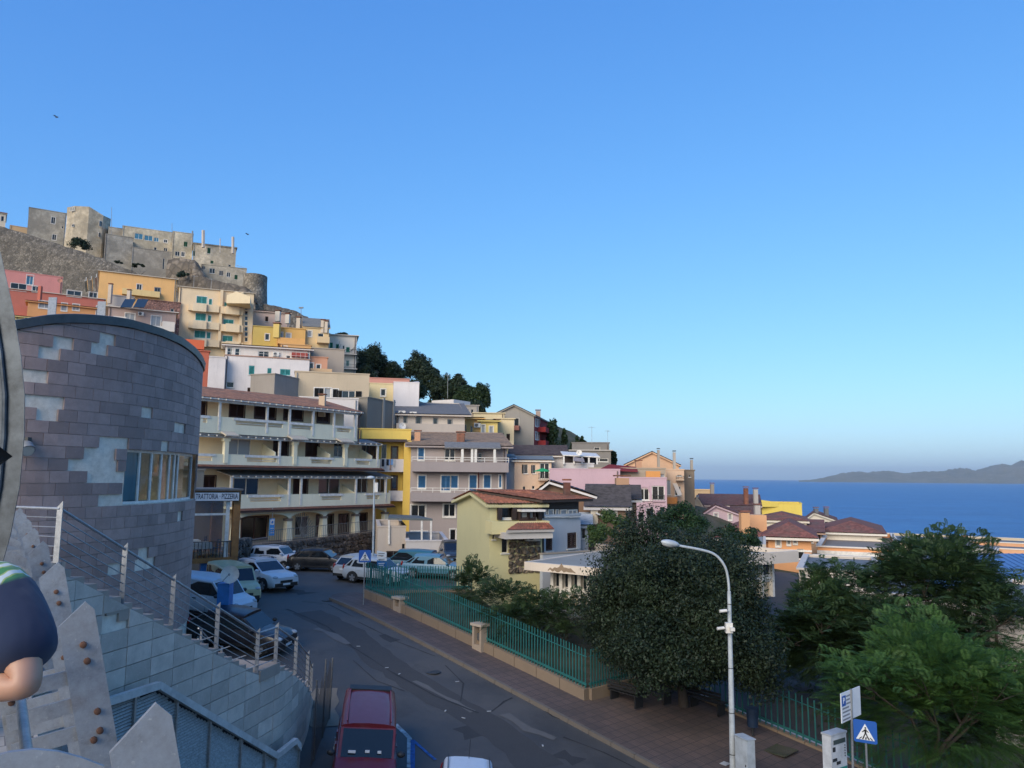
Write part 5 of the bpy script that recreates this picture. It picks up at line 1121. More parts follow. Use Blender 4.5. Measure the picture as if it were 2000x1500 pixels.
# ---- pastel houses, left
r, f, z = H('town_house', 'red house with pink attic storey, blue dormer and three windows', 12, 130, 206, 126, 563, 10, (.48, .165, .13), [((63, 559, 77, 570), 'w', None, WT), ((131, 568, 159, 579), 'w', None, WT), ((174, 571, 190, 582), 'w', None, WT), ((20, 553, 52, 568), 'd')], 'flat', over=.8, trimc=(.55, .52, .48), parapet=.2)
r2, f2, z2 = H('attic_house', 'pale pink rooftop storey with a small blue dormer window', 5, 136, 124, 134, 527, 7, (.62, .27, .26), [((52, 537, 65, 556), 'b', None, WT)], over=.2, ybot=600)
dish(r2, P(117, 548, 132), .4, (.3, -1, .2), mat=plaster((.4, .2, .16)))
r, f, z = H('town_house', 'orange terraced house with white windows and roof tiles under the red house', 55, 124, 212, 121, 587, 8, (.62, .33, .15), [((76, 588, 98, 602), 'c', None, WT), ((120, 592, 131, 607), 'c', None, WT), ((142, 594, 155, 606), 'c', None, WT), ((188, 598, 207, 617), 'w', None, WT)], 'shed', .8, .4)
MB().box(P(78, 573, 125), (.5, .5, 2.4)).build('chimney', plaster((.45, .14, .10)), r)
for x, y in ((102, 600), (198, 608)): MB().box(P(x, y, 120.4), (1.3, .15, 3.2)).build('rolled_awning', paint((.30, .33, .38), .7), r)
r, f, z = H('town_house', 'pale yellow house with a brown tiled roof just above the museum roof', 30, 116, 196, 113, 616, 8, (.72, .62, .30), [((48, 620, 69, 632), 'w', None, WT), ((89, 618, 95, 630), 'd')], 'shed', 1.3, .5, tilemat((.2, .10, .08)))
r, f, z = H('corner_house', 'ochre corner house with flat white cornice and two wings', 195, 150, 346, 143, 529, 12, (.80, .47, .20), [((267, 555, 277, 568), 'w', None, WT), ((302, 562, 313, 574), 'w', None, GREYT)], over=1.0, trimc=(.6, .56, .48), lw=[((166, 549, 170, 561), 's', GRYS), ((176, 548, 180, 561), 's', GRYS), ((186, 545, 190, 560), 'c')])
balcony(r, f, f.rect(238, 568, 312, 578), 1.0, plaster((.7, .55, .28)))
r, f, z = H('town_house', 'mauve grey house with two white framed doors, balcony and air conditioners', 212, 112, 345, 109, 599, 9, (.42, .33, .31), [((244, 612, 263, 636), 'c', None, WT), ((295, 617, 314, 641), 'c', None, WT), ((286, 652, 315, 668), 'w', None, WT)], 'flat', over=1.2, trimc=(.6, .57, .54), parapet=.15)
balcony(r, f, f.rect(222, 637, 340, 642), 1.3, WHITE, slabm=plaster((.6, .58, .55)))
b0 = f.rect(245, 620, 317, 640); balcony(r, f, f.rect(221, 621, 246, 638), 1.32, plaster((.7, .68, .65))); balcony(r, f, f.rect(316, 631, 340, 648), 1.32, plaster((.7, .68, .65)))
acunit(r, f, f.uz(275, 613)[0], f.uz(275, 617)[1]); acunit(r, f, f.uz(325, 653)[0], f.uz(325, 659)[1])
sp = MB(); q = P(257, 592, 111)
for dx in (-1.6, .3): sp.prism([q+Vector((dx, 0, -.7)), q+Vector((dx+1.6, 0, -.7)), q+Vector((dx+1.6, 1.2, .8)), q+Vector((dx, 1.2, .8))], (0, -.05, .08))
sp.build('solar_panel', glass((.02, .035, .06), .12), r)
r, f, z = H('brick_wall_house', 'unplastered reddish brick gable behind the mauve grey house', 270, 118, 353, 114, 584, 6, (.42, .22, .17), [((333, 603, 340, 609), 'd')], wallm=stonemat((.36, .19, .15), 3.0), ybot=690, sidem=plaster((.5, .34, .28)))
r, f, z = H('town_house', 'small grey flat block with chimney below the ochre corner house', 212, 120, 262, 119, 576, 6, (.42, .42, .43), (), ybot=600); chimney(r, P(215, 578, 119), .5, 1.8, plaster((.5, .45, .4))); chimney(r, P(252, 580, 119), .5, 1.0, plaster((.5, .45, .4)))
# cream apartment block
r, f, z = H('apartment_block', 'cream apartment block with turquoise shutters, stacked balconies and a glazed stair strip', 350, 121, 497, 116, 560, 14, (.68, .58, .42), [((384, 579, 404, 593), 's', TEAL, WT), ((408, 584, 414, 595), 's', TEAL, WT), ((382, 612, 402, 626), 's', TEAL, WT), ((406, 616, 412, 628), 's', TEAL, WT), ((380, 646, 401, 660), 's', TEAL, WT), ((404, 649, 411, 661), 's', TEAL, WT), ((438, 591, 458, 604), 's', TEAL, WT), ((436, 624, 456, 637), 's', TEAL, WT), ((435, 656, 454, 668), 's', TEAL, WT)]+[((478, 597+i*10.3, 484, 605+i*10.3), 'w') for i in range(7)], over=.8, trimc=(.45, .42, .36), sidem=plaster((.72, .56, .26)), parapet=.6)
for (x0, x1) in ((368, 428), (432, 474)):
    for y in (596, 630, 664):
        yy = y+(3 if x0 == 368 else 9); balcony(r, f, f.rect(x0, yy-3, x1, yy+9), .8 if x0 == 368 else .9, plaster((.66, .58, .44), .7))
        xa = x0+8 if x0 == 368 else x0+8; balcony(r, f, f.rect(xa, yy-4, xa+27, yy+10), 1.25, plaster((.68, .60, .46), .7))
for x in (430.5, 470): u = f.uz(x, 620)[0]; mb = MB(); f.bx(mb, u-.22, u+.22, 0, .55, f.uz(x, 680)[1], z); mb.build('pilaster', plaster((.66, .57, .42)), r)
mb = MB(); q = P(466, 578, 121); mb.prism([q+Vector((-1.9, 0, -1.2)), q+Vector((1.9, 0, -1.2)), q+Vector((1.9, 0, -.1)), q+Vector((-.4, 0, .75)), q+Vector((-1.9, 0, .1))], (-1.2, 4, 0)); mb.build('rooftop_hut', plaster((.7, .62, .45)), r)
antenna(r, P(378, 562, 118), 2.0); antenna(r, P(412, 566, 118), 1.8, 1.2)
# middle band
r, f, z = H('town_house', 'pale pink house with a red roof edge under the ridge rampart', 495, 136, 566, 133, 606, 9, (.58, .45, .40), [((518, 618, 524, 628), 's', BRN)], 'shed', .5, .3, tilemat((.22, .08, .06))); chimney(r, P(543, 615, 132), .8, .6, plaster((.7, .66, .6))); chimney(r, P(562, 619, 132), .7, .4, plaster((.7, .66, .6)))
r, f, z = H('town_house', 'mustard yellow house beside the cream apartment block', 495, 119, 548, 117, 637, 8, (.50, .40, .13), [((518, 652, 526, 664), 'w', None, WT)], ybot=700); chimney(r, P(541, 645, 116), .9, .9, plaster((.60, .48, .17)))
r, f, z = H('town_house', 'orange yellow house with a rounded balcony and pale shutters', 542, 117, 597, 115, 640, 8, (.62, .40, .14), [((545, 649, 552, 662), 'c', None, WT), ((559, 651, 568, 664), 'c', None, WT)], ybot=705); balcony(r, f, f.rect(542, 663, 595, 673), 1.3, plaster((.68, .40, .15)))
r, f, z = H('town_house', 'cream house with dark window, small balcony and grey mansard roof', 593, 119, 643, 117, 637, 9, (.62, .50, .30), [((602, 646, 609, 657), 'c', None, WT), ((621, 651, 632, 661), 'd')], 'gu', 2.2, .2, paint((.20, .19, .17), .9), ybot=700); balcony(r, f, f.rect(619, 660, 643, 670), 1.2, plaster((.62, .50, .32)))
for x, h in ((583, 1.2), (631, .8), (637, .6)): chimney(r, P(x, 636, 120), .6, h, plaster((.5, .46, .4)))
r, f, z = H('town_house', 'white house with green shutters and flower railed balconies beside the hillside pines', 643, 126, 697, 121, 654, 11, (.68, .66, .62), [((644, 669, 650, 680), 's', GREEN2), ((656, 672, 662, 683), 's', GREEN2), ((669, 675, 673, 686), 'd'), ((676, 678, 683, 688), 's', GREEN2), ((676, 704, 682, 715), 's', (.3, .45, .4))], over=1.2, trimc=(.62, .6, .56), ybot=740)
balcony(r, f, f.rect(643, 684, 697, 692), 1.1, DARKM, True, slabm=plaster((.6, .58, .55))); balcony(r, f, f.rect(670, 713, 697, 721), 1.1, DARKM, True, slabm=plaster((.6, .58, .55)))
r, f, z = H('town_house', 'blank warm grey block under the white house with green shutters', 606, 112, 673, 109, 680, 8, (.36, .33, .30), (), ybot=745, wallm=plaster((.36, .33, .30), .25))
r, f, z = H('town_house', 'small salmon terrace house with white door beside the blank grey block', 598, 104, 640, 103, 697, 5, (.58, .32, .22), [((604, 709, 612, 722), 'w', None, WT), ((618, 712, 626, 724), 'd', None, WT)], ybot=740); balcony(r, f, f.rect(606, 721, 648, 731), .6, plaster((.62, .45, .28)))
r, f, z = H('town_house', 'orange house part with dark terrace furniture above the white terrace house', 548, 108, 608, 106, 672, 6, (.60, .38, .18), [((552, 676, 560, 684), 'w', None, WT), ((572, 677, 594, 684), 'c')], ybot=700)
# white terrace house with turquoise shutters
r, f, z = H('terrace_house', 'white house with turquoise shutters, rain stains and a roof terrace', 440, 95, 605, 90, 694, 11, (.70, .70, .74), [((486, 714, 497, 732), 's', TEAL), ((522, 719, 530, 737), 's', TEAL), ((547, 721, 567, 733), 's', TEAL), ((442, 746, 457, 757), 'd'), ((483, 757, 496, 769), 's', BRN), ((500, 759, 507, 770), 's', BRN), ((526, 761, 536, 772), 's', BRN)], over=.3, trimc=(.4, .25, .2), wallm=plaster((.70, .70, .74), .75), parapet=.3)
mb = MB(); n = 18
for i in range(n+1): u = f.L*i/n; mb.bar(f.pt(u, -.15, z), f.pt(u, -.15, z+.95), .03, .03, f.u)
for h in (.5, .95): mb.bar(f.pt(0, -.15, z+h), f.pt(f.L, -.15, z+h), .04, .03)
mb.build('terrace_rail', WHITE, r)
r, f, z = H('rooftop_house', 'white set back rooftop storey with awning and air conditioner above the turquoise shutters', 441, 100, 606, 96, 672, 7, (.68, .66, .66), [((444, 678, 453, 693), 'w', None, WT), ((459, 680, 468, 694), 'w', None, WT), ((504, 686, 526, 700), 'd'), ((559, 695, 567, 706), 'w', None, WT), ((585, 700, 594, 710), 's', (.3, .5, .42))], 'shed', .6, .5, tilemat((.2, .12, .09)), ybot=720); acunit(r, f, f.uz(539, 690)[0], f.uz(539, 696)[1]); balcony(r, f, f.rect(569, 690, 600, 696), .8, plaster((.3, .06, .05)))
r, f, z = H('town_house', 'stained white side house with a gable left of the turquoise shutters', 409, 93, 441, 95, 697, 9, (.66, .66, .70), [((442, 746, 457, 757), 'd')] if False else (), 'flat', over=.2, wallm=plaster((.68, .68, .72), 1.0))
r, f, z = H('town_house', 'bright red orange block with a shaded terrace above the museum roof', 346, 78, 409, 80, 683, 8, (.48, .14, .09), [((356, 690, 396, 710), 'd')], ybot=780); mb = MB(); f.bx(mb, f.uz(347, 660)[0], f.uz(400, 660)[0], -3, -.2, f.uz(370, 680)[1]+.0, f.uz(370, 662)[1]); mb.build('roof_box', plaster((.62, .15, .07)), r)
r, f, z = H('town_house', 'long grey cream house with dark shuttered windows and a stained bare gable', 576, 84, 722, 88, 726, 10, (.52, .46, .36), [((614, 758, 632, 777), 's', BLK, WT), ((634, 758, 646, 777), 'c', None, WT), ((650, 760, 660, 778), 's', BLK, WT), ((668, 763, 694, 783), 'o', BLK)], ybot=810, wallm=plaster((.50, .44, .34), .5), over=.2)
mb = MB(); f.bx(mb, -3.2, .0, -9, -.01, -2, z-.02); 
r3, f3, z3 = H('gable_house', 'rough grey rendered gable leaning against the grey cream house', 537, 80, 588, 84.5, 731, 3, (.27, .26, .24), [((576, 764, 584, 777), 'd')] if False else (), 'flat', over=.2, wallm=plaster((.28, .27, .26), 1.0), ybot=800, fix=True)
r, f, z = H('town_house', 'low white terrace house under the dark shuttered windows', 585, 78, 700, 80, 776, 4, (.62, .62, .64), (), over=.2, ybot=810)
r, f, z = H('town_house', 'pale yellow and white house against the hillside pines', 722, 96, 769, 94, 749, 8, (.62, .56, .36), [((744, 760, 753, 773), 'd', None, WT)], ybot=800, over=.2)
r, f, z = H('town_house', 'plain white house wall with stepped parapet against the hillside pines', 769, 94, 819, 97, 747, 8, (.68, .68, .72), (), ybot=800, over=.1); mb = MB(); mb.prism([P(795, 748, 95), P(817, 744, 96.6), P(817, 749, 96.6), P(795, 750, 95)], (0, 1, 0)); mb.build('parapet_step', plaster((.68, .68, .72)), r)
r, f, z = H('town_house', 'faded pink wall behind the pale yellow and white house', 700, 104, 800, 100, 738, 5, (.55, .28, .24), (), ybot=770, over=.2)
r, f, z = H('long_house', 'long grey house with arched windows, solid balcony and bare concrete side', 772, 88, 908, 90, 806, 10, (.56, .53, .50), [((773, 812, 778, 827), 'd', None, GREYT), ((789, 812, 794, 826), 'w', None, GREYT), ((813, 814, 822, 829), 'w', None, GREYT), ((847, 817, 854, 830), 'w', None, GREYT), ((875, 820, 882, 833), 'w', None, GREYT)], 'shed', 2.2, .7, paint((.16, .15, .145), .9), ybot=860)
balcony(r, f, f.rect(774, 829, 906, 843), 1.2, plaster((.42, .40, .385))); acunit(r, f, f.uz(785, 808)[0], f.uz(785, 812)[1]); acunit(r, f, f.uz(807, 808)[0], f.uz(807, 814)[1]); dish(r, P(786, 832, 86), .42, (.5, -1, .3))
r, f, z = H('concrete_block_house', 'bare dark concrete side block with a gutter pipe left of the long grey house', 718, 82, 772, 87.5, 777, 4, (.20, .195, .18), (), 'flat', over=.2, wallm=plaster((.20, .195, .18), .6), ybot=850, fix=True)
for x in (749, 769): u = f.uz(x, 800)[0]; mb = MB(); f.bx(mb, u-.25, u+.12, -.05, .12, f.uz(x, 850)[1], z+.3); mb.build('concrete_post', plaster((.33, .32, .3)), r)
r, f, z = H('town_house', 'grey concrete house with a white rooftop hut below the pines', 843, 106, 935, 103, 791, 9, (.36, .35, .34), [((911, 798, 916, 806), 'd'), ((920, 799, 925, 807), 'd')], ybot=840, over=.5); mb = MB(); q0, q1 = P(843, 791, 107), P(886, 780, 105); fr_ = Fr(q0, q1); fr_.bx(mb, 0, fr_.L, -4, 0, q0.z-.4, q1.z); mb.build('rooftop_hut', plaster((.66, .66, .68)), r); antenna(r, P(874, 778, 104), 3.4, .2)
r, f, z = H('town_house', 'orange and yellow house with a railed balcony and air conditioner', 905, 94, 940, 95.5, 815, 8, (.62, .40, .16), [((905, 830, 911, 848), 'd'), ((919, 832, 923, 850), 'd')], 'shed', .5, .5, tilemat((.22, .12, .08)), ybot=890); balcony(r, f, f.rect(906, 845, 938, 857), 1.0, DARKM, True, slabm=plaster((.6, .5, .4))); acunit(r, f, f.uz(932, 832)[0], f.uz(932, 835)[1])
r, f, z = H('town_house', 'yellow house with two tall white shuttered windows', 938, 94, 972, 96, 820, 8, (.70, .58, .22), [((941, 830, 947, 849), 'c', None, WT), ((956, 833, 963, 850), 'c', None, WT)], 'shed', .5, .4, tilemat((.2, .1, .08)), ybot=890)
r, f, z = H('town_house', 'cream house with brown shutters and scalloped balcony left of the bare gable', 968, 98, 1004, 99, 818, 9, (.66, .58, .40), [((970, 845, 974, 860), 's', BRN), ((978, 846, 984, 861), 's', BRN), ((989, 847, 996, 862), 's', BRN)], ybot=895, over=.6); balcony(r, f, f.rect(970, 861, 1003, 871), .8, plaster((.66, .58, .42)))
r, f, z = H('town_house', 'pale yellow flat roofed house behind the yellow house', 925, 106, 985, 106, 807, 8, (.62, .56, .38), [((962, 818, 968, 823), 'd')], ybot=850, over=.6)
# bare gable house with red side
r, f, z = H('gable_house', 'tall bare grey gabled house with dark red balconied side', 963, 112, 1043, 110.8, 810, 14, (.25, .25, .245), [((1004, 816, 1014, 834), 'w', None, None)], 'gn', 1.45, .35, tilemat((.2, .09, .07)), .52, wallm=plaster((.27, .27, .265), .6), ybot=890, sidem=plaster((.30, .035, .035)), fix=True, rw=[((1045, 818, 1049, 832), 'c', None, WT), ((1050, 820, 1053, 833), 'c', None, WT), ((1045, 844, 1049, 858), 'c', None, WT), ((1050, 846, 1053, 859), 'c', None, WT)])
balcony(r, f, f.rect(1004, 832, 1016, 839), 1.0, plaster((.36, .16, .13))); fR_ = f.sub('R', 14)
for y in (832, 859): balcony(r, fR_, (fR_.uz(1050, y)[0], fR_.L-1.0, f.uz(1043, y+7)[1], f.uz(1043, y-1)[1]), 1.2, plaster((.34, .035, .035)))
chimney(r, P(1051, 812, 116), .7, .7, plaster((.35, .3, .28)))
# right centre
r, f, z = H('town_house', 'pale grey blue house with low dark brown hipped roof and terrace', 1000, 88, 1102, 86, 887, 9, (.58, .60, .66), [((1063, 889, 1074, 896), 'd'), ((1034, 888, 1045, 892), 'd')], 'gu', 1.2, .5, tilemat((.085, .06, .055)), trimc=(.7, .7, .72), ybot=960)
r, f, z = H('terrace_house', 'pale blue terrace with white posts and striped awnings beside the brown roofed house', 1100, 84, 1160, 84, 906, 7, (.58, .60, .66), [((1142, 906, 1147, 914), 'd', None, WT)], ybot=960, over=.2); mb = MB()
for x in (1101, 1121, 1137, 1150, 1166): mb.bar(P(x, 907, 83.8), P(x, 891, 83.8), .18, .18, (1, 0, 0))
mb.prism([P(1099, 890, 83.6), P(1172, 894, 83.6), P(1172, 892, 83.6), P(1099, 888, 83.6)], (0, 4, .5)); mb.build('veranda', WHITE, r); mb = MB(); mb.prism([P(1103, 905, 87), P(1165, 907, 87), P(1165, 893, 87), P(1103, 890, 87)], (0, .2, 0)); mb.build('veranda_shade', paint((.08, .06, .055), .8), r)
dish(r, P(1131, 884, 83), .32, (-.3, -1, .3)); mb = MB(); mb.prism([P(1120, 893, 83.2), P(1140, 896, 83.2), P(1142, 903, 82), P(1120, 901, 82)], (0, -.03, .04)); mb.build('awning', paint((.30, .25, .24), .9), r)
r, f, z = H('town_house', 'beige house with black shutters and a small loggia', 1005, 79, 1077, 77.5, 898, 8, (.60, .47, .37), [((1023, 907, 1031, 925), 'o', BLK), ((1040, 908, 1046, 925), 'o', BLK), ((1054, 904, 1073, 935), 'd'), ((1021, 950, 1026, 960), 'd'), ((1039, 949, 1044, 955), 'd')], 'shed', .6, .3, paint((.22, .23, .22), .9), ybot=985, trimc=(.66, .64, .6))
balcony(r, f, f.rect(1051, 925, 1073, 936), .5, DARKM, True, slabm=plaster((.55, .5, .45)))
um = thing('sun_umbrella', 'open green umbrella on the small loggia of the beige house', 'umbrella', P(1060, 930, 77.0)); c = P(1060, 914, 77.0); rows = [[c+Vector((1.0*k_*math.cos(a), .5*k_*math.sin(a), -.35*k_)) for a in np.linspace(0, 2*math.pi, 13)] for k_ in (.02, .5, 1.0)]; MB().grid(rows).build('canopy', paint((.02, .33, .12), .7), um); MB().tube([c, P(1060, 935, 77)], .03, 6).build('pole', GREYT, um)
r, f, z = H('town_house', 'light blue narrow house between the grey blue shutter house and the beige house', 984, 80, 1005.5, 80, 893, 7, (.46, .58, .78), (), 'shed', .5, .2, paint((.22, .23, .22), .9), ybot=985)
r, f, z = H('town_house', 'dark grey building with a balustraded roof terrace below the thin trees', 1114, 106, 1193, 103, 880, 10, (.22, .22, .22), [((1153, 895, 1188, 902), 'd')], ybot=930, over=.8, trimc=(.5, .5, .5)); r2_, f2_, z2_ = H('rooftop_house', 'dark grey set back storey with aerials on the balustraded building', 1117, 110, 1190, 108, 865, 6, (.2, .2, .2), [((1160, 873, 1172, 880), 'd')], ybot=900, over=.3); antenna(r2_, P(1156, 866, 108), 2.4); antenna(r2_, P(1187, 868, 107), 2.0, 1.0)
# lilac house with arches
LIL = (.50, .37, .45)
r, f, z = H('lilac_house', 'lilac house with arched loggias and a recessed balcony', 1208, 70, 1302, 71.5, 934, 10, LIL, [((1220, 954, 1239, 966), 'd'), ((1248, 954, 1268, 977), 'd'), ((1273, 949, 1298, 977), 'd'), ((1262, 992, 1277, 1012), 'd'), ((1289, 990, 1298, 1014), 's', BLK), ((1247, 1000, 1258, 1020), 'd')], ybot=1050, over=.1)
for x0, x1, y0, y1 in ((1220, 1239, 950, 966), (1248, 1268, 951, 977)):       # arch heads over the loggias
    u0, u1, za, zb2 = f.rect(x0, y0, x1, y1); mb = MB(); n = 10
    for i in range(n):
        a, b = i/n, (i+1)/n; hA, hB = [math.sqrt(max(0, 1-(2*t-1)**2)) for t in (a, b)]; zt2 = zb2+.12; h_ = .55
        mb.hexa([f.pt(lerp(u0, u1, a), -.14, zb2-h_+h_*hA), f.pt(lerp(u0, u1, b), -.14, zb2-h_+h_*hB), f.pt(lerp(u0, u1, b), .05, zb2-h_+h_*hB), f.pt(lerp(u0, u1, a), .05, zb2-h_+h_*hA), f.pt(lerp(u0, u1, a), -.14, zt2), f.pt(lerp(u0, u1, b), -.14, zt2), f.pt(lerp(u0, u1, b), .05, zt2), f.pt(lerp(u0, u1, a), .05, zt2)])
    mb.build('arch_head', plaster(LIL), r)
balcony(r, f, f.rect(1274, 967, 1298, 977), .15, DARKM, True, slabm=plaster(LIL))
r, f, z = H('lilac_house', 'low lilac wing with a plain parapet behind the slate roofed house', 1073, 74, 1211, 72, 917, 8, LIL, (), ybot=980, over=.1, parapet=1.0)
r, f, z = H('rooftop_house', 'rooftop flat with dark red awning, orange walls and bare grey wall on the lilac house', 1150, 79, 1300, 78, 915, 6, (.30, .28, .25), [((1173, 918, 1186, 933), 'c', None, None), ((1262, 918, 1280, 932), 'd'), ((1288, 920, 1298, 932), 'c')], ybot=960, over=.2, wallm=plaster((.36, .32, .27), .9))
mb = MB(); mb.prism([P(1172, 918, 77.6), P(1246, 922, 77.6), P(1243, 914, 79), P(1190, 909, 79)], (0, .1, .12)); mb.build('awning', paint((.20, .02, .02), .8), r); fr_ = Fr(P(1155, 920, 77.7), P(1171, 920, 77.7)); mb = MB(); fr_.bx(mb, 0, fr_.L, -.4, 0, P(1155, 930, 77.7).z, P(1155, 916, 77.7).z); mb.build('orange_wall', plaster((.62, .26, .08)), r)
fr_ = Fr(P(1262, 928, 77.2), P(1290, 928, 77.2)); mb = MB(); fr_.bx(mb, 0, fr_.L, -.3, 0, P(1262, 933, 77.2).z, P(1262, 920, 77.2).z); mb.build('orange_wall', plaster((.62, .30, .10)), r)
# slate roofed brown house
r, f, z = H('slate_roof_house', 'brown house with white gable boards and dark slate roof', 1041, 53, 1152, 53, 963, 9, (.20, .135, .10), [((1094, 969, 1103, 980), 'c')], 'gn', .85, .5, paint((.075, .065, .07), .85, var=.25), .28, trimc=(.66, .66, .68), ybot=1100)
r, f, z = H('slate_roof_house', 'lower brown wing with slate roof, white eaves and pale shutters', 1152, 51.5, 1222, 53.5, 986, 7, (.20, .135, .10), [((1184, 990, 1203, 1012), 'c', None, WT)], 'gu', 1.3, .4, paint((.075, .065, .07), .85, var=.25), .5, trimc=(.66, .66, .68), ybot=1100); chimney(r, P(1215, 978, 55), .9, 1.6, plaster((.42, .27, .18)))
r, f, z = H('slate_roof_house', 'small brown end wing with slate lean-to roof beside the lilac arches', 1222, 56, 1243, 57, 974, 6, (.20, .135, .10), [((1223, 978, 1232, 990), 'c', None, WT)], 'shed', .9, .4, paint((.075, .065, .07), .85, var=.25), trimc=(.66, .66, .68), ybot=1080)
mb = MB(); fr_ = Fr(P(1154, 1000, 51.3), P(1168, 1000, 51.3)); fr_.bx(mb, 0, fr_.L, -.3, .0, P(1160, 1024, 51.3).z, P(1160, 988, 51.3).z); mb.build('pale_pilaster', plaster((.6, .57, .5)), r)
mb = MB(); mb.prism([P(1165, 1001, 50.6), P(1197, 1014, 50.6), P(1197, 1017, 50.6), P(1165, 1004, 50.6)], (0, .8, 0)); mb.build('porch_board', WHITE, r)
# peach gable and tall narrow buildings by the sea
r, f, z = H('gable_house', 'peach gabled house with roof chimneys above the lilac house', 1222, 96, 1326, 93, 906, 10, (.62, .42, .29), (), 'gn', 1.55, .3, tilemat((.2, .1, .08)), .5, ybot=960)
for x, y0, y1, w in ((1286, 879, 893, .28), (1247, 902, 912, .7)): chimney(r, P(x, y1, 93), w, (y1-y0)/1500*93, plaster((.5, .3, .2) if w > .6 else (.35, .33, .3)))
r, f, z = H('town_house', 'beige house with cluttered balconies, awning and orange panel beside the tall dark wall', 1301, 84, 1336, 85, 918, 7, (.56, .42, .32), [((1303, 938, 1310, 966), 'c', None, None), ((1322, 922, 1332, 930), 'd'), ((1318, 950, 1330, 968), 'd')], ybot=1020, over=.2); balcony(r, f, f.rect(1302, 971, 1323, 981), .8, plaster((.60, .25, .08))); balcony(r, f, f.rect(1320, 930, 1336, 936), .9, DARKM, True, slabm=plaster((.5, .4, .3))); mb = MB(); mb.prism([P(1314, 945, 83.6), P(1322, 944, 83.6), P(1332, 966, 81.8), P(1324, 968, 81.8)], (0, .05, .05)); mb.build('awning', plaster((.6, .55, .48)), r)
chimney(r, P(1317, 903, 86), .28, 1.1, plaster((.4, .38, .35)))
r, f, z = H('town_house', 'tall dark grey brown narrow house with a thin chimney by the sea', 1335, 90, 1356, 92, 919, 9, (.19, .16, .13), [((1345, 926, 1349, 932), 'd')], ybot=990, wallm=plaster((.20, .17, .14), .8)); chimney(r, P(1351, 920, 91), .28, 1.3, plaster((.35, .33, .3)))
# pale yellow house with red tiled roof near the street
r, f, z = H('tile_roof_house', 'pale yellow gable house with red tiled roof, dark wooden loggia and curved balcony', 957, 42, 1059, 43.1, 982, 6, (.58, .56, .34), [((976, 990, 1058, 1013), 'd'), ((962, 1045, 966, 1053), 'd'), ((980, 1044, 992, 1080), 'd')], 'gu', .55, .3, tilemat((.34, .13, .08)), .45, wallm=plaster((.56, .55, .33), .3), zb=-8, fix=True)
bl = balcony(r, f, f.rect(948, 1016, 1059, 1035), 1.0, plaster((.60, .57, .33), .3)); fr_ = f; mb = MB()
for x0, x1 in ((1017, 1032), (1035, 1043)): window(r, f, f.rect(x0, 1000, x1, 1012, .3), 'c', None, paint((.06, .03, .02), .5), off=.3)
for x in (974, 1002, 1012, 1052): u = f.uz(x, 1000)[0]; m3 = MB(); f.bx(m3, u-.12, u+.12, .05, .25, f.uz(x, 1015)[1], f.uz(x, 984)[1]); m3.build('loggia_post', paint((.035, .02, .015), .6), r)
mb = MB(); f.bx(mb, f.uz(1014, 998, .5)[0], f.uz(1060, 998, .5)[0], .2, .9, f.uz(1030, 999, .5)[1], f.uz(1030, 995, .5)[1]); mb.build('rolled_awning', WHITE, r)
mb = MB(); a, b = f.pt(f.uz(988, 1035, 1.8)[0], 1.9, f.uz(1010, 1034, 1.8)[1]), f.pt(f.L-.1, 1.9, f.uz(1010, 1034, 1.8)[1]); c, d = f.pt(f.L-.1, .95, f.uz(1040, 1020, .9)[1]), f.pt(f.uz(1012, 1020, .9)[0], .95, f.uz(1040, 1020, .9)[1]); tiles(mb, a, b, c, d); mb.build('porch_roof', tilemat((.26, .09, .06)), r, smooth='all')
mb = MB(); slab(mb, [a, b, c, d], .12); f.bx(mb, f.uz(985, 1040, 1.6)[0], f.L-.1, 0.02, 1.7, a.z-.5, a.z-.2); mb.build('porch_soffit', plaster((.5, .5, .5)), r)
# rubble clad ground floor between porch and corner
su0, su1 = f.uz(993, 1060, .02)[0], f.uz(1056, 1060, .02)[0]; sz1 = f.uz(1020, 1045, .02)[1]; stones(r, f, su0, su1, f.uz(1020, 1098, .02)[1]-.6, lambda u: sz1, .33, .02, 21, 160, STN2)
acunit(r, f, f.uz(1037, 1050, .1)[0], f.uz(1037, 1056, .1)[1], .1)
r2, f2, z2 = H('tile_roof_house', 'light blue grey wing of the tile roofed house with brown shuttered windows', 1059, 43.2, 1134, 46.0, 1010, 6, (.46, .52, .60), [((1066, 1045, 1079, 1076), 's', (.09, .05, .04)), ((1108, 1040, 1126, 1071), 's', (.09, .05, .04))], 'flat', over=.1, zb=-8.4, wallm=plaster((.46, .52, .60), .4), parapet=.05, fix=True)
f3 = f2; mb = MB(); f3.bx(mb, .02, f3.L-.05, -6.5, -.1, z2+.1, z2+1.0); mb.build('attic_storey', paint((.05, .03, .022), .7), r2)
for x0, x1 in ((1061, 1066), (1069, 1080), (1084, 1090), (1093, 1106), (1108, 1126)): window(r2, f3, f3.rect(x0, 995, x1, 1008, -.08), 'c', None, None, off=.06)
za = z2+.98; a, b, c, d = f3.pt(-.6, .5, za), f3.pt(f3.L+.6, .5, za), f3.pt(f3.L+.6, -3.6, za+.42), f3.pt(-2.0, -3.6, za+.5); mb = MB(); tiles(mb, a, b, c, d); mb.build('roof', tilemat((.34, .13, .08)), r2, smooth='all'); mb = MB(); slab(mb, [a, b, c, d], .12); mb.build('eaves', paint((.05, .03, .02), .6), r2); chimney(r2, P(1107, 985, 46.5), .42, 1.3, tilemat((.12, .05, .04)))
for x in (1056.5, 1060.5): mb = MB().tube([P(x, 1090, 43.2), P(x, 1000, 43.2)], .07, 8); mb.build('downpipe', WHITE if x < 1058 else DARKM, r2)
r, f, z = H('garden_shed', 'small blue grey lean-to beside the light blue wing', 1134, 48, 1149, 48.5, 1024, 4, (.42, .47, .54), [((1136, 1030, 1143, 1052), 'd')], 'shed', .5, .3, paint((.4, .42, .45), .8), zb=-8.4)
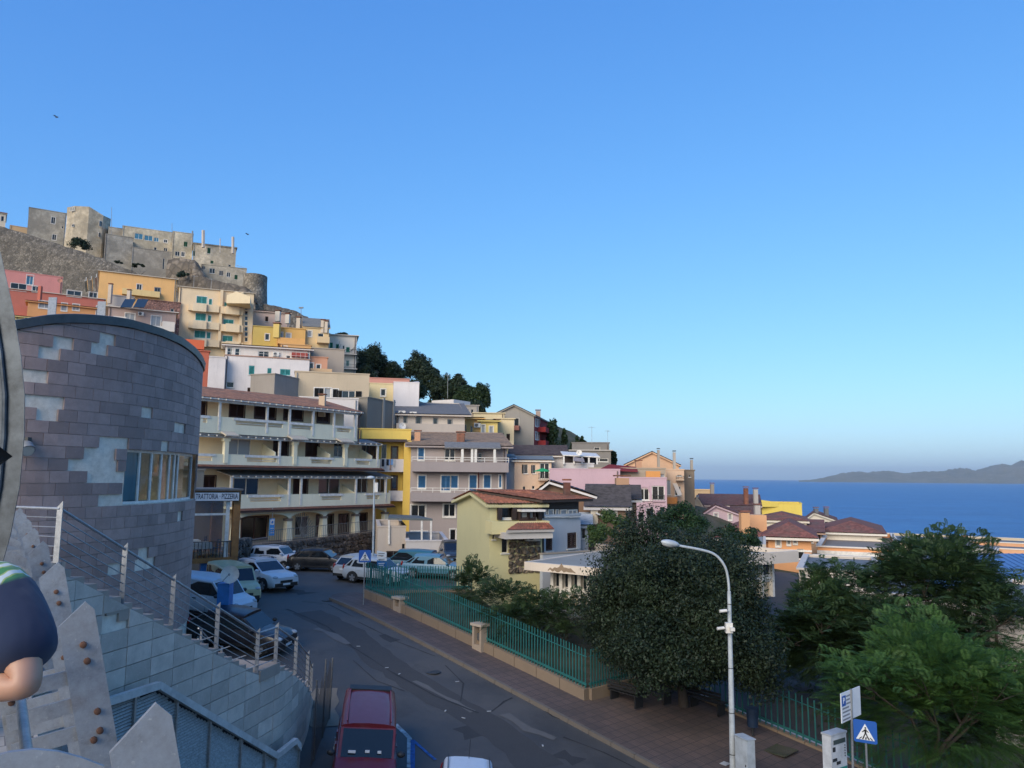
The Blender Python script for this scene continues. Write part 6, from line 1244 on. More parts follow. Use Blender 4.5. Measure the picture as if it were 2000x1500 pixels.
gwa, gwb = P(1060, 1083, 41.5), P(1160, 1083, 43.5); gwf = Fr(gwa, gwb); mb = MB(); gwf.bx(mb, 0, gwf.L, -.25, 0, -8.6, gwa.z); gw = tag(mb.build('garden_wall', plaster((.40, .46, .54), .6)), 'low blue grey garden wall in front of the light blue wing', 'wall'); mb = MB(); gwf.bx(mb, -.05, gwf.L+.05, -.3, .05, gwa.z, gwa.z+.06); mb.build('coping', CONC, gw)
# grey blue-shuttered apartment house
r, f, z = H('apartment_house', 'grey apartment house with light blue shutters, long balconies and tiled roof', 803, 76, 990, 76, 868, 11, (.34, .31, .32), [((817, 875, 828, 898), 's', BLUS, WT), ((868, 876, 889, 900), 'd'), ((934, 885, 941, 900), 'd'), ((817, 929, 831, 953), 's', BLUS, WT), ((862, 929, 879, 959), 's', BLUS, WT), ((881, 929, 894, 953), 's', BLUS, WT), ((917, 928, 931, 958), 's', BLUS, WT), ((945, 928, 958, 953), 's', BLUS, WT), ((975, 928, 979, 952), 's', BLUS, WT), ((803, 986, 831, 1012), 'd', None, WT), ((866, 984, 889, 1009), 'd', None, WT), ((803, 1038, 834, 1060), 'd', None, WT), ((850, 1046, 858, 1053), 'd', None, WT), ((879, 1034, 890, 1064), 'd', None, WT)], 'shed', 1.9, .6, tilemat((.30, .20, .13)), zb=-8, wallm=plaster((.34, .31, .32), .3))
for (xa, xb, ya, yb) in ((805, 991, 903, 919), (803, 970, 962, 976)): balcony(r, f, f.rect(xa, ya, xb, yb), 1.3, plaster((.30, .28, .30), .4)); mb = MB(); u0, u1, za, zb2 = f.rect(xa, ya-9, xb, ya); [mb.bar(f.pt(lerp(u0, u1, i/8), 1.24, za), f.pt(lerp(u0, u1, i/8), 1.24, zb2), .05, .05, f.u) for i in range(9)]; [mb.bar(f.pt(u0, 1.24, zz), f.pt(u1, 1.24, zz), .05, .05) for zz in (zb2, (za+zb2)/2)]; mb.build('terrace_rail', WHITE, r)
mb = MB(); u0, u1 = f.uz(868, 870)[0], f.uz(976, 870)[0]; mb.hexa([f.pt(u0, 1.4, f.uz(900, 877)[1]), f.pt(u1, 1.4, f.uz(900, 877)[1]), f.pt(u1, -.2, z+.2), f.pt(u0, -.2, z+.2)]+[f.pt(u0, 1.4, f.uz(900, 875)[1]), f.pt(u1, 1.4, f.uz(900, 875)[1]), f.pt(u1, -.2, z+.32), f.pt(u0, -.2, z+.32)]); mb.build('pergola_roof', paint((.2, .19, .18), .8), r)
for x in (903, 922, 929, 966): u = f.uz(x, 890, 1.2)[0]; mb = MB(); f.bx(mb, u-.12, u+.12, 1.1, 1.3, f.uz(x, 905, 1.2)[1], f.uz(x, 877, 1.2)[1]); mb.build('post', WHITE, r)
f.bx(MB(), 0, f.uz(900, 980)[0], -.02, .012, -7.9, f.uz(850, 978)[1]-.05).build('base_render', plaster((.145, .145, .16), .3), r) if False else None
chimney(r, P(900, 862, 79), .8, .8, tilemat()); chimney(r, P(816, 852, 79), .6, .4, plaster((.5, .3, .2)))
MB().tube([f.pt(f.uz(934, 940)[0], .06, f.uz(934, 919)[1]), f.pt(f.uz(934, 940)[0], .06, f.uz(934, 962)[1])], .06, 6).build('downpipe', tilemat((.2, .06, .05)), r)
# yellow house beside hotel
r, f, z = H('yellow_house', 'bright yellow house with white balconies next to the hotel', 700, 78, 803, 76.5, 838, 10, (.84, .58, .15), [((765, 873, 776, 896), 'w', None, WOODB), ((765, 930, 775, 955), 'w', None, WOODB), ((745, 868, 755, 896), 'd')], zb=-8, over=.2)
for rc in ((742, 897, 796, 919), (758, 958, 795, 975)): balcony(r, f, f.rect(*rc), 1.2, plaster((.66, .66, .70), .2), slabm=plaster((.66, .66, .70), .2))
mb = MB(); u0, u1 = f.uz(787, 900)[0], f.L+.003; f.bx(mb, u0, u1, 0, 1.25, -8, f.uz(795, 862)[1]); mb.build('side_fin', plaster((.84, .58, .15)), r); mb = MB(); u0, u1 = f.uz(700, 860, .8)[0], f.uz(794, 860, .8)[0]; f.bx(mb, u0, u1, 0, 1.5, f.uz(750, 863, .8)[1], f.uz(750, 858, .8)[1]); mb.build('pergola_roof', paint((.07, .045, .04), .7), r)
lau = thing('laundry', 'clothes drying over the white balcony of the yellow house', 'laundry', f.pt(f.uz(762, 905, 1.3)[0], 1.3, f.uz(762, 910, 1.3)[1]))
for i, (c, x, w, y1) in enumerate((((.03, .03, .04), 748, 5, 911), ((.6, .6, .62), 753, 4, 915), ((.02, .02, .03), 757, 5, 909), ((.25, .45, .75), 764, 9, 908), ((.62, .60, .58), 770, 5, 912), ((.5, .3, .22), 763, 3, 918))):
    u = f.uz(x, 900, 1.26)[0]; ww = w*76/1500; rows = [[f.pt(u+ww*(k_/4-.5), 1.27+.03*math.sin(k_*2+i), zz) for k_ in range(5)] for zz in (f.uz(x, 897, 1.26)[1], f.uz(x, y1, 1.26)[1])]; MB().grid(rows).build('garment', paint(c, .9), lau, smooth='all')
# garages and terraces at street level
r, f, z = H('garage_block', 'white garage block with a roof terrace at the foot of the grey apartment house', 793, 59, 875, 62, 1058, 9, (.60, .60, .62), [((822, 1084, 853, 1102), 's', (.42, .42, .42)), ((860, 1079, 869, 1095), 'c', None, None), ((837, 1069, 842, 1081), 'b')], zb=-7.2, parapet=.9, over=.15)
r, f, z = H('garage_block', 'beige terrace block with an arched garage door beside the dark stone wall', 738, 60.5, 793, 58.8, 1030, 9, (.50, .46, .42), [((754, 1076, 782, 1101), 's', (.03, .02, .02)), ((785, 1062, 791, 1072), 'd')], zb=-7.2, parapet=.9, over=.1)
mb = MB(); q = [P(758, 1015, 60.5), P(845, 1017, 60.5), P(815, 1010, 67), P(760, 1008, 67)]; mb.hexa([p_ for p_ in q]+[p_+Vector((0, 0, .15)) for p_ in q]); cnp = tag(mb.build('canopy', paint((.11, .13, .13), .6)), 'dark green flat canopy on posts over the garage roof terrace', 'canopy')
for x, y, d in ((824, 1056, 60.6), (760, 1050, 60.6), (842, 1056, 60.6)): MB().bar(P(x, y, d)-Vector((0, 0, .5)), P(x, 1016, d), .14, .14, (1, 0, 0)).build('post', WHITE, cnp)
# building behind the trattoria
r, f, z = H('trattoria_building', 'beige flat roofed building with a brown door behind the dining box', 330, 47, 399, 49.5, 918, 14, (.45, .33, .24), (), zb=-7.2, over=.2, fix=True)
# ---- right hand side, roofs by the sea
r, f, z = H('seaside_house', 'ochre house with aerial mast at the water edge', 1352, 118, 1393, 118, 958, 9, (.55, .42, .27), (), ybot=1000, over=.2); chimney(r, P(1391, 960, 117), .5, 1.1, plaster((.3, .28, .26)))
r, f, z = H('seaside_house', 'mauve house with two overlapping dark tile roofs facing the sea', 1366, 100, 1482, 100, 985, 11, (.52, .44, .46), (), 'gu', 1.2, .4, tilemat((.15, .07, .06)), .6, ybot=1030); chimney(r, P(1457, 972, 99), .5, 1.2, tilemat()); chimney(r, P(1476, 976, 99), .5, 1.3, plaster((.4, .4, .4)))
r, f, z = H('seaside_house', 'small dark tiled roof house left of the mauve house', 1352, 96, 1372, 97, 985, 8, (.5, .46, .42), (), 'gn', 1.0, .3, tilemat((.15, .07, .06)), ybot=1030)
r, f, z = H('seaside_house', 'lilac gabled cottage with two white shuttered windows behind the dark tree', 1372, 88, 1446, 91, 1003, 8, (.48, .38, .46), [((1395, 1002, 1402, 1014), 'c', None, WT), ((1423, 1003, 1429, 1015), 'c', None, WT)], 'gn', 1.0, .3, tilemat((.19, .075, .06)), .35, ybot=1050)
r, f, z = H('seaside_house', 'yellow flat roofed house at the sea edge', 1484, 132, 1566, 130, 983, 9, (.68, .56, .13), [((1499, 981, 1506, 988), 'd')], ybot=1030, over=.2); mb = MB(); fr_ = Fr(P(1484, 976, 131), P(1541, 985, 131)); mb.prism([P(1484, 976, 131), P(1541, 984, 131), P(1541, 990, 131), P(1484, 990, 131)], (0, 5, 0)); mb.build('sloping_parapet', plaster((.68, .56, .13)), r)
r, f, z = H('seaside_house', 'grey house with dark tile roof and chimney right of the lilac cottage', 1430, 92, 1482, 94, 1006, 8, (.46, .44, .40), [((1432, 1011, 1437, 1018), 'd')], 'gu', .9, .3, tilemat((.14, .07, .06)), ybot=1050); chimney(r, P(1479, 1004, 91), .6, 1.0, plaster((.45, .45, .45)))
r, f, z = H('seaside_house', 'white porch house with hipped red roof behind the orange house', 1480, 86, 1575, 88, 1014, 9, (.62, .60, .54), [((1529, 1020, 1541, 1029), 'd'), ((1555, 1018, 1561, 1030), 'w', None, WT)], 'hip', .65, .3, tilemat((.20, .085, .07)), ybot=1060)
r, f, z = H('seaside_house', 'low white house with dark openings and two chimneys near the shore', 1572, 104, 1632, 108, 1014, 9, (.58, .58, .56), [((1575, 1017, 1588, 1026), 'd'), ((1603, 1018, 1618, 1023), 'd')], 'gn', .9, .3, tilemat((.18, .08, .07)), .3, ybot=1060); chimney(r, P(1594, 1008, 104), .5, 1.0, paint((.15, .15, .16))); chimney(r, P(1614, 1010, 106), .5, 1.2, paint((.15, .15, .16)))
r, f, z = H('seaside_hall', 'white windowless hall with a wide hipped red roof by the sea', 1604, 84, 1722, 88, 1037, 15, (.64, .64, .62), (), 'hip', 1.0, .5, tilemat((.20, .085, .07)), ybot=1090)
r, f, z = H('seaside_hall', 'brown fronted annex on the left of the white windowless hall', 1580, 80, 1604, 83, 1039, 9, (.36, .26, .2), [((1594, 1040, 1603, 1062), 's', (.05, .03, .02)), ((1582, 1045, 1588, 1060), 'd')], 'shed', .8, .4, tilemat((.20, .085, .07)), ybot=1090)
r, f, z = H('orange_house', 'orange house with hipped red tiled roof and white cornice', 1500, 66, 1584, 69, 1046, 11, (.64, .34, .17), [((1516, 1048, 1524, 1066), 'c', None, WT), ((1538, 1046, 1543, 1063), 'c', None, WT), ((1550, 1045, 1556, 1061), 'c', None, WT), ((1541, 1083, 1549, 1092), 'd'), ((1556, 1072, 1571, 1092), 'd')], 'hip', 1.05, .6, tilemat((.21, .085, .07)), trimc=(.68, .66, .62), ybot=1110)
chimney(r, P(1454, 1026, 69), .75, 1.1, plaster((.6, .36, .2))); chimney(r, P(1475, 1018, 72), 1.6, .6, plaster((.64, .38, .22)), False)
mb = MB(); u0 = f.uz(1502, 1075)[0]; f.bx(mb, -.02, f.L+.02, .0, .06, f.uz(1540, 1077)[1], f.uz(1540, 1073)[1]); mb.build('string_course', WHITE, r)
r, f, z = H('orange_wing', 'left wing of the orange house half hidden by the dark tree', 1404, 70, 1500, 66, 1048, 11, (.64, .34, .17), [((1478, 1052, 1484, 1066), 'c', None, WT)], 'hip', 1.05, .5, tilemat((.21, .085, .07)), trimc=(.68, .66, .62), ybot=1110)
r, f, z = H('market_hall', 'long low orange market hall with white band and flat grey roof', 1597, 70, 1760, 72, 1068, 22, (.62, .32, .16), (), over=.5, trimc=(.66, .64, .62), ybot=1120, parapet=.4); mb = MB(); f.bx(mb, -.05, f.L+.05, 0, .25, f.uz(1680, 1086)[1], f.uz(1680, 1078)[1]); mb.build('white_band', WHITE, r)
GRF = paint((.16, .17, .18), .8)
r, f, z = H('harbour_shed', 'very wide low flat roof stretching along the shore', 1690, 118, 2150, 112, 1056, 20, (.5, .45, .36), (), over=.6, trimc=(.55, .52, .46), ybot=1090, roofm=GRF, parapet=.3); chimney(r, P(1884, 1052, 117), .7, .5, tilemat(), False); 
r, f, z = H('harbour_shed', 'flat grey roofed orange building with stepped white parapets behind the tall airy tree', 1800, 92, 2100, 88, 1071, 16, (.60, .34, .2), (), over=.5, trimc=(.62, .6, .56), ybot=1110, roofm=GRF, parapet=.4)
r, f, z = H('orange_wing', 'low orange parapet building near the curved metal roof', 1940, 72, 2080, 68, 1084, 8, (.60, .36, .22), (), over=.3, trimc=(.64, .6, .56), ybot=1120, roofm=GRF)
vt = thing('vaulted_hall', 'grey curved metal vault roof behind the tall airy tree', 'hall', P(1910, 1110, 62)); a = P(1874, 1115, 60); b = P(1945, 1115, 64); rows = [[], []]; c0 = (a+b)/2
for i in range(17):
    t = math.pi*i/16; w2 = (b-a).length/2
    for k_, yo in ((0, 0), (1, 12)): rows[k_].append(c0-Vector((math.cos(t)*w2, 0, 0))+Vector((yo*.35, yo, math.sin(t)*1.75)))
MB().grid(rows).build('roof', paint((.17, .19, .21), .55, .3), vt, smooth=True)
for i in range(1, 12): q = [tuple(Vector(rows[0][j]).lerp(Vector(rows[1][j]), i/12)+Vector((0, 0, .03))) for j in range(17)]; MB().tube(q, .05, 4, False).build('rib', paint((.12, .13, .15), .5, .3), vt)
for k_ in (0, 1): MB().poly(rows[k_]).build('end_wall', plaster((.5, .48, .44)), vt)
mb = MB(); mb.box(c0+Vector((2, 6, -4)), ((b-a).length, 12, 8)); mb.build('base', plaster((.45, .43, .4)), vt)
# sawtooth blue roofs
BRF = paint((.09, .20, .42), .5, .25, var=.08)
def sawtooth(label, x0, x1, ytop, ylow, D, dep, ypk):
    t = thing('sawtooth_roof_hall', label, 'hall', P((x0+x1)/2, ylow+30, D)); a, b = P(x0, ylow, D), P(x1, ylow, D); c = P(x0, ypk, D+dep); up = c.z
    A, B = a, Vector((b.x, b.y, a.z)); C, Dd = Vector((B.x+dep*.35, B.y+dep, up)), Vector((A.x+dep*.35, A.y+dep, up)); mb = MB(); q = [A, B, C, Dd]; mb.hexa([p_ for p_ in q]+[p_+Vector((0, 0, .12)) for p_ in q]); mb.build('blue_roof', BRF, t)
    mb = MB(); n = max(4, int((B-A).length/.5))
    for i in range(n+1): mb.bar(A.lerp(B, i/n)+Vector((0, 0, .135)), Dd.lerp(C, i/n)+Vector((0, 0, .135)), .05, .04)
    mb.build('seam', paint((.07, .16, .35), .5, .25, var=.05), t)
    mb = MB(); lo = A.z-6
    mb.poly([A, Dd, Vector((Dd.x, Dd.y, lo)), Vector((A.x, A.y, lo))]); mb.poly([Dd, C, Vector((C.x, C.y, lo)), Vector((Dd.x, Dd.y, lo))]); mb.poly([B, C, Vector((C.x, C.y, lo)), Vector((B.x, B.y, lo))]); mb.poly([A, B, Vector((B.x, B.y, lo)), Vector((A.x, A.y, lo))]); mb.build('wall', plaster((.62, .56, .46), .3), t)
    mb = MB()
    for i in range(1, 7): f_ = i/7; p0 = A.lerp(Dd, f_); mb.bar(Vector((p0.x-.06, p0.y, A.z-.15)), Vector((p0.x-.06, p0.y, p0.z-.05)), .12, .1, (0, 1, 0))
    mb.bar(A+Vector((-.06, 0, -.1)), Dd+Vector((-.06, 0, -.1)), .14, .2); mb.bar(A+Vector((-.06, 0, -.2)), Vector((Dd.x-.06, Dd.y, A.z-.2)), .14, .2); mb.build('glazed_side', paint((.66, .62, .55), .6), t)
sawtooth('blue sloping metal roof with white framed glazed side, upper one on the right', 1962, 2120, 1085, 1127, 52, 10, 1084)
sawtooth('large blue sloping metal roof with white glazed side, lower one on the right', 1990, 2250, 1130, 1188, 40, 9, 1127)
sawtooth('blue sloping metal roof seen between the two airy trees', 1690, 1760, 1095, 1120, 55, 9, 1096)
sawtooth('blue sloping metal roof partly behind the tall airy tree crown', 1835, 1900, 1120, 1150, 46, 9, 1118)
r, f, z = H('school_block', 'plain white school wall at the right behind the bright green tree', 1930, 32, 2200, 27, 1205, 14, (.66, .64, .66), (), over=.3, roofm=GRF, zb=-14, parapet=.1)
r, f, z = H('school_block', 'low pale school block with flat grey roof between the airy trees', 1700, 44, 1960, 42, 1160, 10, (.60, .58, .56), (), over=.3, roofm=GRF, zb=-14, parapet=.1)
r, f, z = H('school_block', 'pale flat roofed school block with grey roof right of the dark tree', 1560, 50, 1720, 52, 1112, 10, (.56, .55, .54), (), over=.5, roofm=GRF, zb=-12, parapet=.1)
# school pavilion with broad fascia, either side of the dark tree
def pavilion(label, x0, D0, x1, D1, yf0, yf1, dep, bays, ybase, lx=None):
    A, B = P(x0, yf0, D0), P(x1, yf0, D1); fr = Fr(A, B); zt = A.z; zf = P(x0, yf1, D0).z; zb = P(x0, ybase, D0).z; t = thing('school_pavilion', label, 'school', fr.pt(fr.L/2, -dep/2, zb)); FA = plaster((.62, .58, .53), .5); mb = MB()
    fr.bx(mb, 0, fr.L, -.18, 0, zf, zt); fr.bx(mb, 0, .18, -dep, -.18, zf, zt); fr.bx(mb, fr.L-.18, fr.L, -dep, -.18, zf, zt); mb.build('fascia', FA, t); mb = MB(); fr.bx(mb, .18, fr.L-.18, -dep, -.18, zf+.1, zf+.35); mb.build('roof', plaster((.26, .28, .28), .7), t)
    mb = MB(); fr.bx(mb, .9, fr.L-.9, -dep+.3, -1.3, zb, zf+.1); mb.build('wall', plaster((.42, .38, .30), .4), t); n = bays; fw = Fr(fr.pt(.9, -1.29, 0), fr.pt(fr.L-.9, -1.29, 0))
    for i in range(n+1): m2 = MB(); u = fw.L*i/n; fw.bx(m2, u-.08, u+.08, -.05, .25, zb, zf+.1); m2.build('post', WHITE, t)
    m2 = MB(); fw.bx(m2, 0, fw.L, 0, .2, zf-1.0, zf-.85); m2.build('transom', WHITE, t)
    for i in range(n):
        for za, zb2 in ((zf-.8, zf-.05), (zb+.9, zf-1.05)): window(t, fw, (fw.L*i/n+.15, fw.L*(i+1)/n-.15, za, zb2), 'w', None, None, depth=-.06, bars=False)
    return t, fr, zt, zf
t, fr, zt, zf = pavilion('cream flat roofed school pavilion with cracked fascia left of the dark tree', 1024, 37.5, 1180, 35, 1097, 1113, 11, 5, 1185)
CRK = plaster((.24, .19, .14), .6); rr = random.Random(8); pts = []; u0, u1 = fr.uz(1070, 1110)[0], fr.uz(1124, 1110)[0]
lo = [(lerp(u0, u1, i/12), zf+.02+rr.uniform(0, .12)) for i in range(13)]; hi = [(u, z_+.22*math.sin(math.pi*i/12)*rr.uniform(.6, 1.3)+.05) for i, (u, z_) in enumerate(lo)]
MB().poly([fr.pt(u, .006, z_) for u, z_ in lo]+[fr.pt(u, .006, z_) for u, z_ in reversed(hi)]).build('broken_render', CRK, t)
pavilion('white flat roofed school pavilion with large windows right of the dark tree', 1380, 40, 1560, 44, 1088, 1112, 9, 6, 1190)
pavilion('white flat roofed pavilion behind the dark tree with a sunlit roof', 1400, 54, 1496, 53, 1060, 1072, 8, 3, 1110)
# ================================================================ FENCES, WALLS, STREET FURNITURE
FTEAL = paint((.024, .14, .135), .45, var=.1); WBASE = plaster((.22, .18, .14), .7)
def picket_fence(label, p0, p1, h, wall_h, n, name='picket_fence', zfun=None, every=1):
    t = thing(name, label, 'fence', p0.lerp(p1, .5)); d = (p1-p0); d.z = 0; d.normalize(); s = Vector((d.y, -d.x, 0))
    gz = zfun or (lambda q: road_z(q.x, q.y)+.13)
    k = 12
    if wall_h > 0:
        for i in range(k):
            a, b = p0.lerp(p1, i/k), p0.lerp(p1, (i+1)/k-.002); za, zb = gz(a), gz(b); w = .14; mb = MB()
            mb.hexa([Vector((q.x, q.y, z))+s*sg for q, z, sg in ((a, za-.5, -w), (b, zb-.5, -w), (b, zb-.5, w), (a, za-.5, w), (a, za+wall_h, -w), (b, zb+wall_h, -w), (b, zb+wall_h, w), (a, za+wall_h, w))]); mb.build('base_block', WBASE, t)
    for hh in (.16, h*.80):
        mb = MB(); pts = [p0.lerp(p1, i/k) for i in range(k+1)]
        for a, b in zip(pts[:-1], pts[1:]): mb.bar(Vector((a.x, a.y, gz(a)+wall_h+hh)), Vector((b.x, b.y, gz(b)+wall_h+hh)), .03, .09 if hh < .3 else .03)
        mb.build('rail', FTEAL, t)
    m0 = MB(); m0.hexa([(-.025, -.012, 0), (.025, -.012, 0), (.025, .012, 0), (-.025, .012, 0), (-.025, -.012, h-.04), (.025, -.012, h), (.025, .012, h), (-.025, .012, h-.04)])
    me = None; ang = math.atan2(d.y, d.x); L = t.location
    for i in range(n):
        q = p0.lerp(p1, (i+.5)/n)+s*.03; z = gz(q)+wall_h-.02
        if me is None: o = m0.build('picket', FTEAL); me = o.data
        else: o = bpy.data.objects.new('picket', me); COL.objects.link(o)
        o.parent = t; o.location = Vector((q.x, q.y, z))-L; o.rotation_euler = (0, rnd.uniform(-.015, .015), ang)
    return t
fa, fb = ks(T_FENCE, 2.0), ks(21.6, 1.75)
picket_fence('teal picket fence on a low sand coloured wall along the pavement', fa, fb, 1.5, .42, 96)
picket_fence('teal picket fence returning from the pavement corner under the dark tree', ks(T_FENCE, 2.15), ks(T_FENCE, 6.5), 1.5, .42, 26)
picket_fence('teal picket fence along the back of the garden in front of parked cars', ks(21.6, 2.0), Vector((2.2, 46.6, 0)), 1.35, .35, 70, zfun=lambda q: road_z(q.x, q.y)+.1)
picket_fence('lower teal picket fence beside the dark tree and the school yard', ks(5.7, 6.6), ks(-7, 6.6), 1.6, .10, 52)
# sand coloured niche pillars (meter boxes) in the low wall
def meter_pillar(t, label, h, open_):
    c = ks(t, 1.80, .13); o = thing('meter_pillar', label, 'pillar', c); ax = (Vector((CD.x, CD.y, 0)), Vector((CN.x, CN.y, 0)), Vector((0, 0, 1))); m = plaster((.36, .31, .26), .6); w = .62; mb = MB()
    for dx in (-w/2+.06, w/2-.06): mb.box(c+ax[0]*dx+Vector((0, 0, h/2-.2)), (.12, .42, h+.4), ax)
    mb.box(c+ax[1]*.17+Vector((0, 0, h/2-.2)), (w-.24, .06, h+.4), ax); mb.box(c+Vector((0, 0, .05)), (w-.245, .40, .4), ax); mb.build('body', m, o); MB().box(c+Vector((0, 0, h+.06)), (w+.14, .56, .11), ax).build('cap', plaster((.40, .37, .33), .5), o)
    MB().box(c+Vector((0, 0, h*.55)), (.22, .2, .3), ax).build('meter', paint((.10, .10, .10), .6), o); return o
meter_pillar(12.05, 'stone meter pillar with a capped niche standing in the picket fence', 1.05, True); meter_pillar(18.35, 'small low niche box in the wall of the picket fence near the crossing sign', .62, True)
# signs
SB = paint((.02, .10, .38), .4, var=.04); SW = paint((.75, .75, .75), .45, var=.03); SK = paint((.012, .012, .014), .5)
def cross_sign(p, h, size, face, label, lean=0.0):
    o = thing('crossing_sign', label, 'sign', p); n = Vector(face).normalized(); fr = Fr(Vector((0, 0, 0)), Vector((n.y*-1, n.x, 0))); fr.A = Vector((p.x, p.y, 0)); fr.u = Vector((-n.y, n.x, 0)); fr.n = n
    MB().tube([p-Vector((0, 0, .2)), p+Vector((lean, 0, h+size*.4))], .03, 8).build('pole', galv((.30, .31, .32)), o); z0 = p.z+h; mb = MB()
    c = [(-.5, .06), (-.44, 0), (.44, 0), (.5, .06), (.5, .94), (.44, 1), (-.44, 1), (-.5, .94)]; mb.prism([fr.pt(a*size+lean, .04, z0+b*size) for a, b in c], n*.02); mb.build('plate', SB, o)
    tri = [(-.40, .14), (.40, .14), (0, .86)]; MB().prism([fr.pt(a*size+lean, .062, z0+b*size) for a, b in tri], n*.003).build('triangle', SW, o)
    mb = MB(); P2 = lambda a, b: fr.pt(a*size+lean, .067, z0+b*size)
    for pts in ([(-.03, .44), (.05, .44), (.06, .62), (-.02, .62)], [(-.02, .45), (.04, .45), (-.07, .22), (-.12, .22)], [(0, .45), (.05, .45), (.13, .24), (.08, .22)], [(-.03, .60), (-.01, .54), (-.12, .46), (-.14, .49)], [(.05, .60), (.05, .54), (.14, .47), (.15, .50)], [(-.02, .64), (.05, .64), (.05, .71), (-.02, .71)]): mb.prism([P2(a, b) for a, b in pts], n*.003)
    tag(mb.build('walking_figure', SK, o), kind='stuff'); mb = MB()
    for i in range(5): x = -.30+i*.14; mb.prism([P2(x, .16), P2(x+.07, .16), P2(x*.6+.06, .27), P2(x*.6+.02, .27)], n*.002)
    tag(mb.build('zebra_bars', SK, o), kind='stuff'); return o
q = ks(20.15, .45, .14); sgp = P(710, 1172, 40.6); sgp.z = road_z(sgp.x, sgp.y)+.13; cross_sign(sgp, 2.15, .62, (.18, -1, 0), 'blue pedestrian crossing sign on a thin pole by the pavement fence')
sg2 = P(1696, 1560, 21); sg2.z = road_z(sg2.x, sg2.y)+.14; zz_ = P(1696, 1450, 21).z; cross_sign(sg2, zz_-sg2.z, .56, (-.55, -1, 0), 'blue pedestrian crossing sign in front of the bright green tree')
# white and blue information boards on a post by the fence
ip = P(746, 1150, 43.2); ip.z = road_z(ip.x, ip.y); o = thing('info_sign', 'leaning post with two white boards and a blue board above the picket fence', 'sign', ip); fr = Fr(P(736, 1090, 43.2), P(755, 1090, 43.4)); MB().tube([ip, P(746, 1078, 43.3)], .035, 8).build('post', STEEL, o)
for y0, y1, m in ((1077, 1086, SW), (1088, 1094, SW), (1096, 1112, paint((.02, .14, .36), .45))):
    u0, u1, za, zb = fr.rect(736, y0, 755, y1, .06); mb = MB(); mb.hexa([fr.pt(u0, .05, za+.06), fr.pt(u1, .05, za-.06), fr.pt(u1, .09, za-.06), fr.pt(u0, .09, za+.06), fr.pt(u0, .05, zb+.06), fr.pt(u1, .05, zb-.06), fr.pt(u1, .09, zb-.06), fr.pt(u0, .09, zb+.06)]); b = mb.build('board', m, o)
    mb = MB(); k = max(1, int((zb-za)/.12)); [fr.bx(mb, u0+.08, u1-.12-.05*(i % 2), .091, .096, zb-.13-i*.1, zb-.10-i*.1) for i in range(k)]; tag(mb.build('text_lines', SK if m is SW else SW, b), kind='stuff')
# parking sign and ticket machine
pk = P(1662, 1500, 21.6); pk.z = road_z(pk.x, pk.y)+.14; o = thing('parking_sign', 'white parking sign with blue P half hidden by the bright green tree', 'sign', pk); fr = Fr(P(1643, 1400, 21.3), P(1681, 1400, 22.1)); MB().tube([pk-Vector((0, 0, .3)), P(1662, 1346, 21.6)], .035, 8).build('pole', galv((.32, .33, .34)), o)
u0, u1, za, zb = fr.rect(1643, 1347, 1681, 1405, .05); mb = MB(); fr.bx(mb, u0, u1, .03, .05, za, zb); bd = mb.build('board', SW, o); mb = MB(); fr.bx(mb, u0+.04, u0+.27, .051, .056, zb-.34, zb-.08); mb.build('blue_square', SB, bd); text('letter_p', 'P', fr, u0+.155, zb-.21, .057, .22, SW, o); mb = MB()
for i, w in enumerate((.26, .22, .26, .4, .48, .42, .46)): a = u0+.3 if i < 3 else u0+.06; fr.bx(mb, a, min(u1-.03, a+w), .051, .054, zb-.14-i*.095, zb-.10-i*.095)
tag(mb.build('text_lines', paint((.25, .25, .27), .6), bd), kind='stuff')
tmz = P(1640, 1500, 22.4); tmz.z = road_z(tmz.x, tmz.y)+.14; fr = Fr(P(1624, 1470, 22.3), P(1654, 1470, 22.7)); o = thing('ticket_machine', 'white parking ticket machine with small screen and keypad in front of the fence', 'ticket machine', tmz); zt_ = fr.uz(1640, 1434)[1]; mb = MB(); fr.bx(mb, 0, fr.L, -.28, 0, tmz.z-.1, zt_); mb.build('cabinet', paint((.60, .61, .62), .45), o)
mb = MB(); fr.bx(mb, -.02, fr.L+.02, -.30, .02, zt_, zt_+.05); mb.build('lid', paint((.45, .46, .47), .5), o); mb = MB(); fr.bx(mb, .10, fr.L-.06, .0, .012, zt_-.24, zt_-.12); mb.build('screen', glass((.06, .08, .08), .15), o); mb = MB(); fr.bx(mb, .06, .18, .0, .012, zt_-.42, zt_-.30); mb.build('slot_plate', DARKM, o)
for i in range(5): c = fr.pt(fr.L-.10, .006, zt_-.32-i*.07); MB().tube([c, c+fr.n*.012], .018, 10).build('button', DARKM, o)
mb = MB(); fr.bx(mb, .04, .24, .0, .01, zt_-.68, zt_-.60); fr.bx(mb, .22, .40, 0, .011, zt_-.78, zt_-.70); tag(mb.build('labels', DARKM, o), kind='stuff'); mb = MB(); fr.bx(mb, .02, fr.L-.02, .002, .008, zt_-1.05, zt_-.88); mb.build('green_band', paint((.02, .25, .2), .5), o)
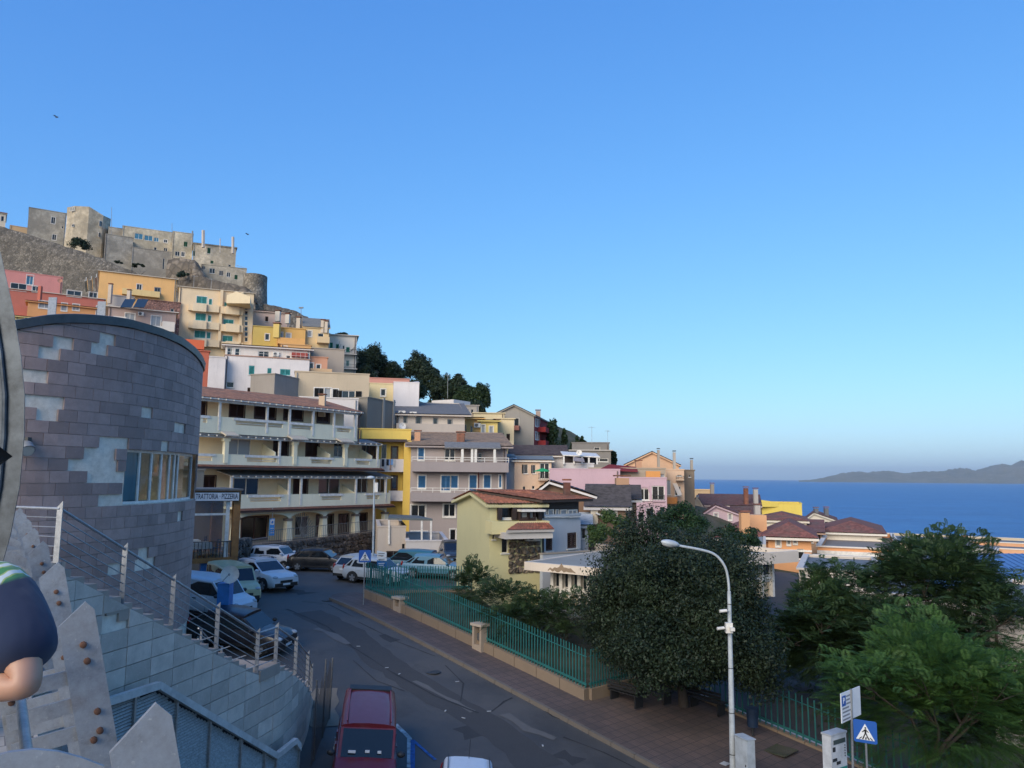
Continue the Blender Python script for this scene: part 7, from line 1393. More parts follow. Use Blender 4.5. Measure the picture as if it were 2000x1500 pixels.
# street lamp with long curved arm, cameras and a cabinet at its foot
lb = P(1431, 1488, 25.9); lb.z = road_z(lb.x, lb.y)+.14; LM = paint((.50, .53, .54), .45, var=.12)
lamp = thing('street_lamp', 'tall pale street lamp with a curved arm, cameras and tie bands', 'street lamp', lb); top = P(1424, 1155, 25.9); mb = MB(); mb.tube([lb-Vector((0, 0, .3)), lb.lerp(top, .45), top], [.105, .085, .06], 14); mb.build('pole', LM, lamp, smooth=True)
arm = [P(x, y, 25.9-d) for x, y, d in ((1424, 1165, 0), (1423, 1140, 0), (1418, 1112, .05), (1406, 1092, .12), (1390, 1080, .2), (1365, 1073, .32), (1338, 1068, .45), (1322, 1065, .52))]; MB().tube(catmull(arm, 5), .042, 10).build('arm', LM, lamp, smooth=True)
hd = P(1309, 1061, 25.3); ax_ = (arm[-2]-arm[-1]).normalized(); sd_ = Vector((0, -1, 0)); sd_ = (sd_-ax_*sd_.dot(ax_)).normalized(); up_ = ax_.cross(sd_); up_ = up_ if up_.z > 0 else -up_
MB().ellip(hd, .33, .15, .11, 16, 10, (ax_, sd_, up_)).build('lamp_head', paint((.45, .48, .5), .4), lamp, smooth='all'); MB().ellip(hd-up_*.05-ax_*.05, .24, .12, .09, 14, 8, (ax_, sd_, up_)).build('lens', glass((.35, .36, .35), .2), lamp, smooth='all')
for f_ in (.12, .34, .58, .83, .93): c = lb.lerp(top, f_); MB().tube([c-Vector((0, 0, .012)), c+Vector((0, 0, .012))], lerp(.107, .068, f_), 12).build('tie_band', DARKM, lamp)
MB().box(P(1423.5, 1226, 25.75), (.22, .16, .32)).build('junction_box', WHITE, lamp)
for x, y, dx in ((1408, 1227, -.26), (1413, 1193, -.1)):
    c = P(x, y, 25.7); cm = MB().tube([c+Vector((-.13, -.03, -.01)), c+Vector((.10, .0, .01))], .05, 10); cm = cm.build('camera', WHITE, lamp, smooth=True); MB().bar(c, P(1424, y, 25.85), .035, .035).build('bracket', WHITE, lamp)
MB().box(P(1430, 1229, 25.6), (.14, .14, .10)).build('camera', WHITE, lamp)
cb_ = P(1450, 1497, 25.4); cb_.z = road_z(cb_.x, cb_.y)+.14; fr = Fr(P(1436, 1480, 25.6), P(1467, 1480, 24.9)); o = thing('utility_cabinet', 'pale grey utility cabinet at the foot of the street lamp', 'cabinet', cb_); zt_ = fr.uz(1450, 1443)[1]; mb = MB(); fr.bx(mb, 0, fr.L*.78, -.3, 0, cb_.z-.1, zt_); mb.build('body', paint((.46, .50, .53), .5), o); mb = MB(); fr.bx(mb, .02, fr.L*.78-.02, .0, .012, cb_.z+.02, zt_-.04); dr = mb.build('door', paint((.50, .54, .57), .5), o); mb = MB(); fr.bx(mb, -.02, fr.L*.78+.02, -.33, .03, zt_, zt_+.03); mb.build('lid', paint((.46, .50, .53), .5), o)
for z_ in (.25, .65): mb = MB(); fr.bx(mb, fr.L*.78-.09, fr.L*.78-.06, .012, .03, cb_.z+z_, cb_.z+z_+.06); mb.build('lock', DARKM, dr)
# second lamp by the hotel
l2 = P(729, 1098, 49); l2.z = road_z(l2.x, l2.y); o = thing('street_lamp', 'slim street lamp with a round head in front of the hotel', 'street lamp', l2); t2 = P(731, 936, 49); MB().tube([l2-Vector((0, 0, .3)), t2], [.075, .05], 10).build('pole', LM, o, smooth=True); MB().ellip(P(724, 933, 49), .26, .2, .12, 14, 8).build('lamp_head', LM, o, smooth='all'); MB().tube([t2, P(727, 932, 49)], .035, 8).build('arm', LM, o); MB().box(P(735, 952, 49), (.2, .16, .6)).build('control_box', WHITE, o)
# litter bin, manhole, tree pit, benches
bn = P(1470, 1412, 29.3); bn.z = road_z(bn.x, bn.y)+.14; o = thing('litter_bin', 'dark blue round litter bin on a post by the lower picket fence', 'bin', bn); MB().tube([bn+Vector((0, 0, .35)), bn+Vector((0, 0, .95)), bn+Vector((0, 0, 1.0))], [.19, .22, .23], 16).build('bucket', paint((.012, .03, .07), .5), o, smooth=True); MB().tube([bn-Vector((0, 0, .1)), bn+Vector((0, 0, .4))], .04, 8).build('post', DARKM, o)
tp_ = rp(1512, 1462, .148); ax = (Vector((CD.x, CD.y, 0)), Vector((CN.x, CN.y, 0)), Vector((0, 0, 1))); tag(MB().box(tp_, (1.3, 1.0, .03), ax).build('tree_pit', m_ground()), 'empty square tree pit with brown soil in the pavement', 'tree pit')
tag(MB().box(rp(1415, 1491, .15), (.3, .3, .012), ax).build('pavement_cover', paint((.5, .5, .5), .6)), 'small pale square cover set in the pavement near the street lamp', 'cover')
for i, (t, s) in enumerate(((4.6, 4.6), (2.9, 5.7), (4.9, 3.2))):
    c = ks(t, s, .14); o = thing('park_bench', ['dark bench under the tree beside the return fence', 'dark bench behind the trunk of the big tree', 'dark bench nearest the end of the sand coloured wall'][i], 'bench', c, 'dark benches under the big tree', R_(132)); m = paint((.02, .02, .022), .6)
    for k_ in range(4): MB().box((0, -.18+.12*k_, .45), (1.5, .10, .035)).build('seat_slat', m, o, world=False)
    for k_ in range(3): MB().box((0, .25, .58+.12*k_), (1.5, .03, .09)).build('back_slat', m, o, world=False)
    for x in (-.6, .6): MB().box((x, .02, .21), (.06, .46, .44)).build('leg', m, o, world=False)
# satellite dish on blue post in front of the white van
db = P(449, 1200, 33.5); db.z = road_z(db.x, db.y); o = thing('dish_post', 'white satellite dish on a short blue column beside the parked vans', 'satellite dish', db); cq = P(441, 1138, 33.5); MB().box(Vector((cq.x, cq.y, (cq.z+db.z)/2-.2)), (.5, .5, cq.z-db.z+.4)).build('column', BLUE, o); dish(o, P(449, 1122, 33.0), .37, (.25, -1, .12), 'dish')
# two swifts in the sky
for x, y, d, lb_ in ((111, 229, 90, 'swift flying high above the castle hill'), (484, 458, 120, 'swift gliding near the castle masts')):
    c = P(x, y, d); o = thing('bird', lb_, 'bird', c); MB().ellip(c, .22, .07, .06, 8, 6).build('body', DARKM, o); 
    for s_ in (-1, 1): MB().poly([c+Vector((.08, 0, .02)), c+Vector((-.02, .02, .02)), c+Vector((s_*.18-.25, .1*s_, .16)), c+Vector((s_*.1-.05, .2*s_, .2))]).build('wing', DARKM, o)

# ================================================================ VEHICLES
TYRE = paint((.012, .012, .012), .8); RIM = galv((.45, .46, .48), .3); CGL = glass((.012, .015, .018), .04); BLKP = paint((.02, .02, .021), .55)
def car(name, label, loc, yaw, col, L=4.2, W=1.75, Hh=1.5, hood=.92, belt=.95, wb=.62, wr=.34, rr_=-.62, rb=-.92, wheel=.31, nose=.70, tail=.85, van=False, group=None, pitch=0.0, roll=0.0, rearglass=True, cat='car', roofrack=False, win2=True, hw=.80):
    """x forward. wb windscreen base, wr roof front, rr_ roof rear, rb rear glass base (fractions of half length)"""
    t = thing(name, label, cat, loc, group); t.rotation_euler = (roll, pitch, yaw); h2 = L/2; cm = carpaint(col)
    def B(mb, nm, m, par=t, sm=False): return mb.build(nm, m, par, sm, world=False)
    # lower body loft
    xs = [-1, -.985, -.94, -.80, -.55, -.2, .15, .45, wb, lerp(wb, 1, .35), lerp(wb, 1, .7), .95, .99, 1]; rows = []
    for x in xs:
        e = abs(x); w = W/2*(1-.10*max(0, (e-.6)/.4)**2.2-.05*max(0, (e-.95)/.05)**2)
        if x >= wb: zt = lerp(belt, hood, sstep(wb, wb+.12, x)) if x < .9 else lerp(hood, nose, sstep(.86, 1, x))
        elif x < -.92: zt = lerp(belt, tail, sstep(-.92, -1, x) if False else (abs(x)-.92)/.08)
        else: zt = belt
        if x >= wb+.1 and x < .9: zt = lerp(hood, hood-.08, (x-wb)/(1-wb))
        zb = .24+.06*max(0, (e-.85)/.15)
        r = [(0, zb), (w*.90, zb), (w*.985, zb+.10), (w, lerp(zb, zt, .45)), (w*.985, lerp(zb, zt, .78)), (w*.93, zt-.035), (w*.80, zt), (w*.4, zt+.015), (0, zt+.022)]
        rows.append([(x*h2, y, z) for y, z in r]+[(x*h2, -y, z) for y, z in reversed(r[:-1])])
    mb = MB(); mb.grid(rows)
    for e_, r in ((0, rows[0]), (1, rows[-1])): mb.poly(r[:-1] if e_ else list(reversed(r[:-1])))
    body = B(mb, 'body', cm, sm=True)
    # cabin
    wbm, wrm = W/2*.90, W/2*hw; zr = Hh; zb = belt-.03
    def cab(x, z, y): return Vector((x*h2, y, z))
    secs = [(rb, zb, wbm*.96), (rr_, zr-.05, wrm*.97), ((rr_+wr)/2, zr, wrm*1.01), (wr, zr-.035, wrm*.98), (wb, zb, wbm*.97)]
    mb = MB(); top = []
    for i in range(1, 4): x, z, y = secs[i]; top.append([cab(x, z-.09, y*1.035), cab(x, z-.02, y*.96), cab(x, z+.02, y*.6), cab(x, z+.035, 0), cab(x, z+.02, -y*.6), cab(x, z-.02, -y*.96), cab(x, z-.09, -y*1.035)])
    mb.grid(top); rf = B(mb, 'roof', cm, sm='all')
    mb = MB(); lowL = [cab(rb, zb, wbm*.96), cab((rr_+wr)/2, zb, wbm), cab(wb, zb, wbm*.97)]
    for s_ in (1, -1):
        f_ = lambda v: Vector((v.x, v.y*s_, v.z)); T = [f_(top[i][0]) for i in range(3)]; Lw = [f_(v) for v in lowL]; mb.poly([Lw[0], Lw[1], T[1], T[0]]); mb.poly([Lw[1], Lw[2], T[2], T[1]])
    mb.poly([lowL[2], Vector((lowL[2].x, -lowL[2].y, zb)), top[2][6], top[2][0]]); mb.poly(list(reversed(top[2]))); mb.poly([lowL[0], top[0][0], top[0][6], Vector((lowL[0].x, -lowL[0].y, zb))]); mb.poly(top[0]); tag(B(mb, 'pillars', cm), kind='stuff') if False else B(mb, 'pillars', cm)
    def inset(q, k, out=.009, nm='side_window', m=CGL):
        q = [Vector(p) for p in q]; c = sum(q, Vector())/len(q); n = (q[1]-q[0]).cross(q[2]-q[1]).normalized()
        if n.dot(c-Vector((c.x*.3, 0, zb-.3))) < 0: n = -n
        mb = MB(); pts = [c+(p-c)*k+n*out for p in q]; mb.prism(pts, n*.006); return B(mb, nm, m, body)
    ws = [lowL[2], Vector((lowL[2].x, -lowL[2].y, zb)), top[2][6], top[2][0]]; inset(ws, .90, .012, 'windscreen')
    if rearglass: rg = [lowL[0], top[0][0], top[0][6], Vector((lowL[0].x, -lowL[0].y, zb))]; inset(rg, .84, .012, 'rear_window')
    for s_ in (1, -1):
        f_ = lambda v: Vector((v.x, v.y*s_, v.z)); T = [f_(top[i][0]) for i in range(3)]; Lw = [f_(v) for v in lowL]
        def at(fx): a = Lw[0].lerp(Lw[2], fx); return Vector((a.x, lerp(Lw[0].y, Lw[1].y, min(1, fx*2)), zb))
        mL = at(.47); mT = T[0].lerp(T[2], .47)
        inset([at(.5), Lw[2], T[2], T[0].lerp(T[2], .5)], .88)
        if win2: inset([at(.16) if not van else at(.12), at(.47), mT, T[0].lerp(T[2], .12)], .88); inset([at(.02), at(.14), T[0].lerp(T[2], .10), T[0].lerp(T[2], .02)], .74)
        for fx in (.28, -.12, -.50):                                    # door seams
            mb = MB(); x = fx*h2; mb.bar((x, s_*(W/2*.935+.006), belt-.05), (x, s_*(W/2*1.0+.002), .62), .008, .012, (1, 0, 0)); mb.bar((x, s_*(W/2*1.0+.002), .62), (x, s_*(W/2*.985+.002), .34), .008, .012, (1, 0, 0)); B(mb, 'door_seam', BLKP, body)
        for fx in (-.02, -.38): B(MB().box((fx*h2, s_*(W/2*.99), belt-.17), (.2, .04, .035)), 'door_handle', cm if col[0] < .5 else BLKP, body)
        mb = MB().ellip((wb*h2*.86, s_*(W/2+.08), belt+.06), .09, .12, .085, 10, 8); B(mb, 'mirror', cm if col[0] > .02 and not van else BLKP, sm='all')
        mb = MB().ellip(((.935)*h2, s_*W/2*.70, nose+.02), .17, .17, .085, 12, 8); B(mb, 'headlight', glass((.35, .37, .38), .1), body, 'all')
        mb = MB().ellip((-.965*h2, s_*W/2*.80, belt-.08), .085, .09, .20 if not van else .26, 10, 8); B(mb, 'tail_light', glass((.25, .012, .01), .15), body, 'all')
        B(MB().box((0, s_*W/2*.985, .34), (L*.52, .05, .11)), 'sill', BLKP, body)
        for wx in (.62, -.60):
            c = Vector((wx*h2, s_*(W/2-.10), wheel)); ax = Vector((0, s_, 0))
            mb = MB(); n = 20; ring = [(c.x+(wheel+.075)*math.cos(a), c.z+(wheel+.075)*math.sin(a)) for a in np.linspace(0, math.pi, n)]
            mb.prism([(x, s_*(W/2*.945+.03), z) for x, z in ring]+[(c.x-wheel-.075, s_*(W/2*.945+.03), .22), (c.x+wheel+.075, s_*(W/2*.945+.03), .22)], (0, s_*.035, 0)); B(mb, 'wheel_arch', BLKP, body)
            mb = MB().tube([c-ax*.10, c-ax*.09, c+ax*.10, c+ax*.125], [wheel*.93, wheel, wheel, wheel*.9], 22); wh = B(mb, 'wheel', TYRE, t, True)
            mb = MB().tube([c+ax*.10, c+ax*.128], [wheel*.66, wheel*.66], 20)
            B(mb, 'rim_disc', paint((.05, .05, .052), .5), wh); mb = MB()
            for k in range(5): a = 2*math.pi*k/5+.3; d = Vector((math.cos(a), 0, math.sin(a))); mb.bar(c+ax*.135, c+ax*.135+d*wheel*.62, .09, .02, ax)
            mb.tube([c+ax*.12, c+ax*.142], wheel*.18, 10); B(mb, 'spokes', RIM, wh)
    B(MB().box((h2*.985, 0, .40), (.10, W*.80, .20)), 'front_bumper', BLKP, body); B(MB().box((-h2*.985, 0, .38), (.10, W*.84, .16)), 'rear_bumper', BLKP, body)
    B(MB().box((h2*1.0, 0, .58), (.05, W*.42, .13)), 'grille', BLKP, body); B(MB().box((h2*1.0+.03, 0, .44), (.02, .46, .10)), 'number_plate', SW, body); B(MB().box((-h2-.012, 0, .72 if not van else .8), (.02, .46, .10)), 'number_plate', SW, body)
    if roofrack:
        for s_ in (1, -1): mb = MB().tube([(rr_*h2, s_*wrm*.92, zr+.02), ((rr_+wr)/2*h2, s_*wrm*.92, zr+.075), (wr*h2, s_*wrm*.92, zr+.03)], .018, 6); B(mb, 'roof_rail', BLKP, t)
    return t
def on_road(px, py, dz=0.0): return rp(px, py, dz)
def face(o):
    """tilt a parked vehicle to the street surface under it"""
    x, y = o.location.x, o.location.y; e = .5; gx = (road_z(x+e, y)-road_z(x-e, y))/(2*e); gy = (road_z(x, y+e)-road_z(x, y-e))/(2*e); n = Vector((-gx, -gy, 1)).normalized(); f = Vector((math.cos(o.rotation_euler.z), math.sin(o.rotation_euler.z), 0)); f = (f-n*f.dot(n)).normalized(); s = n.cross(f)
    o.rotation_euler = Matrix((f, s, n)).transposed().to_euler(); o.location.z = road_z(x, y)+.005
WHC = (.62, .63, .65)
c = car('white_suv', 'white sport utility car driving out past the vans with dark lower grille', on_road(512, 1148), R_(-38), WHC, 4.45, 1.85, 1.62, 1.02, 1.05, .46, .10, -.62, -.93, .35, .78, .95, roofrack=True); face(c)
c = car('white_hatchback', 'small white hatchback with blue door emblem parked by the dark stone wall', on_road(537, 1110), R_(-14), WHC, 3.55, 1.6, 1.54, .98, 1.0, .60, .34, -.80, -.96, .28, .74, .92, roofrack=True); face(c)
MB().ellip((.25, -.81, .75), .14, .012, .12, 12, 8).build('emblem', paint((.05, .12, .25), .5), c, world=False)
c = car('black_hatchback', 'black hatchback parked behind the small white hatchback', on_road(625, 1114), R_(-8), (.008, .009, .012), 4.1, 1.75, 1.45, .90, .95, .52, .20, -.55, -.94, .31, .72, .90); face(c)
c = car('silver_hatchback', 'dirty white hatchback seen from behind at the fence corner', on_road(708, 1128), R_(64), (.50, .50, .49), 4.05, 1.7, 1.5, .92, .95, .56, .24, -.70, -.95, .30, .72, .90); face(c)
c = car('blue_car', 'light blue car behind the garden picket fence', P(850, 1120, 50.2), R_(-6), (.10, .24, .34), 4.2, 1.75, 1.48, .92, .95, .5, .18, -.6, -.94, .31, .72, .9); face(c)
c = car('blue_van_car', 'teal blue people carrier behind the garden picket fence', P(800, 1120, 51.3), R_(172), (.03, .14, .19), 4.3, 1.75, 1.62, .95, 1.0, .60, .30, -.75, -.95, .31, .75, .92); face(c)
c = car('parked_car', 'dark teal car behind the fence in front of the garage block', P(915, 1125, 52.5), R_(175), (.02, .06, .07), 4.1, 1.72, 1.48, .92, .95, .5, .18, -.6, -.94); face(c)
c = car('parked_car', 'dark red car behind the fence beside the school pavilion', P(985, 1140, 49.6), R_(-160), (.12, .015, .018), 4.0, 1.72, 1.48, .92, .95, .5, .18, -.6, -.94); face(c)
c = car('parked_car', 'steel blue car behind the fence left of the school pavilion', P(1035, 1140, 49.2), R_(-168), (.06, .12, .18), 4.0, 1.72, 1.48, .92, .95, .5, .18, -.6, -.94); face(c)
c = car('dark_suv', 'dark grey car parked in the gap between garage block and pale yellow house', P(885, 1085, 57.5), R_(-78), (.03, .035, .04), 4.4, 1.8, 1.65, 1.0, 1.05, .5, .15, -.65, -.94, .34, .78, .95); face(c)
c = car('white_car', 'white hatchback behind the fence and the leaning info sign', P(735, 1130, 47.6), R_(-20), (.45, .48, .5), 3.9, 1.7, 1.5, .92, .95, .56, .24, -.70, -.95); face(c)
c = car('green_van', 'pale yellow green van parked beside the blue column', on_road(452, 1172), R_(-52), (.50, .47, .27), 4.1, 1.75, 1.82, 1.05, 1.12, .62, .36, -.94, -.985, .31, .80, 1.0, van=True, cat='van', hw=.86); face(c)
c = car('white_van', 'white van parked behind the stair railing', on_road(404, 1202), R_(-20), (.60, .63, .66), 4.4, 1.8, 1.85, 1.05, 1.12, .66, .40, -.95, -.985, .31, .80, 1.0, van=True, cat='van', hw=.88, win2=False); face(c)
c = car('dark_car', 'dark car parked at the foot of the outdoor stair', on_road(470, 1262), R_(-12), (.012, .010, .014), 4.2, 1.75, 1.48, .92, .95, .5, .18, -.6, -.94, .32, .72, .9); face(c)
c = car('red_van', 'dark red van parked at the kerb below the tiled stair wall', on_road(708, 1518), R_(-80), (.125, .008, .014), 4.35, 1.76, 1.80, 1.02, 1.10, .54, .26, -.955, -.99, .32, .80, 1.0, van=True, cat='van', hw=.86, win2=False); face(c)
mb = MB()
for y in (-.62, .62): mb.bar((.45, y, 1.80), (-1.95, y, 1.80), .03, .025)
mb.build('roof_channel', paint((.25, .03, .04), .4), c, world=False); MB().box((-2.0, 0, 1.795), (.34, 1.30, .05)).build('rear_roof_band', BLKP, c, world=False)
for x, y, w in ((.86, .35, .10), (.84, .02, .12), (.88, -.4, .2)): MB().box((x+.25, y, 1.25), (.02, w, .07)).build('dash_paper', SW, c, world=False)
c = car('white_small_car', 'small white car with roof aerial and dark roof strips below the red van', on_road(903, 1640), R_(-86), WHC, 3.6, 1.62, 1.52, .95, .98, .60, .34, -.72, -.95, .28, .74, .92); face(c)
mb = MB()
for y in (-.56, .56): mb.bar((.5, y, 1.535), (-1.3, y, 1.53), .02, .015)
mb.build('roof_strip', BLKP, c, world=False); MB().tube([(-1.15, 0, 1.53), (-1.42, 0, 1.92)], .008, 6).build('aerial', BLKP, c, world=False)

# ================================================================ TREES AND SHRUBS
NR = np.random.default_rng(5)
def leaf_cloud(centers, radii, n_per, size, flat=.35, seed=1, aspect=.45, up=0.3, shell=False):
    """many small leaf quads spread through clumps"""
    g = np.random.default_rng(seed); C = np.repeat(np.array(centers), n_per, 0); Rr = np.repeat(np.array(radii), n_per, 0); n = len(C)
    d = g.normal(size=(n, 3)); d /= np.linalg.norm(d, axis=1)[:, None]; r = g.random(n)**(.22 if shell else .55); p = C+d*Rr*r[:, None]
    nr = d*.7+g.normal(size=(n, 3))*.6; nr[:, 2] += up; nr /= np.linalg.norm(nr, axis=1)[:, None]; t = np.cross(nr, g.normal(size=(n, 3))); t /= np.linalg.norm(t, axis=1)[:, None]; b = np.cross(nr, t); s = size*(.6+.8*g.random(n))[:, None]
    V = np.stack([p-t*s, p-b*s*aspect+nr*s*.12, p+t*s, p+b*s*aspect+nr*s*.12], 1).reshape(-1, 3); F = np.arange(n*4).reshape(-1, 4); return V, F
def fronds(bases, dirs, length, pairs, lw, seed=2):
    """feather leaves: pairs of leaflets along a drooping rachis"""
    g = np.random.default_rng(seed); B_ = np.array(bases); D_ = np.array(dirs); n = len(B_); L = length*(.7+.6*g.random(n))[:, None]; D_ /= np.linalg.norm(D_, axis=1)[:, None]
    sd = np.cross(D_, np.array([0, 0, 1.0])+g.normal(size=(n, 3))*.25); sd /= np.linalg.norm(sd, axis=1)[:, None]; upv = np.cross(sd, D_); Vs = []
    for k in range(pairs):
        t = (k+.6)/pairs; c = B_+D_*L*t-np.array([0, 0, 1])*L*.35*t*t; wl = L*.30*math.sin(math.pi*(.18+.75*t)); 
        for sg in (1, -1):
            o = sd*sg; tip = c+o*wl+D_*wl*.35-np.array([0, 0, 1])*wl*.15; h = L*lw
            Vs.append(np.stack([c-D_*h*.3, c+o*wl*.5-D_*h+upv*.01, tip, c+o*wl*.5+D_*h+upv*.01], 1))
    V = np.stack(Vs, 1).reshape(-1, 3); return V, np.arange(len(V)).reshape(-1, 4)
def limb(mb, p, d, L, r, depth, g, tips, spread=.6, segs=4, kids=3):
    pts = [p]; q = p.copy(); dd = d.copy()
    for i in range(segs):
        dd = (dd+Vector((g.uniform(-1, 1), g.uniform(-1, 1), g.uniform(-.3, .8)))*.14).normalized(); q = q+dd*(L/segs); pts.append(q.copy())
    mb.tube(pts, [lerp(r, r*.55, i/segs) for i in range(segs+1)], 7 if r > .05 else 5, False)
    if depth == 0: tips.append((q, dd)); tips.append((pts[-2], dd)); return
    for k in range(kids):
        ax = Vector((g.uniform(-1, 1), g.uniform(-1, 1), g.uniform(-.1, .6))).normalized(); nd = (dd*(1-spread)+ax*spread).normalized(); limb(mb, pts[-1] if k else q, nd, L*g.uniform(.62, .85), r*.55, depth-1, g, tips, spread, segs, kids)
def clump_tree(name, label, base, cen, rad, nclump, n_per, size, mat, trunk_h, tr, seed, clr=.30, group=None, cat='tree', aspect=.45, bark=None, upper=-.55):
    g = random.Random(seed); t = thing(name, label, cat, base, group); mb = MB(); tips = []
    limb(mb, Vector(base)-Vector((0, 0, .4)), Vector((g.uniform(-.1, .1), g.uniform(-.1, .1), 1)).normalized(), trunk_h, tr, 2, g, tips, .55)
    mb.build('trunk', bark or barkmat(), t, smooth='all'); C = []; Rd_ = []
    while len(C) < nclump:
        d = np.array([g.gauss(0, 1), g.gauss(0, 1), g.gauss(0, 1)]); d /= np.linalg.norm(d)
        if d[2] < upper: continue
        r = g.uniform(.55, 1.0)**.5*(1+.13*math.sin(d[0]*7+seed)+.13*math.sin(d[1]*6+d[2]*5+seed*2)); C.append(np.array(cen)+d*np.array(rad)*r*(1-clr*.5)); k = g.uniform(.55, 1.3); Rd_.append(np.array(rad)*clr*k)
    V, F = leaf_cloud(C, Rd_, n_per, size, seed=seed, aspect=aspect); npmesh('crown', V, F, mat, t); return t
OAK = leafmat((.011, .021, .010), (.046, .068, .032), 'holm_oak_leaf', .15)
tb = rp(1336, 1378, .14); oc = P(1326, 1203, 30.5)
oak = clump_tree('evergreen_oak', 'large dark round evergreen tree on the pavement beside the street lamp', tb, (oc.x, oc.y+.3, oc.z-.1), (4.1, 4.1, 3.45), 190, 1000, .058, OAK, 2.3, .24, 4, .27)
# interior leaves so that the middle stays closed but not solid
V, F = leaf_cloud([(oc.x, oc.y+.3, oc.z)], [(3.2, 3.2, 2.7)], 30000, .10, seed=77); npmesh('inner_leaves', V, F, OAK, oak)
def feather_tree(name, label, base, lead, height, spread, nt_, fr_n, length, mat, seed, tr=.14, kids=4, depth=3, group=None, first=.4, crown=None, lw=.040, prs=10):
    g = random.Random(seed); t = thing(name, label, 'tree', base, group); mb = MB(); tips = []
    limb(mb, Vector(base)-Vector((0, 0, .4)), Vector(lead).normalized(), height*first, tr, depth, g, tips, spread, 4, kids); mb.build('trunk', barkmat((.055, .042, .034)), t, smooth='all')
    B_, D_ = [], []
    for q, d in tips:
        for k in range(fr_n):
            B_.append(tuple(q+Vector((g.gauss(0, .28), g.gauss(0, .28), g.gauss(0, .18))))); v = Vector((g.gauss(0, 1), g.gauss(0, 1), g.uniform(-.2, .7))); D_.append(tuple(v.normalized()*.8+d*.4))
    if crown:
        C, Rr_, n_ = crown
        for i in range(n_):
            v = Vector((g.gauss(0, 1), g.gauss(0, 1), g.gauss(0, 1))).normalized()
            if v.z < -.5: v.z *= -.5
            r = g.uniform(.45, 1)**.6*(1+.16*math.sin(v.x*6+seed)+.14*math.sin(v.y*5+v.z*6)); p = Vector((C[0]+v.x*Rr_[0]*r, C[1]+v.y*Rr_[1]*r, C[2]+v.z*Rr_[2]*r)); B_.append(tuple(p)); D_.append(tuple(v+Vector((g.gauss(0, .5), g.gauss(0, .5), g.uniform(-.1, .5)))))
    V, F = fronds(B_, D_, length, prs, lw, seed); npmesh('crown', V, F, mat, t); return t
ROB = leafmat((.036, .070, .028), (.075, .130, .045), 'robinia_leaf', .4); ROB2 = leafmat((.050, .115, .030), (.115, .215, .050), 'robinia_leaf_bright', .45)
def gz_(p, dz=0): return Vector((p.x, p.y, road_z(p.x, p.y)+dz))
b = P(1815, 1300, 33); b.z = -11.0; c = P(1850, 1135, 33)
tB = feather_tree('tall_airy_tree', 'tall airy tree with feathery leaves and visible branches before the sea', b, (0, 0, 1), 8.4, .5, 0, 22, .44, ROB, 12, .16, 4, 3, None, .36, ((c.x-.2, c.y, c.z-.2), (2.4, 2.3, 2.3), 3300))
V, F = fronds([tuple(P(1830, 1230, 33)+Vector((rnd.gauss(0, 1.9), rnd.gauss(0, 1.5), rnd.gauss(0, .7)))) for _ in range(4200)], [(rnd.gauss(0, 1), rnd.gauss(0, 1), rnd.uniform(-.3, .6)) for _ in range(4200)], .46, 10, .04, 31); npmesh('lower_crown', V, F, ROB, tB)
b = P(1625, 1330, 33.5); b.z = -10.6; c = P(1625, 1255, 33.5)
tA = feather_tree('feathery_tree', 'broad feathery green tree between the dark tree and the tall airy tree', b, (0, 0, 1), 6.8, .5, 0, 14, .44, ROB, 15, .16, 4, 3, None, .34, ((c.x, c.y, c.z), (2.3, 2.3, 2.6), 7500))
V, F = fronds([tuple(P(1700, 1275, 33.5)+Vector((rnd.gauss(0, 2.0), rnd.gauss(0, 1.5), rnd.gauss(0, 1.0)))) for _ in range(4200)], [(rnd.gauss(0, 1), rnd.gauss(0, 1), rnd.uniform(-.3, .6)) for _ in range(4200)], .46, 10, .04, 32); npmesh('side_crown', V, F, ROB, tA)
b = gz_(P(1820, 1600, 24.6)); c = P(1828, 1390, 24.6)
tC = feather_tree('bright_green_tree', 'bright green feathery young tree behind the crossing sign', b, (.05, 0, 1), 6.5, .5, 0, 14, .44, ROB2, 21, .13, 4, 3, None, .34, ((c.x, c.y, c.z), (2.8, 2.5, 2.65), 6500), .020, 13)
# fill below: lower trees at the right edge
b = gz_(P(1960, 1600, 25)); c = P(1990, 1440, 25)
feather_tree('feathery_tree', 'dark feathery shrubby tree low at the right behind the bright green tree', b, (0, 0, 1), 4.5, .5, 0, 6, .42, ROB, 25, .10, 4, 2, None, .35, ((c.x, c.y, c.z), (2.2, 2, 1.8), 2000))
# garden shrubs
SHR = leafmat((.035, .065, .026), (.07, .115, .042), 'shrub_leaf', .3)
for i, (px, py, D, rx, rz, lab, n_) in enumerate(((925, 1150, 39, .95, 1.5, 'leafy young garden tree rising above the teal fence', 700), (975, 1170, 37, 1.5, .9, 'spreading green shrub inside the garden fence', 650), (1050, 1190, 36, 1.4, .9, 'dense green bush beside the cracked school pavilion', 650), (1110, 1205, 35, 1.3, 1.1, 'green bush between the pavilion and the dark round tree', 600), (1010, 1205, 35.2, 1.4, .6, 'low dark ground shrub close behind the picket fence', 500))):
    c = P(px, py, D); b = Vector((c.x, c.y, road_z(c.x, c.y)+.3)); feather_tree('garden_shrub', lab, b, (0, 0, 1), max(1.2, c.z-b.z), .55, 0, 4, .34, SHR, 40+i, .06, 4, 2, 'shrubs in the fenced garden', .5, ((c.x, c.y, c.z), (rx, rx*.8, rz), n_))
c = P(938, 1095, 38.6); g_ = rnd; 
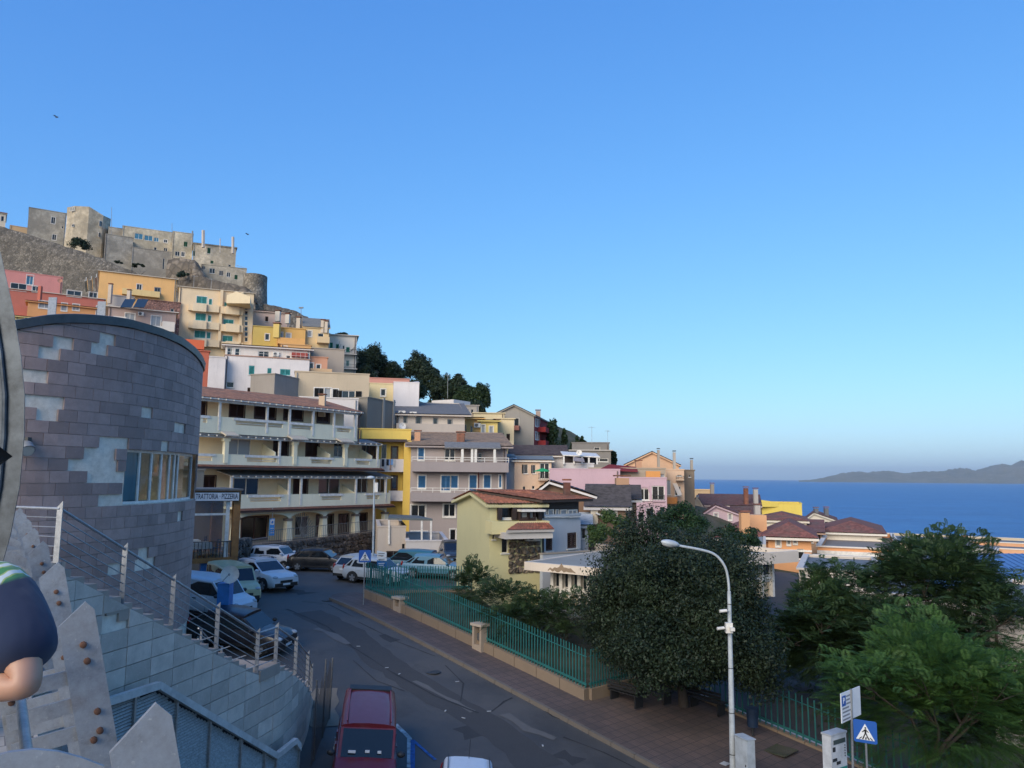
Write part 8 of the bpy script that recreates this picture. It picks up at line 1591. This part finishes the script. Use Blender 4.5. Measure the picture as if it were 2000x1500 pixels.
# trees between the houses and the oak
for px, py, D, rx, rz, lab, m, n_ in ((1325, 1022, 47, 1.9, 1.2, 'green treetop between the lilac house and the dark round tree', leafmat((.02, .05, .02), (.045, .09, .03), 'green_leaf'), 34), (1435, 1052, 50, 1.4, .8, 'green treetop in front of the orange house wing', leafmat((.02, .05, .02), (.045, .09, .03), 'green_leaf'), 22), (1190, 1038, 44, 1.2, 1.2, 'light green twiggy tree before the brown slate house', leafmat((.045, .085, .025), (.11, .16, .05), 'light_leaf'), 14)):
    c = P(px, py, D); b = Vector((c.x, c.y, road_z(c.x, c.y)-.3)); clump_tree('garden_tree', lab, b, tuple(c), (rx, rx, rz), n_, 260, .085, m, (c.z-b.z)/2.3, .10, int(px), .34, 'trees behind the school pavilion')
# dark pines and oaks on the hillside
HIL = leafmat((.018, .032, .016), (.045, .068, .030), 'hillside_leaf', .15); HIL2 = leafmat((.025, .05, .02), (.06, .09, .03), 'hillside_leaf_light', .3)
for i, (px, py, w, h, D, m, lab) in enumerate(((725, 708, 52, 70, 140, HIL, 'tall dark oak at the left end of the hillside wood'), (712, 740, 40, 60, 130, HIL, 'dark oak close behind the white house with green shutters'), (765, 735, 50, 55, 142, HIL, 'dark bushy oak behind the plain white wall'), (815, 720, 46, 62, 146, HIL, 'dark umbrella pine standing highest in the middle of the wood'), (838, 745, 50, 55, 142, HIL, 'dark dense oak right of the umbrella pine'), (800, 765, 60, 45, 132, HIL, 'low dark oak above the long grey house'), (865, 765, 50, 56, 140, HIL, 'dark oak above the grey house with the white hut'), (892, 762, 40, 60, 136, HIL, 'dark slender pine before the right edge of the wood'), (912, 778, 40, 46, 132, HIL2, 'lighter green tree near the lower end of the wood'), (938, 778, 36, 56, 128, HIL2, 'pale green loose tree at the right end of the wood'), (770, 785, 80, 36, 124, HIL, 'dark shrubby oak at the foot of the wood'), (860, 800, 70, 36, 120, HIL, 'dark scrub oak behind the white rooftop hut'), (922, 800, 50, 34, 122, HIL, 'small dark oak behind the pale yellow flat house'))):
    c = P(px, py, D); k = D/1500; b = Vector((c.x, c.y, min(ground_z(c.x, c.y), c.z-h*k*.5))); clump_tree('hillside_tree', lab, b, tuple(c), (w*k*.55, w*k*.55, h*k*.52), 60, 220, .20 if m is HIL else .18, m, max(1.0, (c.z-b.z)*.42), .25, 100+i, .36, 'trees of the hillside wood')
for i, (px, py, w, h, D, m, lab, nc) in enumerate(((1078, 850, 26, 60, 118, HIL2, 'green tree right of the dark red balconies', 26), (1088, 880, 40, 40, 116, HIL, 'dark bush behind the brown roofed pale house', 26), (1103, 858, 12, 40, 120, HIL2, 'thin cypress like tree left of the bare twiggy trees', 12), (1122, 866, 14, 34, 120, HIL2, 'bare twiggy thin tree beside the dark grey building', 6), (1136, 868, 14, 30, 121, HIL2, 'sparse pale tree above the dark grey building', 6), (1196, 898, 18, 30, 112, HIL, 'small dark tree right of the dark grey building', 16), (1125, 885, 40, 18, 116, HIL, 'dark hedge at the foot of the thin trees', 16), (668, 656, 34, 8, 128, HIL, 'rooftop plants on the white house with green shutters', 12), (156, 478, 42, 26, 206, HIL, 'round dark bush at the foot of the castle tower', 26), (270, 519, 22, 10, 198, HIL, 'small bush growing on the rampart slope', 8), (357, 538, 22, 18, 196, HIL, 'dark bush on the rock face under the castle', 10), (232, 512, 16, 7, 200, HIL, 'tiny shrub on the rampart edge below the grey block', 5))):
    c = P(px, py, D); k = D/1500; gb = ground_z(c.x, c.y); b = Vector((c.x, c.y, max(min(gb, c.z-h*k*.5), c.z-h*k*.5-6))); clump_tree('hill_shrub' if h < 30 else 'thin_tree', lab, b, tuple(c), (w*k*.5, w*k*.5, h*k*.5), nc, 110, .24, m, max(.6, (c.z-b.z)*.42), .10, 200+i, .4, 'scattered trees and shrubs on the slope')

# ================================================================ AIR: thin haze over the gulf
def m_haze():
    m = bpy.data.materials.new('haze_air'); m.use_nodes = True; n = m.node_tree; n.nodes.clear(); v = n.nodes.new('ShaderNodeVolumePrincipled'); o = n.nodes.new('ShaderNodeOutputMaterial')
    v.inputs['Density'].default_value = HAZE; v.inputs['Color'].default_value = (.88, .94, 1.0, 1); v.inputs['Anisotropy'].default_value = 0.15; n.links.new(v.outputs[0], o.inputs['Volume']); return m
HAZE = 3.2e-5
tag(MB().hexa([(x, y, z) for z in (-62, 740) for x, y in ((-50500, -6500), (50500, -6500), (50500, 50500), (-50500, 50500))]).build('haze', m_haze()), kind='stuff')
